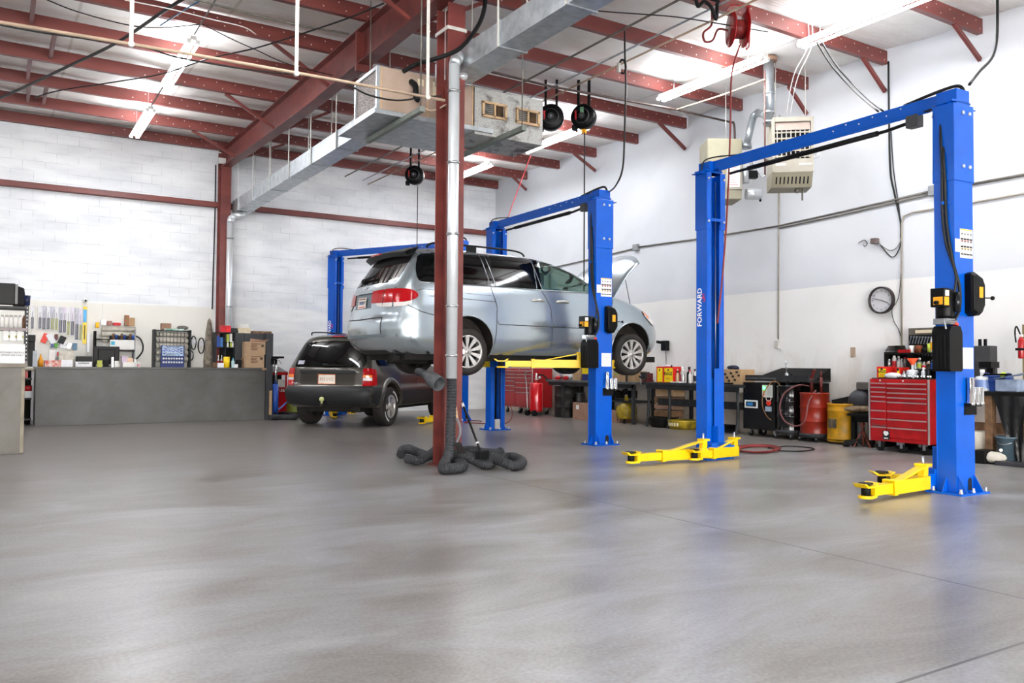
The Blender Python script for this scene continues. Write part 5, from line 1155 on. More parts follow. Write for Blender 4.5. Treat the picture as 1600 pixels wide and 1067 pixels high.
# stacked trays and drain pans under the middle bench
for k, (a, b, c_, d, m_) in enumerate(((1024, 1052, 606, 618, M_CARD2), (1022, 1052, 620, 630, M_WOODD), (1022, 1050, 631.5, 639, M_CARD), (1022, 1050, 641, 651, M_WOODD))):
    X = 11.0; solo('wooden_drawer', MB().box(X, X+.3, Yx(b, X), Yx(a, X), Zx(1037, d, X), Zx(1037, c_, X)), m_, ('top', 'second', 'third', 'lowest')[k]+' wooden crate of the stack under the middle bench', 'crate', 'wooden crates under the middle bench', bev=.004)
q = MB(); X = 10.98; q.box(X, X+.03, Yx(1021, X)-.02, Yx(1021, X)+.02, .16, .95); q.box(X+.28, X+.31, Yx(1021, X)-.02, Yx(1021, X)+.02, .16, .95)
for a, c_, m_, nm in ((1037, .19, M_GRIME, 'flat black drain pan on the floor under the middle bench'), (1067, .165, M_YDIRT, 'flat yellow drain pan on the floor under the middle bench')):
    X = 10.9; y = Yx(a, X); t = thing('drain_pan', nm, 'drain pan', (X, y, 0), 0, 'drain pans on the floor')
    part('pan', MB().lathe([(0, .0), (.23, .0), (.265, .05), (.27, c_-.03), (.285, c_), (.25, c_), (.22, c_-.04), (0, c_-.05)], n=32), m_, t, world=False)
    part('pan_plug', MB().cyl((.0, 0, c_-.05), (0, 0, c_-.02), .03), M_RUB, t, world=False)
    if m_ is M_YDIRT:
        for k in range(5): part('embossed_mark', MB().cbox((-.268*math.cos((k-2)*.22), -.268*math.sin((k-2)*.22), .09), .006, .035, .06, (k-2)*.22), mat('pale_print', '#d8cfae', .6), t, world=False)
crate('black_bin', 10.92, 11.3, Yx(1117, 10.92)-.2, Yx(1092, 10.92), .0, .12, M_GRIME, 'low black bin on the floor behind the second blue post', 'bin')
# black parts washer cabinet
X = 10.78; ya, yb_ = Yx(1211, X), Yx(1161, X); pw = thing('filter_machine', 'black cabinet machine on casters with a green light, left of the drums', 'machine', (11.05, (ya+yb_)/2, 0))
M_BCAB = mat('gloss_black_cabinet', '#0b0b0d', .22, vary=.1, coat=.2)
part('cabinet_body', MB().box(X, 11.34, ya, yb_, .12, .90), M_BCAB, pw, bev=.006)
sk = part('sink_tray', MB().box(X+.03, 11.36, ya-.62, yb_-.02, .925, .96).box(X+.03, X+.045, ya-.62, yb_-.02, .96, 1.02), M_DGREY, pw)
q = MB(); q.add([(11.0, ya-.62, .96), (11.36, ya-.62, .96), (11.36, yb_-.02, .96), (11.0, yb_-.02, .96), (11.34, ya-.62, 1.14), (11.36, ya-.62, 1.14), (11.36, (ya+yb_)/2, 1.14), (11.34, (ya+yb_)/2, 1.14)], [(3, 2, 1, 0), (4, 5, 6, 7), (0, 1, 5, 4), (1, 2, 6, 5), (2, 3, 7, 6), (3, 0, 4, 7)])
part('splash_back', q, M_GRIME, pw)
part('tray_edge', MB().box(X+.02, X+.04, ya+.0, yb_-.05, .955, .975), M_STEEL, pw)
part('second_panel', MB().box(11.2, 11.34, ya-.60, ya-.01, .18, .9), M_GRIME, pw)
pn = part('control_panel', MB().box(X-.008, X-.001, ya+.05, ya+.26, .66, .86), M_LGREY, pw)
part('panel_face', MB().box(X-.011, X-.008, ya+.065, ya+.15, .68, .84), mat('panel_white', '#b9bab8', .5), pn)
part('green_lamp', MB().ball((X-.012, ya+.22, .81), .024, (.5, 1, 1)), mat('green_glow', '#37e05c', .3, vary=0, emit='#2cff62', es=9), pn)
part('red_lamp', MB().ball((X-.012, ya+.22, .70), .014, (.5, 1, 1)), M_REDP, pn); part('amber_lamp', MB().box(X-.014, X-.008, ya+.205, ya+.235, .74, .765), M_ORANGE, pn)
bd = part('brand_plate', MB().box(X-.006, X-.001, yb_-.32, yb_-.04, .47, .60), M_STICK, pw, 'white bordered blue and black name plate')
part('plate_print', MB().box(X-.008, X-.006, yb_-.29, yb_-.07, .495, .575), M_INK, bd); part('plate_print', MB().box(X-.0095, X-.008, yb_-.22, yb_-.10, .51, .56), mat('bright_blue_print', '#2a86d8', .5, vary=.3, scale=60), bd)
ds = part('drip_decal', MB().ball((X-.003, ya+.13, .57), .06, (.06, .9, .8)), M_REDP, pw, 'red drop shaped decal'); part('decal_base', MB().box(X-.005, X-.001, ya+.07, ya+.2, .43, .51), mat('pale_blue_print', '#9fb0c4', .5, vary=.3, scale=60), ds); part('decal_outline', MB().tube([(X-.006, ya+.13+.05*math.cos(t), .64+.04*math.sin(t)) for t in [2*PI*i/12 for i in range(12)]], .006, 5, closed=True), M_LGREY, ds)
casters(pw, [(X+.1, ya+.08), (X+.1, yb_-.09), (11.2, ya+.08), (11.2, yb_-.09)], .045, .125)
# drums
x = 10.95; y = Yx(1234, x); bdm = drum('glossy black drum on a wheeled dolly beside the black cabinet machine', x, y, .21, .74, M_BLKD, .12, True)
part('pump_stem', MB().cyl((-.05, -.0, .86), (-.07, 0, 1.06), .03, n=12).cyl((-.07, 0, 1.06), (-.09, 0, 1.26), .014), M_STEEL, bdm, world=False)
part('pump_lever', MB().tube([(-.07, 0, 1.1), (.02, -.1, .98), (.1, -.2, .88)], .012, 6), M_RUB, bdm, world=False)
part('fluid_hose', MB().tube([(-.12, .1, .87), (-.17, .16, .93), (-.22, .25, .85), (-.27, .32, .68), (-.28, .31, .5), (-.27, .24, .36), (-.26, .16, .3)], .008, 8), M_AMB, bdm, 'amber fluid hose', world=False)
x = 10.95; y = Yx(1273, x); rdm = drum('red drum with a hand pump between the black drum and the yellow bin', x, y, .22, .66, M_REDD, .1, True)
part('hand_pump', MB().cyl((-.0, .06, .74), (.0, .06, .98), .025, n=12).cyl((0, -.12, .74), (0, -.12, 1.0), .022).cyl((0, -.12, 1.0), (0, -.12, 1.1), .01).bar((0, .06, .98), (0, -.0, 1.12), .03, .03), mat('dark_red_pump', '#5d1712', .4), rdm, world=False)
part('grease_hose', MB().tube([(0, .1, .86), (-.15, .2, .87), (-.25, .38, .74), (-.29, .44, .5), (-.29, .34, .3), (-.31, .1, .24), (-.31, -.06, .34), (-.28, -.1, .6), (-.1, -.1, .8)], .012, 8), mat('brown_pink_hose', '#6f4140', .4), rdm, world=False)
x = 11.0; y = Yx(1317, x); yb2_ = drum('scratched yellow metal bin right of the red drum', x, y, .225, .58, M_YBIN, .03, False, 'waste_bin', rings=(.08, .82))
yb2_['category'] = 'bin'; part('sooty_label', MB().box(-.236, -.222, -.05, .09, .24, .38), mat('sooty_grey_label', '#5d5240', .7, vary=.4, scale=20), yb2_, world=False)
# grinder table with cushion
X = 10.75; t = bench('small black table with dirty top between yellow bin and near tool chest', X, 11.3, Yx(1362, X)-.02, Yx(1332, X)+.1, .48, M_GRIME, M_GRIME, .04)
q = MB(); y = Yx(1334, 10.85); q.ball((11.0, y, .535), .2, (1.0, 1.75, .28), 16); solo('camouflage_cushion', q, mat('camouflage_cloth', '#8d7a60', .9, vary=.5, scale=14, dark='#4a3b2c'), 'camouflage patterned cushion on the small black table', 'cushion')
x, y = 11.1, Yx(1348, 11.1); gr = thing('brake_lathe', 'grey round machine housing behind the cushion', 'machine', (x, y, .48))
part('housing', MB().ball((0, .02, .17), .18, (1, 1.1, 1.05), 20), mat('machine_grey', '#33353a', .5, vary=.1), gr, world=False); part('housing_top', MB().box(-.1, .1, -.22, .05, .34, .46), mat('machine_grey2', '#5b5751', .5, vary=.2), gr, world=False, bev=.02); part('arm_bar', MB().bar((-.1, .45, .13), (0, .1, .22), .06, .09), M_GRIME, gr, world=False)
p = gnd(1347, 694); p = Vector((10.75, Yx(1347, 10.75), 0)); js = thing('jack_stand', 'rusty orange jack stand on the floor left of the near tool chest', 'jack stand', tuple(p))
for k in range(3): a = 2*PI*k/3+.5; part('leg', MB().bar((.02*math.cos(a), .02*math.sin(a), .22), (.13*math.cos(a), .13*math.sin(a), .0), .03, .012), mat('rusty_red', '#7c4233', .6, vary=.4), js, world=False)
part('post', MB().cyl((0, 0, .18), (0, 0, .33), .018).box(-.04, .04, -.02, .02, .32, .35), mat('rusty_red', '#7c4233', .6, vary=.4), js, world=False)
solo('steel_cylinder', MB().cyl((10.95, Yx(1344, 10.95), .0), (10.95, Yx(1344, 10.95), .42), .06, n=18), mat('grey_cylinder', '#70757a', .4), 'grey gas cylinder under the small black table', 'cylinder')
solo('floor_jack', MB().bar((10.6, Yx(1330, 10.6)+.1, .06), (10.75, Yx(1345, 10.75), .09), .1, .06).cyl((10.6, Yx(1330, 10.6)+.05, .04), (10.6, Yx(1330, 10.6)+.12, .04), .04), M_GRIME, 'low black floor jack in front of the yellow bin', 'jack')
# stuff on the near chest
zc_ = 1.0
q = MB(); q.box(10.5, 11.0, yb0+.02, yb1-.02, zc_, zc_+.012); part('top_mat', q, M_RUB, chB)
ragbox(10.75, Yx(1386, 10.75), Yx(1370, 10.75), zc_+.012, .16, 'yellow rag box at the left end of the near tool chest')
ragbox(10.8, Yx(1407, 10.8), Yx(1399, 10.8), zc_+.012, .15, 'small yellow rag box behind the white rag on the near tool chest', False)
p = at_x(1394, 594, 10.6); solo('white_rag', MB().ball((10.62, p.y, zc_+.045), .10, (.8, 1.25, .45)), mat('white_cloth', '#d8d9dc', .9, bump=.5, bscale=12), 'crumpled white rag at the front of the near tool chest', 'rag')
fn = thing('orange_funnel', 'orange funnel in a cloudy jug on the near tool chest', 'funnel', (10.85, Yx(1426, 10.85), 1.19)); part('funnel_cone', MB().lathe([(.0, -.1), (.012, -.1), (.014, 0), (.075, .1), (.07, .1), (.01, .005)], n=20), mat('orange_plastic', '#e8501c', .4, vary=0), fn, world=False)
jg = bottle(10.85, Yx(1426, 10.85), zc_+.013, .2, .08, M_TRB, 'wide cloudy jug under the orange funnel', 'jug', .2, M_TRB, kind='plastic_jug', grp=None, nh=.6)
for k, (a, h, m_, nm) in enumerate(((1413, .1, M_STEEL, 'small silver bulb shaped oiler'), (1443, .15, M_TRB, 'short clear bottle'), (1450, .2, M_BLACK, 'tall thin black bottle'), (1437, .11, M_BLACK, 'short black bottle'))):
    bottle(10.8, Yx(a, 10.8), zc_+.013, h, .028, m_, nm+' on the near tool chest', capm=m_)
for k in range(11):
    a = 1404+k*5; SOCK = ('first', 'second', 'third', 'fourth', 'fifth', 'sixth', 'seventh', 'eighth', 'ninth', 'tenth', 'last'); solo('socket', MB().cyl((10.58+.02*(k % 2), Yx(a, 10.58), zc_+.012), (10.58+.02*(k % 2), Yx(a, 10.58), zc_+.05), .014, n=10), M_CHROME, SOCK[k]+' chrome socket from the left in the row on the near tool chest', 'socket', 'chrome sockets on the near tool chest')
# wall shelf with bottles
X = 11.08; ya, yb_ = Yx(1470, X)-.15, Yx(1381.5, X); z0, z1 = Zx(1420, 600, X)-.02, Zx(1420, 551, X)
sh_ = thing('wall_shelf', 'black open shelf unit with bottles standing behind the near tool chest', 'shelf unit', (X+.13, (ya+yb_)/2, z0))
q = MB(); zm = Zx(1400, 576.5, X)
q.box(X, XR-.01, ya, yb_, z1-.02, z1)
part('shelf_top', q, M_GRIME, sh_); part('shelf_floor', MB().box(X, XR-.01, ya, yb_, zm-.016, zm), M_GRIME, sh_); part('back_panel', MB().box(XR-.03, XR-.012, ya, yb_, .0, z1), M_GRIME, sh_)
for y in (yb_-.01, Yx(1418.5, X), ya+.01): part('upright', MB().box(X, XR-.03, y-.01, y+.01, 0.0, z1-.02), M_GRIME, sh_)
for k, (a, b, r, m_, lab, knd) in enumerate(((1389, 561, .036, M_SIL, None, 'can'), (1397.5, 555.5, .034, M_WB, M_INKR, 'can'), (1404.5, 556, .03, M_WB, None, 'bottle'), (1409, 560, .025, M_WB, None, 'bottle'), (1414.5, 558, .025, M_SIL, None, 'can'), (1424, 566, .036, M_TRB, None, 'bottle'), (1431, 566, .03, M_TRB, None, 'bottle'), (1437, 559, .036, M_SIL, M_GRN, 'bottle'), (1444, 565, .03, M_WB, M_INKR, 'bottle'), (1451, 564, .03, M_TANL, M_BR, 'can'), (1458, 562, .035, M_BLUB, None, 'bottle'))):
    h = Zx(a, b, X+.08)-zm; nm = ('plain silver', 'white and red', 'tall white', 'slim white', 'slim silver', 'cloudy white', 'small cloudy', 'green labelled silver', 'red labelled white', 'tan labelled', 'blue')[k]
    (can if knd == 'can' else bottle)(X+.1, Yx(a, X+.1), zm, h, r, m_, nm+' '+knd+' inside the black shelf behind the near tool chest', lab=lab, capm=M_INKR if k in (4,) else None)
for k, (a, b0, h, r, m_, nm, cat) in enumerate(((1425, 551, .105, .035, M_WB, 'white tub', 'tub'), (1436, 551, .105, .045, mat('rust_brown', '#7b3e1c', .7, vary=.3), 'rusty brown tin', 'tin'), (1445, 551, .07, .03, M_GRIME, 'small black tin', 'tin'), (1453, 551, .13, .03, M_GRN, 'green and white cup', 'cup'))):
    cup(X+.1, Yx(a, X+.1), z1, h, r, r*1.05, m_, nm+' standing on top of the black shelf unit', cat, 'small_'+cat, 'small tubs on the black shelf')
bottle(X+.1, Yx(1459, X+.1), z1, .28, .035, M_WB, 'white spray bottle with orange collar and blue tip on top of the black shelf', lab=M_ORANGE, capm=M_BLUB, kind='spray_bottle')
solo('red_case', MB().box(X+.02, X+.2, Yx(1419, X), Yx(1402, X), z1, z1+.045), M_REDC2, 'flat red case on top of the black shelf', 'case')
q = MB(); yy_ = Yx(1398, X+.1)
for k in range(5): q.box(X+.03, X+.22, yy_-.13+.01*k, yy_+.12-.015*k, z1+.0+.022*k, z1+.016+.022*k)
solo('wire_spool', q, M_GRIME, 'black tangle of clamps at the left end of the black shelf top', 'clamps')
q = MB(); X2 = XR-.06; ya2, yb2 = Yx(1475, X2), Yx(1420, X2); za, zb_ = z1+.02, Zx(1445, 512, X2)
wr = thing('tool_board', 'dark metal board with hanging wrenches on the wall above the black shelf', 'tool board', (X2, (ya2+yb2)/2, za))
part('board', MB().box(X2, XR-.005, ya2, yb2, za, zb_), mat('dull_board_metal', '#6d675d', .5, .3, vary=.3), wr)
part('dark_field', MB().box(X2-.004, X2-.001, ya2+.02, yb2-.01, za+.03, zb_-.1), M_GRIME, wr)
for k in range(22):
    yy_ = ya2+.04+k*(yb2-ya2-.07)/21; zt_ = zb_-.11-.05*(yb2-yy_)/(yb2-ya2)*0+.0
    row = k % 2; z_ = zt_-.02-.17*row-.03*((yb2-yy_)/(yb2-ya2)); part('wrench', MB().bar((X2-.012, yy_, z_), (X2-.012, yy_+.03, z_-.09), .008, .014).cyl((X2-.018, yy_, z_+.006), (X2-.006, yy_, z_+.006), .014, n=8), M_STEEL, wr)
part('board_sign', MB().box(X2-.004, X2-.001, Yx(1457, X2), Yx(1431, X2), zb_-.075, zb_-.03), M_PAPER, wr)
# right bench with grinder
X = 10.4; ya, yb_ = Yx(1602, X)-.35, Yx(1528, X)+.45; hb3 = Zx(1560, 612, X)
bench('right bench with old wooden legs behind the nearest blue post', X, 11.3, ya, yb_, hb3, M_GRIME, M_WOODD, .05, .38, .09, legs=(ya+.1, Yx(1543, X)))
q = MB(); y1_ = Yx(1549, 10.36); y2_ = Yx(1598, 10.36)
rows = [[Vector((10.37+.02*math.sin(i*1.3+j), y1_+(y2_-y1_)*(i/10)+(0 if j == 0 else (j/8)*(y2_-y1_)*.75*(1-i/10)), hb3-.05-(hb3-.1)*j/8*(1 if i > 0 else 1))) for j in range(9)] for i in range(11)]
q.grid(rows); q.grid([[p+Vector((.01, 0, 0)) for p in r] for r in rows]); solo('black_tarp', q, mat('black_tarp_plastic', '#131313', .35, bump=.4, bscale=6), 'black plastic sheet hanging from the right bench', 'sheet')
x = 10.6; y = Yx(1535, x); bottle(x, y, hb3, .27, .085, M_TRB, 'cloudy jug half full of blue fluid behind the nearest blue post', 'jug', .28, M_WHITE, mat('blue_fluid', '#6f86b8', .3), kind='plastic_jug', grp=None, nh=.7)
y = Yx(1555, x); bg = thing('bench_grinder', 'blue bench grinder on the right bench', 'grinder', (x+.05, y, hb3))
part('grinder_body', MB().cyl((0, -.12, .13), (0, .12, .13), .07, n=20).box(-.06, .06, -.07, .07, 0, .1), M_BLUB, bg, world=False); 
for s in (-1, 1): w_ = part('wheel_guard', MB().lathe([(0, 0), (.085, 0), (.09, .01), (.09, .04), (.085, .05), (0, .05)], (0, s*.13-.025, .14), (0, 1, 0), 24), M_BLUB, bg, world=False); part('grinding_wheel', MB().cyl((-.02, s*.13-.015, .14), (-.02, s*.13+.015, .14), .08), M_GRIME, w_, world=False)
part('tool_rest', MB().box(-.13, -.05, -.2, .1, .2, .22), M_BLACK, bg, world=False)
y = Yx(1576, x); ct = thing('parts_caddy', 'blue grey plastic caddy with rags in it at the end of the right bench', 'caddy', (x+.05, y, hb3)); part('caddy_box', MB().box(-.12, .12, -.14, .13, 0, .15), mat('blue_grey_plastic', '#8e9db5', .4, vary=.2, scale=9), ct, world=False, bev=.015); part('caddy_lid', MB().sheet([(-.14, -.19, .20), (.12, -.19, .24), (.12, .13, .17), (-.14, .13, .15)], (0, 0, 1), .015), mat('slate_blue_plastic', '#56647c', .4), ct, world=False)
solo('tennis_ball', MB().ball((10.6, Yx(1568, 10.6), hb3+.2), .04), mat('yellow_green_felt', '#b8d63a', .9, vary=0), 'yellow green ball on the parts caddy', 'ball')
y = Yx(1537, 11.05); mo = thing('old_monitor', 'dark upright case with two clips behind the nearest blue post', 'case', (11.05, y, hb3)); part('case_body', MB().box(-.08, .1, -.13, .13, 0, .58), mat('charcoal_plastic', '#3a3b3d', .5), mo, world=False, bev=.01)
part('bulldog_clip', MB().box(-.03, .0, .02, .05, .58, .67), M_BLACK, mo, world=False); part('bulldog_clip', MB().box(-.03, .0, -.05, -.02, .58, .67), M_BLACK, mo, world=False)
solo('black_box', MB().box(10.75, 10.95, Yx(1552, 10.8), Yx(1533, 10.8), hb3+.29, hb3+.37).box(10.9, 10.95, Yx(1545, 10.8), Yx(1535, 10.8), hb3, hb3+.3), M_BLACK, 'black stand between the jug and the blue grinder', 'stand')
cup(10.6, Yx(1533, 10.6), 0, .36, .12, .14, mat('dirty_white_bucket', '#c9c2b0', .5, vary=.2), 'dirty white bucket behind the foot of the nearest blue post', 'bucket', 'bucket')
x, y = 10.45, Yx(1576, 10.45); bk = thing('bucket', 'blue grey bucket under the right bench', 'bucket', (x, y, .05)); part('bucket_shell', MB().lathe([(0, 0), (.11, 0), (.145, .28), (.15, .28), (.15, .265), (.0, .25)], n=24), mat('blue_grey_bucket', '#566b78', .45, vary=.15), bk, world=False); part('bucket_label', MB().cyl((-.128, .03, .12), (-.135, .03, .12), .02), M_STICK, bk, world=False); part('bail', MB().tube([(-.0, .15, .26), (-.14, .05, .2), (-.14, -.05, .2), (0, -.15, .26)], .004, 5), M_STEEL, bk, world=False)
solo('plastic_tray', MB().box(10.2, 10.6, Yx(1605, 10.2)-.1, Yx(1552, 10.2), 0, .05), mat('dark_tray_plastic', '#35363a', .5), 'dark grey tray lying on the floor before the blue grey bucket', 'tray', bev=.01)
solo('paper_bag', MB().ball((10.3, Yx(1548, 10.3), .08), .14, (.8, 1.3, .5)), mat('crumpled_white_paper', '#c9c3b8', .9, bump=.6, bscale=9), 'crumpled white paper bag right of the nearest blue post', 'bag')
solo('shoe_box_lid', MB().box(10.15, 10.4, Yx(1541, 10.2), Yx(1528, 10.2)+.05, 0, .16), M_GRIME, 'small black bin touching the nearest blue post', 'bin', bev=.01)
# extinguisher and board at the right edge
X = 11.2; ya = Yx(1600, X)-.5; eb = solo('wood_board', MB().box(X-.25, X-.2, Yx(1612, X-.25), Yx(1598, X-.25), .0, Zx(1599, 507, X-.25)), mat('raw_plywood', '#8a7a55', .7, vary=.2), 'plywood edge standing at the right border of the photo', 'board')
x = X-.32; y = Yx(1596, x); zf = Zx(1596, 560, x); fe = thing('fire_extinguisher', 'red fire extinguisher hanging on the plywood edge at the far right', 'fire extinguisher', (x, y, zf))
part('cylinder', MB().lathe([(0, 0), (.03, 0), (.035, .02), (.035, .22), (.015, .27), (0, .28)], n=16), M_REDC, fe, world=False); part('nozzle_hose', MB().tube([(0, 0, .28), (0, .05, .4), (0, .07, .34), (0, .06, .2)], .01, 6), M_RUB, fe, world=False); part('valve_handle', MB().box(-.02, .02, -.02, .05, .27, .3), M_WHITE, fe, world=False)
part('bracket', MB().box(-.04, .05, -.05, .05, .1, .13), M_GRIME, fe, world=False)
# ---------------- left: counters, pegboard, racks ----------------
def Xy(a, Y, b=560): return at_y(a, b, Y).x
def Zy(a, b, Y): return at_y(a, b, Y).z
def m_peg():
    m, N, L, b = nodes_of('pegboard'); p, s = pos(N, L)
    def c1(o): return nmath(N, L, 'ABSOLUTE', nmath(N, L, 'SUBTRACT', nmath(N, L, 'FRACT', nmath(N, L, 'DIVIDE', o, .032)), .5))
    d = nmath(N, L, 'SQRT', nmath(N, L, 'ADD', nmath(N, L, 'POWER', c1(s[0]), 2), nmath(N, L, 'POWER', c1(s[2]), 2)))
    c = nmix(N, L, nmath(N, L, 'LESS_THAN', d, .17), '#e4e2db', '#9b9a93'); L.new(c, b.inputs['Base Color']); b.inputs['Roughness'].default_value = .6; return m
M_PEG = m_peg()
YP = YB-.03
for a, b in ((-60, 158), (159, 332)):
    x0, x1 = Xy(a, YP), Xy(b, YP); struct('trim_%d' % (2 if a < 0 else 3), MB().box(x0, x1-.004, YP, YB-.001, 1.0, Zy(160, 474, YP)), M_PEG)
struct('trim_4', MB().box(Xy(-60, YP), Xy(332, YP), YP-.02, YP+.0, .98, 1.03), mat('raw_lumber', '#a39a86', .7, vary=.2))
def m_counter(name, c1, c2, c3):
    m, N, L, b = nodes_of(name); tc = N.new('ShaderNodeTexCoord'); p = tc.outputs['Object']
    c = nramp(N, L, nnoise(N, L, p, 1.6, 8, .4, .65), [(.3, c2), (.55, c1), (.8, c3)])
    L.new(c, b.inputs['Base Color']); b.inputs['Roughness'].default_value = .42; b.inputs['Specular IOR Level'].default_value = .4; return m
M_CT = m_counter('grey_counter_laminate', '#4c4b49', '#403e3b', '#585756'); M_CT2 = m_counter('worn_grey_panel', '#57524a', '#464139', '#635f57')
M_TOP = mat('dark_worktop', '#4a4845', .35, vary=.2, scale=3); M_TOP2 = mat('worn_brown_worktop', '#7d7266', .5, vary=.2, scale=4)
YC = 17.25; cx0, cx1 = Xy(52, YC, 660), Xy(414, YC, 660); ZC = 1.07
t = thing('service_counter', 'long grey panelled counter running along the left, before the red wall column', 'counter', ((cx0+cx1)/2, YC+.4, 0))
part('front_panel', MB().box(cx0+.02, cx1-.01, YC, YC+.72, 0, ZC-.035), M_CT, t, bev=.004); part('worktop', MB().box(cx0, cx1, YC-.03, YC+.76, ZC-.035, ZC), M_TOP, t, 'dark worktop with worn edge', .004)
part('edge_repair', MB().box(cx1-.09, cx1+.004, YC-.034, YC+.02, ZC-.045, ZC-.004), M_CARD, t, 'brown taped corner')
YL = 12.15; lx1 = Xy(36, YL, 690); t = thing('front_counter', 'nearer grey counter cut off by the left edge of the photo', 'counter', (lx1-1.2, YL+.35, 0))
part('front_panel', MB().box(lx1-2.6, lx1, YL, YL+.75, 0, 1.08), M_CT2, t, bev=.004); part('worktop', MB().box(lx1-2.62, lx1+.03, YL-.025, YL+.78, 1.08, 1.13), M_TOP2, t, 'worn brown edged worktop', .004); part('corner_strip', MB().box(lx1-.035, lx1+.004, YL-.005, YL, 0.01, 1.07), mat('tan_corner_strip', '#8c8271', .6, vary=.2), t)
# rack on the front counter
YK = 12.45; rx1 = Xy(43.5, YK, 520); z0 = 1.13; zt = Zy(20, 476, YK)
rk = thing('storage_rack', 'black slotted steel rack with bottles on the nearer grey counter', 'rack', (rx1-.9, YK+.2, z0))
M_RACK = mat('slotted_black_steel', '#232325', .45, .4, vary=.1)
for x in (rx1-.03, rx1-1.9):
    for y in (YK, YK+.4): part('post', MB().box(x, x+.035, y-.002, y, z0, zt).box(x+.03, x+.035, y, y+.03, z0, zt), M_RACK, rk)
zs = [zt-.02, Zy(20, 510, YK)-.02, z0+.03]
for z in zs: part('shelf_board', MB().box(rx1-1.9, rx1, YK, YK+.42, z-.03, z), M_RACK, rk); part('shelf_lip', MB().box(rx1-1.9, rx1, YK-.006, YK-.002, z-.035, z+.004), mat('dusty_rose_edge', '#8f8484', .5), rk) if z < zt-.1 else None
q = MB()
for k in range(14): q.box(rx1-.018, rx1-.008, YK-.004, YK-.0025, z0+.06+k*.05, z0+.08+k*.05)
part('slot', q, M_STICK, rk)
zz = zs[1]
for k in range(6):
    a = 2+7*k; can(Xy(a, YK+.1), YK+.1, zz, .17, .027, M_WB if k != 5 else M_BR, ('far left', 'second white', 'third white', 'fourth white', 'fifth white', 'brown capped')[k]+' canister on the middle board of the black rack', capm=M_SIL if k < 5 else M_BR, grp='canisters on the black rack')
for k in range(3): solo('light_bulb_box', MB().box(Xy(4+11*k, YK+.05), Xy(12+11*k, YK+.05), YK+.05, YK+.15, zs[1]-.16+.0, zs[1]-.035), M_WB, ('left', 'middle', 'right')[k]+' white pack hanging under the middle board of the black rack', 'box', 'white packs on the rack')
solo('spirit_level', MB().box(Xy(6, YK+.3), Xy(36, YK+.3), YK+.3, YK+.33, Zy(20, 528, YK+.3), Zy(20, 524, YK+.3)), mat('level_yellow', '#c9c64a', .5), 'yellow ended white level lying across the rack', 'level')
x0, x1 = Xy(-8, 12.28), Xy(39, 12.28); bx_ = thing('white_sign_box', 'white box with small printed lettering at the left edge of the photo', 'box', ((x0+x1)/2, 12.34, 1.13)); zt_ = Zy(20, 537, 12.28)
part('box_body', MB().box(x0, x1, 12.28, 12.42, 1.13, zt_), mat('white_card', '#d9d9da', .5, vary=.03), bx_, bev=.006)
xx = Xy(19, 12.28)-(x0+x1)/2; text('box_lettering', 'DISPOSABLE PRODUCT', M_DGREY, bx_, (xx, 12.277-12.34, (zt_-1.13)*.55), .03, (1, 0, 0), (0, 0, 1)); text('box_lettering', 'OFFICE USE ONLY', M_DGREY, bx_, (xx, 12.277-12.34, (zt_-1.13)*.42), .03, (1, 0, 0), (0, 0, 1))
# speaker/monitor on top
tv = thing('crt_television', 'old black television on top of the black rack', 'television', (Xy(8, YK+.1), YK+.2, zt)); x0, x1, x2 = Xy(-25, YK+.1), Xy(21, YK+.1), Xy(40, YK+.1); zh = Zy(10, 443, YK+.1)
part('tv_front', MB().box(x0, x1, YK+.02, YK+.12, zt, zh), M_BLACK, tv, bev=.01); part('tv_back', MB().add([(x1-.02, YK+.1, zt), (x1-.02, YK+.1, zh-.005), (x1-.02, YK+.4, zh-.03), (x1-.02, YK+.4, zt), (x2, YK+.18, zt), (x2-.03, YK+.18, zh-.04), (x2-.05, YK+.4, zh-.08), (x2-.02, YK+.4, zt)], [(0, 1, 2, 3), (7, 6, 5, 4), (0, 4, 5, 1), (1, 5, 6, 2), (2, 6, 7, 3), (3, 7, 4, 0)]), mat('charcoal_casing', '#171516', .4), tv, bev=.012)
part('tv_edge', MB().box(x1-.001, x1+.03, YK+.015, YK+.1, zt+.01, zh-.01), mat('grey_bezel', '#5b585a', .35), tv)
cup(Xy(40.5, YK+.05), YK+.05, zt, .13, .03, .036, mat('blue_black_cup', '#1b2d5c', .4, vary=.6, scale=22, dark='#111318'), 'blue and black cup beside the old television', 'cup', 'travel_cup')
# gap shelf between the counters
YG = 17.6; gx0, gx1 = Xy(30, YG), Xy(51, YG); gs = thing('storage_shelf', 'dark shelf with red items seen in the gap between the two grey counters', 'shelf', ((gx0+gx1)/2, YG+.2, 0))
for z in (.12, .5, .86): part('shelf_board', MB().box(gx0-.3, gx1, YG, YG+.4, z-.03, z), M_RACK, gs)
part('shelf_back', MB().box(gx0-.3, gx1, YG+.4, YG+.42, 0, 1.0), M_GRIME, gs); part('post', MB().box(gx0-.32, gx0-.3, YG, YG+.42, 0, 1.0), M_RACK, gs)
solo('red_tub', MB().cyl((Xy(45.5, YG+.1), YG+.1, .62), (Xy(45.5, YG+.1), YG+.1, .72), .06, n=16).cyl((Xy(45.5, YG+.1), YG+.1, .5), (Xy(45.5, YG+.1), YG+.1, .62), .055, n=16), M_REDC, 'red lidded tub on the middle board between the counters', 'tub')
solo('glass_jar', MB().box(Xy(40, YG+.05), Xy(52, YG+.02), YG+.02, YG+.1, .5, .62), M_TRB, 'clear jar tray in front of the red lidded tub', 'jar')
solo('red_box', MB().box(Xy(40, YG+.1), Xy(44, YG+.1), YG+.05, YG+.2, .86, .99), M_REDC2, 'red box on the top board between the counters', 'box')
bs = thing('back_shelf', 'low dark bench against the pegboard behind the long counter', 'bench', (2.4, YP-.3, 0))
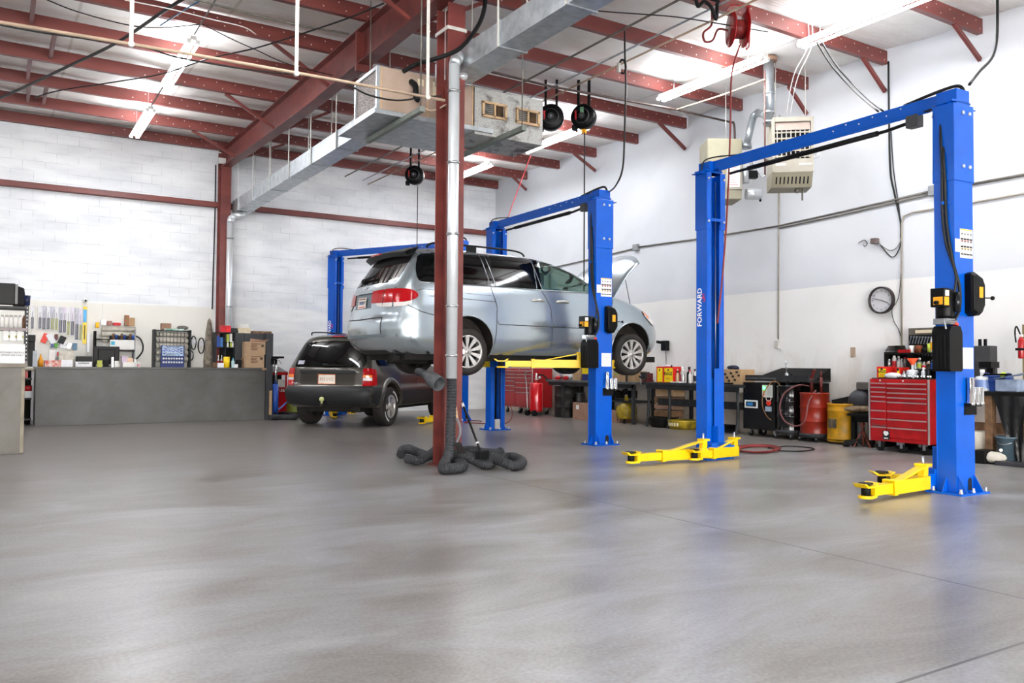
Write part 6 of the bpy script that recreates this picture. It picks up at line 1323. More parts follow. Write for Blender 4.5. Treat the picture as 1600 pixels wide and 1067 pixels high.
part('bench_top', MB().box(Xy(60, YP-.5), Xy(332, YP-.5), YP-.5, YP-.025, .94, 1.0), M_TOP, bs)
for x in (Xy(66, YP-.5), Xy(200, YP-.5), Xy(326, YP-.5)): part('leg', MB().box(x-.03, x+.03, YP-.45, YP-.39, 0, .94).box(x-.03, x+.03, YP-.1, YP-.04, 0, .94), M_DGREY, bs)
# ---- hung blister packs of wiper blades ----
M_PK = [mat('pack_white', '#dcdbe0', .3, vary=.08, scale=30), mat('pack_silver', '#b9b9c6', .3, vary=.2, scale=20), mat('pack_lilac', '#cfc6d6', .3, vary=.1, scale=20)]
M_PKB = mat('pack_print_black', '#3f4047', .4, vary=.6, scale=26); M_PKG = mat('pack_print_green', '#a9ab49', .4, vary=.4, scale=26)
packs = [(49, 477, 514, 0), (61, 478, 514, 0), (67, 478, 515, 1), (74, 478, 515, 0), (80.5, 479, 515, 1), (87, 479, 516, 0), (93.5, 480, 520, 1), (99.5, 480, 520, 2), (105.5, 480, 524, 0), (112, 480, 524, 2), (119, 481, 531, 1), (125, 482, 532, 2)]
pos_n = ('leftmost, apart from the rest', 'second', 'third', 'fourth', 'fifth', 'sixth', 'seventh', 'eighth', 'ninth', 'tenth', 'eleventh', 'twelfth')
for k, (a, b0, b1, c_) in enumerate(packs):
    Y = YP-.035-.006*(k % 2); x0, x1 = Xy(a-2.9, Y), Xy(a+2.9, Y); z1, z0 = Zy(a, b0, Y), Zy(a, b1, Y)
    t = thing('wiper_blade_pack', 'wiper blade pack on the pegboard, '+pos_n[k]+', counted from the left', 'pack', ((x0+x1)/2, Y, z0), 0, 'wiper blade packs on the pegboard')
    part('pack_card', MB().box(x0, x1, Y, Y+.015, z0, z1), M_PK[c_], t)
    zm = z0+(z1-z0)*.5; part('pack_print', MB().box(x0+.01, x1-.008, Y-.003, Y-.0005, z0+.01, zm), M_PKG if k in (4, 5, 8, 11) else M_PKB, t)
    part('blade', MB().box((x0+x1)/2-.008, (x0+x1)/2+.004, Y-.008, Y-.003, z0+.03, z1-.12), mat('blade_grey', '#8d8c93', .35), t)
    part('peg_hook', MB().cyl(((x0+x1)/2, Y-.03, z1-.02), ((x0+x1)/2, YP, z1-.02), .006, n=6), M_STEEL, t)
Y = YP-.04; x = Xy(131.5, Y); z1, z0 = Zy(131, 479, Y), Zy(131, 537, Y); t = thing('wiper_blade_tube', 'yellow and blue tube hanging at the right end of the wiper packs', 'pack', (x, Y, z0)); h = z1-z0
part('tube_body', MB().box(-.04, .035, 0, .03, 0, h), mat('tube_yellow', '#e7c91d', .35, vary=.05), t, world=False); part('tube_band', MB().box(-.036, .03, -.004, -.0005, h*.58, h*.92), mat('tube_blue', '#3aa0d8', .35, vary=.05), t, world=False); part('tube_print', MB().box(-.012, .006, -.004, -.0005, h*.12, h*.5), M_DGREY, t, world=False)
misc = [(70, 521, 536, 9, 'red', M_REDP, 'red card pack tilted on the pegboard', .35), (80, 521, 537, 10, 'white', M_PK[0], 'white card pack tilted on the pegboard beside the red one', -.5), (97, 525, 537, 10, 'grey', M_DGREY, 'dark grey pack tilted on the pegboard under the wiper packs', .4), (88, 522, 530, 5, 'maroon', mat('maroon_pack', '#643034', .5), 'small maroon tag between the red and grey packs', 0),
        (87.5, 536, 543, 5, 'green', mat('green_pack', '#5fae3d', .5), 'small green air freshener on the pegboard', 0), (81.5, 537, 543, 3.5, 'blue', M_BLUB, 'small blue tag left of the green one', 0), (99, 534, 544, 11, 'white', M_PK[0], 'wide white pack under the dark grey pack', .1), (108, 536, 545, 7, 'grey', M_SIL, 'metal clips hanging right of the wide white pack', .3), (117, 536, 547, 7, 'blue', mat('dusty_blue_pack', '#5f7f9a', .5, vary=.1), 'dusty blue pack below the wiper packs', 0), (138, 521, 550, 5, 'pale', M_PK[0], 'long pale green and white pack right of the yellow tube', 0), (94, 549, 558, 20, 'white', M_PK[0], 'row of white and red packs low on the pegboard', 0), (93, 550, 556, 8, 'red', M_REDP, 'small red pack in the low row on the pegboard', 0)]
for k, (a, b0, b1, wd_, cn, m_, lab, tl) in enumerate(misc):
    Y = YP-.05-.008*(k % 3) if k != 11 else YP-.075; c = at_y(a, (b0+b1)/2, Y); s_ = c.y*0+(Zy(a, b0, Y)-Zy(a, b1, Y)); wm = wd_*(Xy(a+1, Y)-Xy(a, Y))
    q = MB(); q.M = Matrix.Translation(c) @ Matrix.Rotation(tl, 4, 'Y'); q.box(-wm/2, wm/2, -.012, .04, -s_/2, s_/2); solo('hanging_pack', q, m_, lab, 'pack', 'small packs on the pegboard', bev=.004)
# camera on the wall
p = at_y(133.5, 468, YB-.12); t = thing('security_camera', 'small white dome camera on the wall above the yellow tube', 'camera', tuple(p)); part('camera_body', MB().cyl((0, .1, 0), (0, -.02, -.01), .045, n=16).ball((0, -.02, -.01), .045), M_WHITE, t, world=False); part('lens', MB().ball((0, -.05, -.02), .022), M_BLACK, t, world=False)
wire('camera_cable', [at_y(128, 473, YB-.02), at_y(100, 473, YB-.02), at_y(46, 470, YB-.02)], .008, M_WHITE, 'white cable running left from the dome camera', 'cable')
# things on the long counter; y is the front of each thing
Yc = YC+.12
def cc(name, a0, a1, b0, b1, d, m_, lab, cat, grp=None, bev=.004, Y=None, z=None):
    Y = Y or Yc; z = ZC if z is None else z; return solo(name, MB().box(Xy(a0, Y), Xy(a1, Y), Y, Y+d, z, max(z+.01, Zy((a0+a1)/2, b0, Y))), m_, lab, cat, grp, bev)
t = thing('coffee_maker', 'black coffee maker at the left end of the long counter', 'coffee maker', (Xy(49, Yc+.2), Yc+.3, ZC)); x0, x1 = Xy(43, Yc+.2)-t.location.x, Xy(55, Yc+.2)-t.location.x; zt_ = Zy(49, 523, Yc+.2)-ZC
part('housing', MB().box(x0, x1, .1, .25, 0, zt_).box(x0, x1, -.1, .1, 0, .04).box(x0, x1, -.1, .1, zt_-.12, zt_), M_BLACK, t, world=False, bev=.01); part('carafe', MB().lathe([(0, .05), (.055, .05), (.06, .12), (.04, .2), (0, .2)], (0, 0, 0), n=18), mat('carafe_glass', '#59514b', .15, vary=0), t, world=False)
cc('file_holder', 51, 58, 548, 568, .2, mat('pale_grey_plastic', '#a9aeb4', .4), 'pale grey file holder beside the coffee maker', 'holder')
cc('black_box', 44, 52, 545, 568, .2, M_BLACK, 'black box in front of the coffee maker', 'box', Y=Yc+.05)
q = MB(); x = Xy(63.5, Yc+.1); q.lathe([(0, 0), (.045, 0), (.05, .1), (.02, .17), (.012, .23), (0, .23)], (x, Yc+.1, ZC)); solo('honey_bottle', q, mat('amber_yellow', '#e39a1e', .35), 'orange yellow pointed bottle near the left end of the counter', 'bottle')
cc('paper_tray', 70, 96, 563, 569, .25, mat('red_print_paper', '#c9452f', .6, vary=.6, scale=16, dark='#e3ddd6'), 'red and white magazines lying on the long counter', 'magazines')
cc('white_carton', 76, 86, 547, 563, .12, M_WB, 'upright white carton behind the magazines', 'carton', Y=Yc+.27); cc('paper_stack', 96, 114, 562, 569, .2, M_PK[0], 'stack of white paper right of the magazines', 'paper')
cc('shelf_bin', 92, 116, 549, 562, .15, mat('cream_bin', '#c7c2b4', .5, vary=.2, scale=20), 'cream bin of small parts behind the white paper', 'bin', Y=Yc+.35)
t = thing('printer', 'black and grey printer left of the computer monitor', 'printer', (Xy(131, Yc+.1), Yc+.25, ZC)); x0, x1 = Xy(118, Yc+.1)-t.location.x, Xy(144, Yc+.1)-t.location.x
part('printer_base', MB().box(x0, x1, -.15, .15, 0, .10), M_PK[0], t, world=False, bev=.006); part('printer_top', MB().box(x0+.02, x1, -.15, .15, .10, .2), M_BLACK, t, world=False, bev=.01)
part('paper_slot', MB().box(x0+.04, x1-.05, -.156, -.15, .06, .085), M_GREY, t, world=False)
t = thing('computer_monitor', 'black computer monitor seen from behind on the long counter', 'monitor', (Xy(167, Yc), Yc+.15, ZC)); x0, x1 = Xy(146.5, Yc)-t.location.x, Xy(188, Yc)-t.location.x; zt_ = Zy(167, 541, Yc)-ZC
part('screen_housing', MB().box(x0, x1, -.02, .03, .06, zt_), M_BLACK, t, world=False, bev=.012); part('rear_bulge', MB().box(x0+.08, x1-.08, -.05, -.02, .1, zt_-.06), M_BLACK, t, world=False, bev=.012); part('monitor_stand', MB().box(-.05, .05, -.06, .0, 0, .14).box(-.13, .13, -.1, .08, 0, .015), M_RUB, t, world=False)
cc('tape_roll', 152, 160, 563, 569, .08, mat('olive_tape', '#b2b44e', .5), 'olive yellow tape roll under the monitor', 'tape', Y=Yc-.1); cc('mug', 174, 178, 558, 569, .06, M_SIL, 'silver mug under the right of the monitor', 'mug', Y=Yc-.1); cc('white_cups', 179, 186, 564, 569, .06, M_WB, 'small white cup under the monitor', 'cup', Y=Yc-.1)
cc('tissue_box', 190, 199, 556, 568, .12, mat('lilac_card', '#c9b6c9', .5), 'tilted lilac card right of the monitor', 'card'); cc('wood_block', 199, 208, 559, 568, .1, mat('peach_card', '#e3bfa2', .5), 'peach coloured card beside the lilac card', 'card'); cc('white_box', 192, 210, 568-2, 569, .1, M_WB, 'flat white box under the lilac and peach cards', 'box', Y=Yc-.08)
bottle(Xy(211, Yc+.05), Yc+.05, ZC, .15, .035, M_WB, 'white bottle right of the peach card', cat='bottle', grp=None); bottle(Xy(217, Yc+.05), Yc+.05, ZC, .11, .03, M_WB, 'short white and pink bottle at the right of the monitor group', lab=mat('pink_label', '#d99aa5', .5), grp=None)
# first roll rack
M_ROLL = mat('dusty_white_roll', '#c5bfb2', .7, vary=.15, scale=12)
YR = YP-.28
r1 = thing('parts_rack', 'shelf rack of white rolls and small cans behind the computer monitor', 'rack', (Xy(180, YR), YR+.15, 1.0)); 
part('side_panel', MB().box(Xy(147, YR), Xy(150, YR), YR, YP-.01, 1.0, Zy(150, 517, YR)), M_GRIME, r1); part('side_panel', MB().box(Xy(209, YR), Xy(211, YR), YR, YP-.01, 1.0, Zy(210, 515, YR)), M_GREY, r1)
for b in (529.5, 547): part('shelf_board', MB().box(Xy(147, YR), Xy(211, YR), YR, YP-.01, Zy(180, b, YR)-.02, Zy(180, b, YR)), M_GRIME, r1)
for b in (513.5, 522, 531): part('storage_tube', MB().cyl((Xy(159, YR), YR+.1, Zy(180, b, YR)), (Xy(212 if b < 530 else 170, YR), YR+.1, Zy(180, b, YR)), .052, n=16), M_ROLL, r1, 'dusty white roll')
part('white_panel', MB().box(Xy(171.5, YR), Xy(209, YR), YR-.02, YR+.04, Zy(190, 546, YR), Zy(190, 531, YR)), M_WB, r1, 'white panel with blue square'); part('blue_square', MB().box(Xy(173, YR-.02), Xy(179, YR-.02), YR-.024, YR-.0205, Zy(176, 539, YR), Zy(176, 533.5, YR)), mat('cyan_square', '#3aa3c4', .5), r1)
for k in range(9):
    a = 172+4.4*k; Y = YR+.0; hh = .07+.05*((k*5) % 3)/2
    can(Xy(a, Y), Y-.0, Zy(190, 530.5, Y)-.0, hh+.02, .022, (M_INK, M_BR, M_BLUB)[k % 3 if k != 2 else 2], ('first', 'second', 'third', 'fourth', 'fifth', 'sixth', 'seventh', 'eighth', 'ninth')[k]+' small can of the row above the white panel, counted from the left', grp='small cans above the white panel', capm=M_SIL)
zr = Zy(185, 508.5, YR)
for k, (a0, a1, b0, m_, lab) in enumerate(((149, 154, 503, M_INKY, 'yellow box at the top left of the roll rack'), (157, 166, 499, M_SIL, 'grey metal part on top of the roll rack'), (164, 174, 501, mat('pinkish_part', '#a5756c', .6, vary=.4, scale=20), 'reddish part on top of the roll rack'), (176, 188, 504, M_INKR, 'red tool lying on top of the roll rack'), (194, 201, 492, mat('red_green_box', '#b7503e', .6, vary=.5, scale=18, dark='#3f7f56'), 'red and green carton on top of the roll rack'), (200, 210, 496, M_CARD2, 'tan carton on top right of the roll rack'))):
    solo('stored_part', MB().box(Xy(a0, YR), Xy(a1, YR), YR+.02, YR+.14, zr if k else Zy(151, 512, YR), Zy(a0, b0, YR)), m_, lab, 'box', 'things on top of the roll rack', bev=.008)
q = MB(); q.tube([at_y(a, b, YP-.04) for a, b in ((212, 525), (219, 529), (223.5, 540), (221.5, 551), (213, 561))], .014, 8); solo('heater_hose', q, M_RUB, 'black curved hose hanging on the pegboard between the two racks', 'hose')
# second rack with the blue sign
r2 = thing('belt_rack', 'rack of wrapped white rolls with a blue brake lining display', 'rack', (Xy(269, YR), YR+.15, 1.0))
for k, b in enumerate((522.5, 532, 541.5, 551, 561.5)):
    part('storage_tube', MB().cyl((Xy(245, YR), YR+.12, Zy(270, b, YR)), (Xy(295, YR), YR+.12, Zy(270, b, YR)), .05, n=16), M_ROLL, r2, 'dusty white roll')
    q = MB()
    for j in range(8): xx = Xy(249+5.6*j, YR); q.cyl((xx, YR+.12, Zy(270, b, YR)), (xx+.012, YR+.12, Zy(270, b, YR)), .054, n=14)
    part('belt', q, M_RUB if k % 2 else M_DGREY, r2)
for a0, a1 in ((240, 243), (296, 298.5)): part('rack_side', MB().box(Xy(a0, YR), Xy(a1, YR), YR, YP-.02, 1.0, Zy(270, 515, YR)), M_DGREY, r2)
part('shelf_board', MB().box(Xy(241, YR), Xy(298, YR), YR, YP-.02, Zy(270, 516, YR)-.015, Zy(270, 516, YR)), M_DGREY, r2)
YS = YR-.12; x0, x1 = Xy(251.5, YS), Xy(288, YS); z1 = Zy(270, 540, YS); zm = Zy(270, 556.5, YS)
wg = thing('brake_display', 'blue WAGNER display with rows of small bulbs standing on the counter', 'display', ((x0+x1)/2, YS, 1.0)); M_NAVY = mat('navy_blue_board', '#1b2f6e', .4, vary=.05)
part('display_board', MB().box(x0, x1, YS, YS+.08, 1.0, z1), M_NAVY, wg)
part('sign_field', MB().box(x0+.025, x1-.02, YS-.004, YS-.0005, zm+.01, z1-.015), mat('pale_ray_field', '#b9cfe8', .4, vary=.3, scale=8), wg, 'pale blue burst panel')
cxm, czm = (x0+x1)/2, (zm+z1)/2; q = MB()
for k in range(20):
    a = 2*PI*k/20; ex_, ez_ = math.cos(a), math.sin(a); s1 = min(.19/max(abs(ex_), .01), .095/max(abs(ez_), .01)); da = .055
    q.add([(cxm+.25*s1*ex_, YS-.006, czm+.25*s1*ez_), (cxm+s1*math.cos(a-da), YS-.006, czm+s1*math.sin(a-da)), (cxm+s1*math.cos(a+da), YS-.006, czm+s1*math.sin(a+da))], [(0, 1, 2)])
part('ray', q, M_NAVY, wg); q = MB().box(cxm-.16, cxm+.16, YS-.008, YS-.0065, czm-.035, czm+.035); part('name_field', q, mat('pale_field', '#cfe0f2', .4), wg)
text('sign_lettering', 'WAGNER', mat('blue_lettering', '#20419e', .4, vary=0), wg, (0, -.012, czm-1.0), .085, (1, 0, 0), (0, 0, 1), bold=True)
for r in range(2):
    for k in range(8): part('bulb_card', MB().ball((x0+.05+k*(x1-x0-.1)/7, YS-.01, zm-.05-.08*r), .022, (1, .5, 1), 8), M_STICK, wg)
zr = Zy(270, 515, YR)
crate('cardboard_box', Xy(252, YR), Xy(267, YR), YR+.03, YR+.2, zr, Zy(260, 505, YR), M_CARD, 'small brown box on top of the rack with the blue display')
solo('green_folder', MB().box(Xy(256, YR), Xy(287, YR), YR+.0, YR+.03, zr-.03, zr+.02), mat('green_white_folder', '#cfe0d8', .5, vary=.4, scale=12, dark='#1f7a63'), 'green and white folder on the rack with the blue display', 'folder')
solo('baseball_cap', MB().ball((Xy(286, YR), YR+.1, zr+.05), .1, (1.2, .8, .5)), mat('grey_cap_cloth', '#6f6c66', .8, vary=.2), 'grey cap on top right of the rack with the blue display', 'cap')
for k, (a, b0, b1) in enumerate(((302, 525, 546), (314, 528, 552), (298, 548, 563))):
    Y = YP-.05; z1 = Zy(a, b0, Y); z0 = Zy(a, b1, Y); x = Xy(a, Y); t = thing('fan_belt', ('left upper', 'right', 'lower')[k]+' black belt hanging on the pegboard with a white card, beside the furled tarp', 'belt', (x, Y, z0), 0, 'black belts on the pegboard')
    part('belt_loop', MB().tube([(.05*math.sin(u)*(1.3 if k == 1 else 1), 0, (z1-z0)/2+(z1-z0)/2*math.cos(u)) for u in [2*PI*i/10 for i in range(10)]], .012, 6, closed=True), M_RUB, t, world=False)
    part('belt_card', MB().box(-.045, .04, -.02, -.012, (z1-z0)*.45, (z1-z0)*.75), M_PK[0], t, world=False)
Y = YP-.1; x = Xy(326, Y); z0, z1 = 1.0, Zy(325, 497, Y); q = MB(); q.lathe([(0, 0), (.10, 0), (.11, .2), (.085, .5), (.07, (z1-z0)*.75), (.035, (z1-z0)*.95), (0, z1-z0)], (x, Y, z0), n=14)
solo('furled_tarp', q, mat('weathered_canvas', '#94897b', .9, vary=.45, scale=11, dark='#5e554b', bump=.8, bscale=14), 'tall weathered furled canvas bundle beside the red wall column', 'bundle')
# shelf cabinet, black cabinet and boxes at the counter's end
YD = YC+.28
x0, x1 = Xy(337, YD), Xy(366, YD); z1 = Zy(350, 519, YD); os_ = thing('open_shelf', 'dark grey open shelf with small cans in front of the red wall column', 'shelf', ((x0+x1)/2, YD+.2, ZC))
for x in (x0, (x0+x1)/2-.0, x1-.012): part('upright', MB().box(x, x+.012, YD, YD+.3, ZC, z1), M_DGREY, os_)
for z in (z1-.012, Zy(350, 543, YD), ZC): part('shelf_board', MB().box(x0, x1, YD, YD+.3, z, z+.012), M_DGREY, os_)
part('shelf_back', MB().box(x0+.14, x1, YD+.29, YD+.3, ZC, z1), M_GRIME, os_)
for k, (a, b0, w_, m_, lab) in enumerate(((341, 524, 4, M_BLUB, 'blue carton at the left of the open shelf'), (346, 527, 5, mat('blue_print', '#3b6fae', .5, vary=.5, scale=30), 'blue printed carton in the open shelf'), (356, 522, 4, M_GRN, 'green and white can at the top of the open shelf'), (361, 521, 4, M_WB, 'white can at the top right of the open shelf'))):
    zb_ = Zy(350, 543, YD)+.012 if k < 2 else Zy(350, 534, YD); solo('small_carton', MB().box(Xy(a-w_/2, YD), Xy(a+w_/2, YD), YD+.03, YD+.12, zb_, Zy(a, b0, YD)), m_, lab, 'carton', 'cartons in the open shelf', bev=.004)
for k, (a, m_) in enumerate(((356, M_WB), (361, M_GRN), (364, M_WB))):
    bottle(Xy(a, YD), YD+.04, Zy(350, 543, YD)+.012, .12, .022, m_, ('left', 'middle', 'right')[k]+' small bottle on the lower board of the open shelf', grp='small bottles in the open shelf')
for k, a in enumerate((343, 348)): bottle(Xy(a, YD), YD+.1, ZC+.012, .24, .02, M_WB, ('left', 'right')[k]+' slim white bottle in the lower bay of the open shelf', lab=M_INKR, grp='small bottles in the open shelf')
cc('red_carton', 345.5, 360, 508.5, 518, .2, mat('bright_red_print', '#d5242f', .5, vary=.3, scale=7), 'red carton on top of the open shelf', 'carton', z=z1, Y=YD+.02); 
q = MB(); q.box(Xy(360, YD), Xy(372, YD), YD+.02, YD+.2, z1, z1+.05); q.box(Xy(361, YD), Xy(371, YD), YD+.04, YD+.2, z1+.05, z1+.09); solo('parts_tray', q, M_DGREY, 'black and grey parts on the open shelf beside the red carton', 'parts')
x0b, x1b = Xy(366, YC+.05), Xy(421, YC+.05); zc2 = Zy(395, 520, YC+.05)
YM = YC+.30; bc = thing('metal_cabinet', 'tall dark grey metal cabinet at the right end of the long counter', 'cabinet', ((x0b+x1b)/2, YM+.2, 0)); x0b, x1b = Xy(367, YM), Xy(421.5, YM)
part('cabinet_body', MB().box(x0b, x1b, YM, YM+.55, .0 if False else ZC+.0, zc2).box(cx1+.015, x1b, YC+.06, YM+.55, 0, zc2), mat('dark_grey_cabinet', '#37383c', .45, vary=.06), bc, bev=.004)
part('door_line', MB().box(Xy(380.5, YM), Xy(381.5, YM), YM-.004, YM, ZC, zc2-.01), M_INK, bc)
q = MB()
for k in range(5): q.box(x0b+.02+.025*k, x0b+.026+.025*k, YM-.003, YM, ZC+.2, zc2-.1)
part('rib', q, M_DGREY, bc)
cc('binder', 371, 391, 512, 518, .2, M_PAPER, 'cream folder stack on top of the dark grey cabinet', 'folders', z=zc2+.0, Y=YM+.03); cc('white_case', 374, 388, 506.5, 512, .15, M_WB, 'white case on top of the cream folders', 'case', z=Zy(380, 512, YM+.03), Y=YM+.03)
solo('plywood_piece', MB().box(Xy(395, YM), Xy(424, YM), YM+.0, YM+.3, zc2, zc2+.05), M_WOODD, 'brown plywood piece on the top right of the dark grey cabinet', 'board')
Y = YB-.05; x = Xy(355, Y); solo('wall_hook', MB().box(x-.012, x+.012, Y, Y+.04, Zy(355, 508, Y), Zy(355, 487, Y)).box(x-.04, x+.05, Y-.02, Y, Zy(355, 495, Y), Zy(355, 493, Y)), M_DGREY, 'dark cross shaped hook on the wall right of the red wall column', 'hook')
YX = YC+.06; xa, xb = Xy(382, YX), Xy(413, YX); zA = Zy(397, 554, YX); zB = Zy(397, 534, YX)
def kraft(z0, z1, x1, lab, op):
    t = thing('cardboard_box', lab, 'box', ((xa+x1)/2, YX+.15, z0), 0, 'kraft boxes at the counter end')
    part('box_body', MB().box(xa, x1, YX, YX+.2, z0, z1), mat('kraft_board', '#a3886d', .8, vary=.05), t, bev=.003)
    q = MB()
    for k in range(5): q.box(xa+.13, xa+.13+(.14 if k else .2)*(1-.1*(k % 3)), YX-.002, YX-.0005, z1-.05-.03*k, z1-.035-.03*k)
    part('box_print', q, M_BR, t); part('round_mark', MB().cyl((x1-.06, YX-.0025, z1-.08), (x1-.06, YX-.0005, z1-.08), .03, n=16), mat('dark_print', '#4c3d33', .6), t)
    q = MB()
    for k in range(7): q.box(xa+.02, xa+.03, YX-.002, YX-.0005, z0+.03+.03*k, z0+.045+.03*k)
    part('edge_print', q, M_BR, t)
    if op: part('flap', MB().sheet([(xa+.1, YX+.0, z1), (x1, YX, z1), (x1+.07, YX-.02, z1+.06), (x1-.04, YX+.02, z1+.04), (xa+.14, YX+.1, z1+.07)], (0, 1, 0), .005), M_CARD, t, 'lifted flap')
kraft(ZC, zA, xb, 'lower kraft box with round dark mark at the right end of the counter', False); kraft(zA, zB, xb+.02, 'upper kraft box with lifted flap at the right end of the counter', True)
Y = YC+.08; cup(Xy(354, Y), Y, ZC, .22, .062, .062, mat('yellow_tub', '#ecc51f', .35, vary=.05), 'yellow wipes tub on the long counter', 'tub', 'wipes_tub'); 
bottle(Xy(364, Y), Y, ZC, .20, .033, mat('pale_teal_bottle', '#a9c9d2', .35), 'pale bottle with teal cap beside the yellow tub', capm=mat('teal_cap', '#2f9aa5', .4, vary=0), grp=None)
cc('grey_rag', 341, 350, 567, 573, .1, M_PK[0], 'crumpled grey packet left of the yellow tub', 'packet', Y=Y-.05); cc('black_mount', 371, 378, 562, 573, .1, M_BLACK, 'black stand left of the kraft boxes', 'stand', Y=Y+.02); cc('white_packet', 366, 372, 569, 573, .06, M_PK[0], 'small white packet right of the teal capped bottle', 'packet', Y=Y-.06)
cc('brown_can', 377, 381, 560, 573, .06, M_WOODD, 'dull brown can against the kraft boxes', 'can', Y=Y+.03); solo('wood_bits', MB().box(Xy(333, YC+.2), Xy(348, YC+.2), YC+.2, YC+.3, ZC, ZC+.1), M_WOODD, 'brown leather pouch at the foot of the open shelf', 'pouch', bev=.02)
# transmission jack and red machine right of the cabinet
Y = 17.35; x = Xy(430, Y, 640); tj = thing('transmission_jack', 'blue pole jack with chrome ram and black saddle beside the cabinet', 'jack', (x, Y, 0))
za, zb_ = Zy(430, 600, Y), Zy(430, 562, Y)
part('cylinder', MB().cyl((0, 0, .1), (0, 0, za), .062, n=18), M_BLUB, tj, world=False); part('ram', MB().cyl((0, 0, za), (0, 0, zb_), .028, n=14), M_CHROME, tj, world=False)
part('saddle', MB().box(-.11, .14, -.1, .1, zb_+.03, zb_+.07).bar((-.1, 0, zb_-.02), (.08, 0, zb_+.05), .05, .03).box(-.12, -.05, -.06, .06, zb_-.1, zb_+.03), M_BLACK, tj, world=False)
for k in range(3): a = 2*PI*k/3+.3; part('leg', MB().bar((0, 0, .14), (.3*math.cos(a), .3*math.sin(a), .05), .05, .05).cyl((.3*math.cos(a), .3*math.sin(a)-.02, .035), (.3*math.cos(a), .3*math.sin(a)+.02, .035), .035), M_BLACK, tj, world=False)
part('foot_pedal', MB().bar((.05, -.05, .2), (.28, -.1, .42), .03, .03), M_BLUB, tj, world=False); part('cable', MB().tube([(0, 0, zb_), (.07, .0, zb_-.02), (.12, 0, zb_-.1)], .005, 5), M_RUB, tj, world=False)
Y = 17.9; x0, x1 = Xy(421, Y), Xy(449, Y); rm = thing('coolant_machine', 'red service machine with white lettering behind the blue pole jack', 'machine', ((x0+x1)/2, Y+.25, 0)); zt_ = Zy(435, 583, Y)
part('lower_body', MB().box(x0, x1, Y, Y+.5, .1, Zy(435, 605, Y)), M_REDC, rm, bev=.01); part('upper_shelf', MB().box(x0, x1+.02, Y, Y+.5, zt_-.04, zt_+.02), M_REDC, rm); part('back_panel', MB().box(x0, x1, Y+.4, Y+.45, .7, zt_), M_GRIME, rm); part('top_mat', MB().sheet([(x0, Y, zt_+.02), (x1+.01, Y, zt_+.02), (x1-.05, Y+.5, zt_+.13), (x0, Y+.5, zt_+.13)], (0, 0, 1), .01), mat('grey_top_mat', '#75706d', .6), rm)
part('white_jug', MB().box(Xy(436, Y), Xy(447, Y), Y+.05, Y+.25, Zy(441, 604, Y), Zy(441, 593, Y)), M_WB, rm, bev=.01); text('machine_lettering', 'T-360', M_TXTW, rm, (Xy(441, Y)-(x0+x1)/2, -.258, Zy(441, 610, Y)), .09, (1, 0, 0), (0, 0, 1), bold=True)
casters(rm, [(x0+.06, Y+.07), (x1-.06, Y+.07), (x0+.06, Y+.43), (x1-.06, Y+.43)], .05, .1)
part('side_post', MB().box(x0+.0, x0+.03, Y+.0, Y+.04, .6, zt_), M_REDC, rm); part('side_post', MB().box(x1-.03, x1, Y, Y+.04, .6, zt_), M_REDC, rm)
Y = 18.2; x = Xy(460, Y); solo('gas_cylinder', MB().lathe([(0, 0), (.18, 0), (.2, .05), (.2, .55), (.1, .72), (0, .74)], (x, Y, 0), n=20), mat('olive_green_cylinder', '#7f8a34', .4, vary=.2), 'olive green cylinder behind the left corner of the dark SUV', 'cylinder')
q = MB(); q.tube([gnd(421, 657)+Vector((0, 0, .06)), gnd(440, 656)+Vector((0, 0, .06)), gnd(461, 656)+Vector((0, 0, .06)), gnd(455, 653)+Vector((0, 0, .06)), gnd(440, 652)+Vector((0, 0, .08)), gnd(455, 652)+Vector((0, 0, .06)), gnd(473, 653)+Vector((0, 0, .06))], .06, 12, ridge=.09, seg=9); solo('exhaust_hose', q, M_HOSE, 'second grey hose coiled on the floor by the blue pole jack', 'hose')
solo('wood_strip', MB().box(Xy(422, 17.2), Xy(426, 17.2), 17.2, 17.24, 0, .6), M_CARD2, 'thin tan board leaning at the foot of the dark grey cabinet', 'board')
# ---------------- unit heaters ----------------
def unit_heater(label, px_, py0, py1, d_x, rz, w_, dp, grille=True):
    pass
hc = at_y(1244, 180, 8.5)
hx, hy = 10.28, 8.45
z1 = 4.97; z0 = 4.13
h1 = thing('unit_heater', 'beige gas unit heater with louvred face hanging behind the front lift beam', 'heater', (hx, hy, z0), math.radians(-40))
W2 = .305; H_ = z1-z0
q = MB(); q.box(-W2, W2, .02, .5, .0, H_); part('casing', q, M_BEIGE, h1, world=False, bev=.012)
q = MB(); 
for x0, x1, a, b in ((-W2, -W2+.04, 0, H_), (W2-.04, W2, 0, H_), (-W2+.04, W2-.04, H_-.07, H_), (-W2+.04, W2-.04, 0, .20)): q.box(x0, x1, -.03, .02, a, b)
part('face_frame', q, M_BEIGE, h1, world=False, bev=.006)
part('grille_void', MB().box(-W2+.04, W2-.04, .012, .019, .2, H_-.07), M_GRIME, h1, world=False)
part('top_flap', MB().sheet([(-W2+.05, -.025, H_-.20), (W2-.05, -.025, H_-.20), (W2-.05, .01, H_-.075), (-W2+.05, .01, H_-.075)], (0, -1, 0), .006), M_BPINK, h1, world=False)
for k in range(5): z = .225+k*.092; part('louvre', MB().sheet([(-W2+.04, -.02, z), (W2-.04, -.02, z), (W2-.04, .0, z+.03), (-W2+.04, .0, z+.03)], (0, -1, 0), .006), M_BEIGE, h1, world=False)
for k in range(8): x = -W2+.07+k*.068; part('vane', MB().box(x, x+.012, -.018, .01, .21, H_-.2), M_LGREY, h1, world=False)
part('sticker', MB().box(-W2+.05, -W2+.2, -.034, -.031, .10, .125), M_STICK, h1, world=False); part('sticker', MB().box(W2-.22, W2-.03, -.034, -.031, .10, .125), M_STICK, h1, world=False)
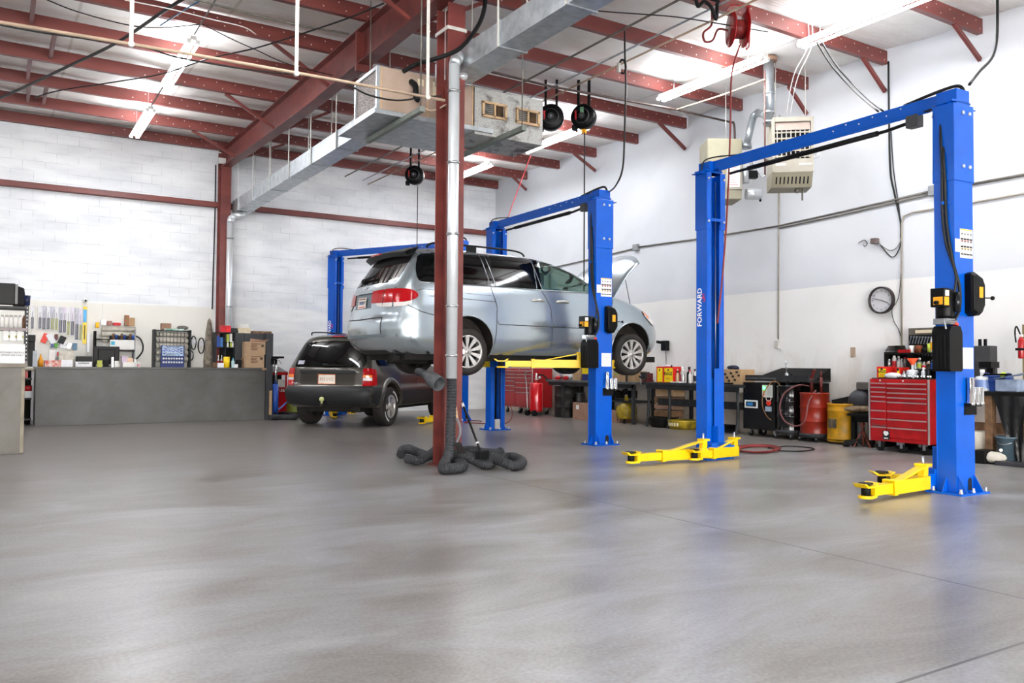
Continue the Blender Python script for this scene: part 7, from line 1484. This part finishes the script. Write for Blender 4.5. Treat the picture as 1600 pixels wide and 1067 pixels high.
q = MB(); q.prism([(.02, 0), (-.03, 0), (.08, -.22), (.5, -.22), (.5, 0)], 'x', -W2, W2-.01); 
part('burner_box', q, mat('heater_grey_beige', '#88826f', .5, vary=.08), h1, world=False)
q = MB()
for k in range(9): x = -W2+.06+k*.058; q.sheet([(x, .005, -.07), (x+.02, .005, -.07), (x+.02, .055, -.17), (x, .055, -.17)], (0, -1, -.4), .003)
part('vent_slot', q, M_GRIME, h1, world=False)
part('gas_stub', MB().cyl((.18, .2, -.4), (.18, .2, -.22), .014).ball((.1, .2, -.25), .04), M_COND, h1, world=False); part('side_fitting', MB().cyl((W2, .3, .30), (W2+.12, .3, .30), .03).ball((W2+.12, .3, .32), .04), M_ALU, h1, world=False)
for sx in (-.2, .25): part('hanger_rod', MB().cyl((sx, .3, H_), (sx, .3, roofz(hy)-z0-.02), .007, n=6), M_LGREY, h1, world=False)
fl = thing('flue_pipe', 'shiny vertical flue rising from the louvred heater to the roof', 'pipe', (10.13, 8.78, 4.9)); fz = roofz(8.78)-4.9
part('flue_run', MB().cyl((0, 0, .0), (0, 0, fz), .08, n=20), M_FLUE, fl, world=False)
for z in (.05, .2, .5): part('flue_band', MB().cyl((0, 0, z-.02), (0, 0, z+.02), .09, n=20), M_FLUE, fl, world=False)
part('flue_cap', MB().cyl((0, 0, fz-.06), (0, 0, fz), .13, n=20), M_CARD, fl, world=False)
b0 = at_y(1208, 192, 9.0); b1 = at_y(1184, 176, 9.5); b2 = at_y(1177, 182, 9.6); b3 = at_y(1165, 232, 9.7)
part('branch_pipe', MB().cyl(Vector((10.13, 8.78, b0.z)), b1, .06, n=18).ball(b1, .062), M_FLUE, fl); part('drop_pipe', MB().cyl(b1, b2, .06, n=18).ball(b2, .062).cyl(b2, b3, .06, n=18), M_FLUE, fl); part('drop_collar', MB().cyl(b3, b3+Vector((0, 0, .08)), .1, n=18), M_FLUE, fl)
hx2, hy2 = at_y(1133, 262, 9.75).x, 9.75; zt_ = at_y(1133, 216, 9.75).z; zb_ = at_y(1133, 312, 9.75).z
h2 = thing('unit_heater', 'second beige unit heater seen behind the top of the second blue post', 'heater', (hx2, hy2, zb_), math.radians(-30)); hh = zt_-zb_
part('casing', MB().box(-.29, .29, 0, .55, .16, hh), mat('heater_olive_beige', '#8f8a75', .45, vary=.06), h2, world=False, bev=.02); part('front_step', MB().box(-.0, .27, -.05, 0, .16, hh*.63), M_BEIGE, h2, world=False, bev=.01); part('bottom_box', MB().box(-.1, .27, -.04, .5, 0, .17), mat('heater_grey_beige', '#88826f', .5, vary=.08), h2, world=False, bev=.02)
part('rating_label', MB().box(.02, .23, -.054, -.051, hh*.2, hh*.6), M_STICK, h2, 'white label printed in pink', world=False)
q = MB()
for k in range(9): q.box(.03, .03+.17*(1-.3*(k % 3)/2), -.057, -.0545, hh*.23+k*hh*.04, hh*.235+k*hh*.04+.004)
part('label_print', q, mat('pink_print', '#c9868a', .6, vary=0), h2, world=False)
x = hx2; part('blower_motor', MB().cyl((.38, .1, .12), (.62, .1, .12), .09, n=18).cyl((.36, .1, .3), (.36, .1, .62), .07, n=14), M_ALU, h2, world=False); part('gas_valve', MB().box(.42, .56, .02, .14, .38, .5).cyl((.62, .1, .0), (.62, .1, .2), .018).cyl((.55, .1, .12), (.63, .1, .12), .015), M_RUB, h2, world=False)
part('hanger_rod', MB().cyl((.1, .3, hh), (.1, .3, roofz(hy2)-zb_-.02), .007, n=6), M_LGREY, h2, world=False)
# ---------------- reels ----------------
M_RR = mat('gloss_red_reel', '#b3141c', .25, vary=.05, coat=.3)
def disc_reel(label, c, r, m, red=False, rz=0):
    t = thing('hose_reel', label, 'hose reel', tuple(c), rz, None if red else 'black hose reels')
    if red:
        for y in (-.09, .09): part('reel_disc', MB().lathe([(.02, -.008), (r, -.008), (r+.01, 0), (r, .008), (.02, .008)], (y, 0, 0), (1, 0, 0), 28), m, t, world=False)
        part('reel_drum', MB().cyl((-.09, 0, 0), (.09, 0, 0), r*.55, n=20), M_REDH, t, world=False)
        part('mount_arm', MB().prism([(-.06, -r*1.1), (.06, -r*1.1), (.09, 0), (.05, r*1.2), (-.05, r*1.2), (-.09, 0)], 'x', .12, .135), m, t, world=False); part('mount_plate', MB().box(-.13, .135, -.09, .09, r*1.2, r*1.25), m, t, world=False)
        part('mount_rod', MB().cyl((0, 0, r*1.25), (0, 0, roofz(c.y)-c.z-.17), .02, n=8), M_COND, t, world=False)
        part('feed_hose', MB().tube([(-.12, .0, -.02), (-.25, .02, -.0), (-.32, .02, -.14), (-.42, .02, -.16), (-.44, .02, -.05), (-.34, .02, .05), (-.33, .02, .2), (-.34, .02, .32)], .014, 6), m_ if False else M_REDH, t, world=False)
    else:
        part('reel_case', MB().lathe([(0, -.09), (r*.9, -.09), (r, -.07), (r, .07), (r*.9, .09), (0, .09)], (0, 0, 0), (1, 0, 0), 28), m, t, world=False)
        part('reel_hub', MB().lathe([(r*.55, -.105), (r*.62, -.09)], (0, 0, 0), (1, 0, 0), 24).cyl((-.12, 0, 0), (-.09, 0, 0), r*.25, n=18), mat('reel_hub_grey', '#3d3f42', .4), t, world=False)
        part('hub_nut', MB().cyl((-.13, 0, 0), (-.12, 0, 0), .02, n=8), M_STEEL, t, world=False)
        for s in (-1, 1): part('mount_strap', MB().box(-.02, .02, s*.09-.02, s*.09+.02, r*.8, roofz(c.y)-c.z-.17), M_RUB, t, world=False)
        part('hose_guide', MB().box(-.05, .05, r*.55, r*.95, -r*1.05, -r*.6), M_RUB, t, world=False, bev=.01)
        part('reel_sticker', MB().box(-.096, -.091, r*.45, r*.6, -.05, .09), M_INKR, t, world=False)
    return t
disc_reel('red metal hose reel hanging under the roof beside the bright strip light', at_z(1153, 46, 5.45), .22, M_RR, True, -.5)
cR = at_z(861, 184, 5.2); disc_reel('left black hose reel of the pair near the air handler', cR, .21, M_BLACK, rz=.95)
c2 = at_z(912, 183, 5.2); r2_ = disc_reel('right black cord reel of the pair, with a yellow stop hanging under it', c2, .2, M_BLACK, rz=.6)
part('yellow_stop', MB().box(-.02, .06, -.03, .03, -.26, -.2), M_ORANGE, r2_, 'yellow cord stop', world=False); part('reel_label', MB().box(-.097, -.092, -.03, .03, .02, .14), mat('green_tag', '#7fae8c', .5, vary=.4, scale=60), r2_, world=False)
cB = at_z(648, 274, 5.2); disc_reel('lone black hose reel far off, left of the middle red column top', cB, .2, M_BLACK, rz=.9)
p0 = Vector((c2.x+.02, c2.y, 4.96)); wire('reel_cable', [p0, p0+Vector((0, 0, -1)), Vector((p0.x, p0.y, 1.75))], .011, M_CABLE, 'straight black cord hanging from the yellow stop behind the minivan', 'cord')
p0 = Vector((cB.x, cB.y-.15, 5.0)); wire('reel_cable', [p0, Vector((p0.x, p0.y, 4.0)), Vector((p0.x, p0.y, 2.9))], .009, M_CABLE, 'thin cord hanging from the lone far reel', 'cord')
cR0 = at_z(1153, 46, 5.45); hp = [cR0+Vector((-.02, -.05, -.22)), at_y(1143, 120, cR0.y), at_y(1141, 210, cR0.y), at_y(1137, 330, cR0.y), at_y(1131, 420, cR0.y+.05), at_y(1126, 520, cR0.y+.15), at_y(1126, 600, cR0.y+.25)]
hp = [cR0+Vector((-.02, -.05, -.22)), at_y(1143, 120, cR0.y), at_y(1141, 210, cR0.y), at_y(1136, 330, cR0.y), at_y(1129, 430, cR0.y), at_y(1121, 505, cR0.y)]
wire('red_air_hose', hp, .012, M_REDH, 'red air hose hanging from the red reel past the second blue post', 'hose')
wire('coiled_hose', [gnd(1183+(26+k*.5)*math.cos(k*.85), 704+(4.5+k*.05)*math.sin(k*.85))+Vector((0, 0, .012+.001*k)) for k in range(24)], .012, M_REDH, 'dark red hose lying in loops on the floor behind the second blue post', 'hose')
wire('floor_hose', [gnd(a, b)+Vector((0, 0, .01)) for a, b in ((1200, 701), (1230, 698), (1262, 700), (1272, 703), (1250, 706), (1215, 705))], .009, M_CABLE, 'thin dark hose on the floor right of the red loops', 'hose')
# hanging cord with clamps
zc_ = 5.3; a0 = at_z(976, 48, 5.55); Y0 = a0.y
wire('hanging_cable', [a0, at_y(976.5, 90, Y0), at_y(978, 130, Y0), at_y(976, 200, Y0), at_y(973, 262, Y0), at_y(962, 290, Y0+.3), at_y(951, 300, 9.8)], .012, M_CABLE, 'black cord hanging beside two grey clamps and bending to the middle blue post', 'cord')
p = at_y(973, 104, Y0); t = thing('cord_hook', 'grey loop hook with a white tag on the hanging black cord', 'hook', tuple(p)); part('hook_loop', MB().tube([(.05*math.cos(u), 0, .09*math.sin(u)) for u in [2*PI*i/12 for i in range(12)]], .014, 8, closed=True), M_RUB, t, world=False); part('hook_tag', MB().box(-.085, -.045, -.02, .02, -.09, .03), M_LGREY, t, world=False)
# ---------------- pipes under the roof ----------------
def pz(name, pts, z, r, m_, lab, cat='pipe', sm=False, n=8): return wire(name, [at_z(a, b, z) for a, b in pts], r, m_, lab, cat, n=n, sm=sm)
XD = at_z(960, 70, 5.62).x
def along(name, a, b, z, r, m_, lab, y0=3.0, y1=18.8, cat='pipe'):
    p = at_z(a, b, z); return solo(name, MB().cyl((p.x, y0, z), (p.x, y1, z), r, n=8), m_, lab, cat)
along('roof_pipe', 960, 53, 5.62, .016, M_COND, 'upper grey pipe of three running under the roof toward the black reels')
along('roof_pipe', 940, 98, 5.58, .013, M_GALV, 'middle thin grey pipe of three running under the roof')
along('roof_pipe', 960, 105, 5.50, .014, M_TAN, 'lower tan pipe of three running under the roof toward the black reels')
pz('sprinkler_pipe', [(700, 96), (860, 135), (1060, 172), (1142, 191)], 5.45, .018, mat('brown_iron_pipe', '#4c3d39', .5, .3), 'dark brown pipe crossing under the purlins to the second heater', n=10)
p1 = at_z(1142, 191, 5.45); wire('sprinkler_drop', [p1, p1+Vector((.06, -.02, -.05)), p1+Vector((.07, -.03, -.5))], .02, _M['brown_iron_pipe'], 'short brown drop pipe ending at the second heater', 'pipe')
pz('air_line', [(1055, 172), (1130, 148), (1195, 124)], 5.45, .014, M_TAN, 'slanting tan air line right of the brown pipe')
p = at_z(1195, 120, 5.5); z0 = 4.0; wire('gas_drop', [Vector((p.x, p.y, 5.6)), Vector((p.x, p.y, 4.6)), Vector((p.x, p.y, 4.02))], .014, mat('rusty_pipe', '#6d4a44', .5, .2), 'rusty vertical gas pipe between the two heaters', 'pipe', sm=False)
wire('gas_branch', [Vector((p.x, p.y, 4.25)), Vector((hx-.25, hy+.25, 4.32))], .014, M_COND, 'short dark branch pipe joining the gas pipe to the louvred heater', 'pipe', sm=False)
wire('gas_tail', [Vector((p.x, p.y, 4.02)), Vector((p.x-.06, p.y, 3.97)), Vector((p.x-.12, p.y+.05, 4.1)), Vector((p.x-.25, p.y+.1, 4.3))], .01, M_STEEL, 'curled flexible gas tail under the rusty pipe', 'pipe')
M_TH = M_CABLE
pz('power_cable', [(-10, 158), (45, 133), (95, 109), (180, 68), (255, 18), (300, -10)], 5.35, .020, M_TH, 'thick black cable crossing the upper left under the purlins', 'cable', True)
pz('power_cable', [(55, 152), (95, 141), (180, 128), (255, 115), (325, 92), (400, 75), (480, 50), (545, 28), (600, 5)], 5.35, .010, M_TH, 'thin black cable rising from upper left to the red rafter', 'cable', True)
pz('power_cable', [(65, -4), (120, 18), (200, 39), (252, 43), (312, 38)], 5.6, .008, M_TH, 'sagging thin cable ending at the left strip light conduit', 'cable', True)
pz('power_cable', [(317, 38), (360, 60), (400, 78), (450, 100), (520, 118)], 5.5, .007, M_TH, 'thin cable from the left strip light toward the air handler', 'cable', True)
pz('power_cable', [(-5, 38), (60, 50), (130, 60), (180, 67), (230, 75), (275, 89), (350, 103), (400, 110), (470, 118)], 4.6, .010, M_TH, 'black cable strung along the tan pipe', 'cable', True)
wire('power_cable', [at_y(545, 132, 8.55), at_y(575, 148, 8.55), at_y(620, 157, 8.55), at_y(660, 152, 8.55), at_y(690, 150, 8.4)], .010, M_TH, 'black cable sagging across the front of the air handler', 'cable')
pz('blue_cable', [(250, 40), (300, 8), (330, -8)], 5.5, .009, mat('blue_cable_rubber', '#3c6e94', .5), 'thin blue cable beside the thick black cable at top left', 'cable')
pz('white_cable', [(195, 0), (270, 15), (330, 30), (380, 42), (400, 54)], 5.3, .007, M_WHITE, 'thin white cable crossing the upper left beside the hanger', 'cable', True)
pz('roof_conduit', [(290, -5), (340, 8), (400, 24), (470, 40), (545, 53)], 5.45, .014, M_COND, 'dark conduit running down to the splice in the red rafter', 'conduit')
pz('roof_conduit', [(890, 8), (935, 17), (1000, 22), (1060, 27), (1130, 38), (1200, 50)], 5.5, .008, M_TH, 'thin black wire crossing under the roof above the clamp', 'wire', True)
p2 = Vector((7.62, 4.25, 3.78)); wire('lift_cable', [at_z(1558, -20, 5.3), at_z(1558, 50, 4.9), at_z(1551, 88, 4.5), at_z(1530, 112, 4.1), p2], .016, M_TH, 'thick black cable dropping from the roof to the nearest blue post', 'cable')
for k, (a, b) in enumerate(((1276, 1372), (1284, 1380))):
    wire('power_cable', [at_z(a, 66, 5.5), at_z(a+25, 105, 5.1), at_z(a+62, 145, 4.6), at_x(b, 174, 7.64)], .012, M_TH, ('left', 'right')[k]+' black cord sloping from the largest strip light to the lift beam', 'cord')
for k, (a, b, c_, d) in enumerate(((1262, 72, 1240, 118), (1268, 72, 1246, 122))):
    q0 = at_z(a, b, 5.5); q1 = at_y(c_, d, q0.y+.1); q2 = at_y(1228+6*k, 180, q0.y+.3); wire('white_cable', [q0+Vector((0, 0, .4)), q0, q1, q2], .007, M_WHITE, ('left', 'right')[k]+' white cord dropping from the largest strip light to the louvred heater', 'cord')
# right wall conduits
def wl(name, pts, r, m_, lab, cat='conduit', sm=False, X=XR-.02): return wire(name, [at_x(a, b, X) for a, b in pts], r, m_, lab, cat, sm=sm, n=8)
wl('wall_conduit', [(800, 432), (900, 410), (992, 388)], .014, M_COND, 'dark conduit on the right wall left of the small junction box')
wl('wall_conduit', [(997, 386), (1100, 372), (1216, 353), (1320, 330), (1457, 298)], .016, M_COND, 'long dark conduit sloping up the right wall behind the lift posts')
wl('wall_conduit', [(1216, 357), (1320, 335), (1457, 303)], .012, M_COND, 'second thinner conduit just under the long one')
wl('wall_conduit', [(1467, 297), (1600, 273), (1640, 266)], .02, M_COND, 'upper conduit on the right wall beyond the nearest blue post')
wl('wall_conduit', [(1640, 295), (1540, 313), (1425, 332), (1412, 338), (1409, 350), (1409, 545)], .013, mat('cream_conduit', '#a59e90', .5), 'cream conduit bending down the right wall beside the clock')
wl('wall_conduit', [(1218, 180), (1217, 300), (1216, 530)], .013, _M['cream_conduit'], 'cream vertical conduit dropping to the small wall outlet')
wl('wall_cable', [(1388, 96), (1389, 180), (1391, 265), (1397, 300), (1407, 345), (1408, 372)], .014, M_TH, 'thick black cable coming down the right wall above the clock', 'cable', True)
wl('wall_cable', [(1392, 200), (1396, 265), (1404, 320), (1408, 372), (1402, 395), (1392, 401), (1376, 383)], .008, M_TH, 'thin black cable looping to the capped fitting above the clock', 'cable', True)
wl('wall_cable', [(1408, 376), (1400, 388), (1390, 391), (1378, 384), (1372, 378)], .006, M_COND, 'brown loop of wire beside the capped fitting', 'cable', True)
wl('wall_cable', [(1409, 410), (1406, 450), (1402, 470), (1394, 483), (1396, 500), (1404, 515), (1409, 530)], .005, M_TH, 'thin wire running down past the clock', 'cable', True)
def boxw(name, a, b, w_, h_, d_, m_, lab, cat, X=XR):
    p = at_x(a, b, X); return solo(name, MB().box(X-d_, X-.002, p.y-w_/2, p.y+w_/2, p.z-h_/2, p.z+h_/2), m_, lab, cat, bev=.004)
boxw('junction_box', 996, 387, .14, .13, .08, M_GREY, 'small grey junction box on the right wall beside the middle blue post', 'junction box'); boxw('junction_box', 1462, 298, .14, .14, .08, M_GREY, 'grey junction box on the right wall left of the nearest blue post', 'junction box')
boxw('wall_outlet', 1215, 538, .09, .13, .04, M_LGREY, 'pale wall outlet above the black drum', 'outlet'); boxw('wall_plate', 1333, 550, .09, .15, .01, M_TAN, 'tan wall plate above the yellow bin', 'wall plate'); boxw('switch_box', 1408, 547, .12, .14, .06, mat('olive_grey_box', '#7d7a68', .5), 'olive grey box at the foot of the cream conduit', 'switch box')
boxw('wall_fitting', 1370, 377, .09, .08, .1, mat('brownish_cap', '#6d5f5c', .5), 'capped brown fitting on the right wall above the clock', 'fitting')
wl('wall_wire', [(1341, 380), (1350, 375), (1355, 380), (1352, 385), (1349, 382)], .005, M_TH, 'short curly wire left of the capped fitting', 'wire', True)
c = at_x(1377, 469, XR-.04); ck = thing('wall_clock', 'round black rimmed clock on the right wall', 'clock', tuple(c)); R = .205
part('clock_rim', MB().lathe([(R, .04), (R, -.03), (R*.94, -.04), (R*.88, -.02), (R*.88, .0)], (0, 0, 0), (1, 0, 0), 36), mat('dark_clock_rim', '#2f2828', .35), ck, world=False)
part('clock_face', MB().cyl((.0, 0, 0), (.03, 0, 0), R*.89, n=36), mat('clock_face_white', '#c9c9cc', .5, vary=.02), ck, world=False)
for k in range(12):
    a = 2*PI*k/12; text('clock_number', str(k or 12), mat('grey_numeral', '#77777b', .5, vary=0), ck, (-.003, -R*.7*math.sin(a), R*.7*math.cos(a)), .045, (0, -1, 0), (0, 0, 1))
for a, L_, w_ in ((math.radians(112), .6, .008), (math.radians(285), .72, .006)):
    part('clock_hand', MB().bar((-.005, 0, 0), (-.005, -R*L_*math.sin(a), R*L_*math.cos(a)), w_, .003, (1, 0, 0)), M_INK, ck, world=False)
c = at_x(1039, 540, XR-.06); t = thing('wall_telephone', 'small black device with a hanging cord on the right wall beside the minivan nose', 'device', tuple(c)); part('device_body', MB().box(-.06, .05, -.08, .06, -.1, .1), M_BLACK, t, world=False, bev=.01); part('device_arm', MB().cyl((-.03, .05, .06), (-.06, .17, .08), .03), M_BLACK, t, world=False)
part('device_cord', MB().tube([(0, -.02, -.1), (-.01, -.05, -.3), (0, -.03, -.2), (0, -.04, -.55), (0, -.02, -.8)], .006, 5), M_TH, t, world=False)
# column box and cables on the back wall
p = at_y(348, 251, BY-.2); solo('junction_box', MB().box(p.x-.08, p.x+.07, p.y, p.y+.06, p.z-.06, p.z+.06), M_WHITE, 'white junction box at the top of the red wall column', 'junction box')
wire('wall_conduit', [at_y(337, 258, YB-.04), at_y(336, 330, YB-.04), at_y(331.5, 483, YB-.04)], .014, M_DGREY, 'dark conduit running down left of the red wall column', 'conduit', sm=False)
for k, (a0, b0, a1, b1) in enumerate(((1540, 40, 1300, 70),)): pass
# lamp cord loops and wires near the roof by the red reel
p = at_z(1100, 5, 5.5); t = thing('cable_bundle', 'black cable bundle tied under the roof left of the red reel', 'cables', tuple(p)); part('cable_loop', MB().tube([(-.15, 0, .1), (-.1, 0, -.06), (0, 0, .02), (.12, .0, -.02), (.2, 0, -.15), (.22, 0, .05)], .022, 8), M_RUB, t, world=False); part('cable_loop', MB().tube([(-.2, .05, .1), (.05, .0, .08), (.25, 0, .08)], .02, 8), M_RUB, t, world=False)
wire('power_cable', [at_x(775, 318, XR-.1), at_z(748, 350, 3.9)], .006, M_REDH, 'thin red line near the far corner', 'cable') if False else None
p0 = at_y(829, 240, 12.9); wire('red_rope', [at_z(829, 243, 5.3), at_z(808, 300, 4.5), at_y(789, 352, 12.9)], .010, mat('bright_red_rope', '#b32a34', .6), 'thin red line slanting from the purlins to the far post of the middle lift', 'rope')
# suspended wires between roof and duct
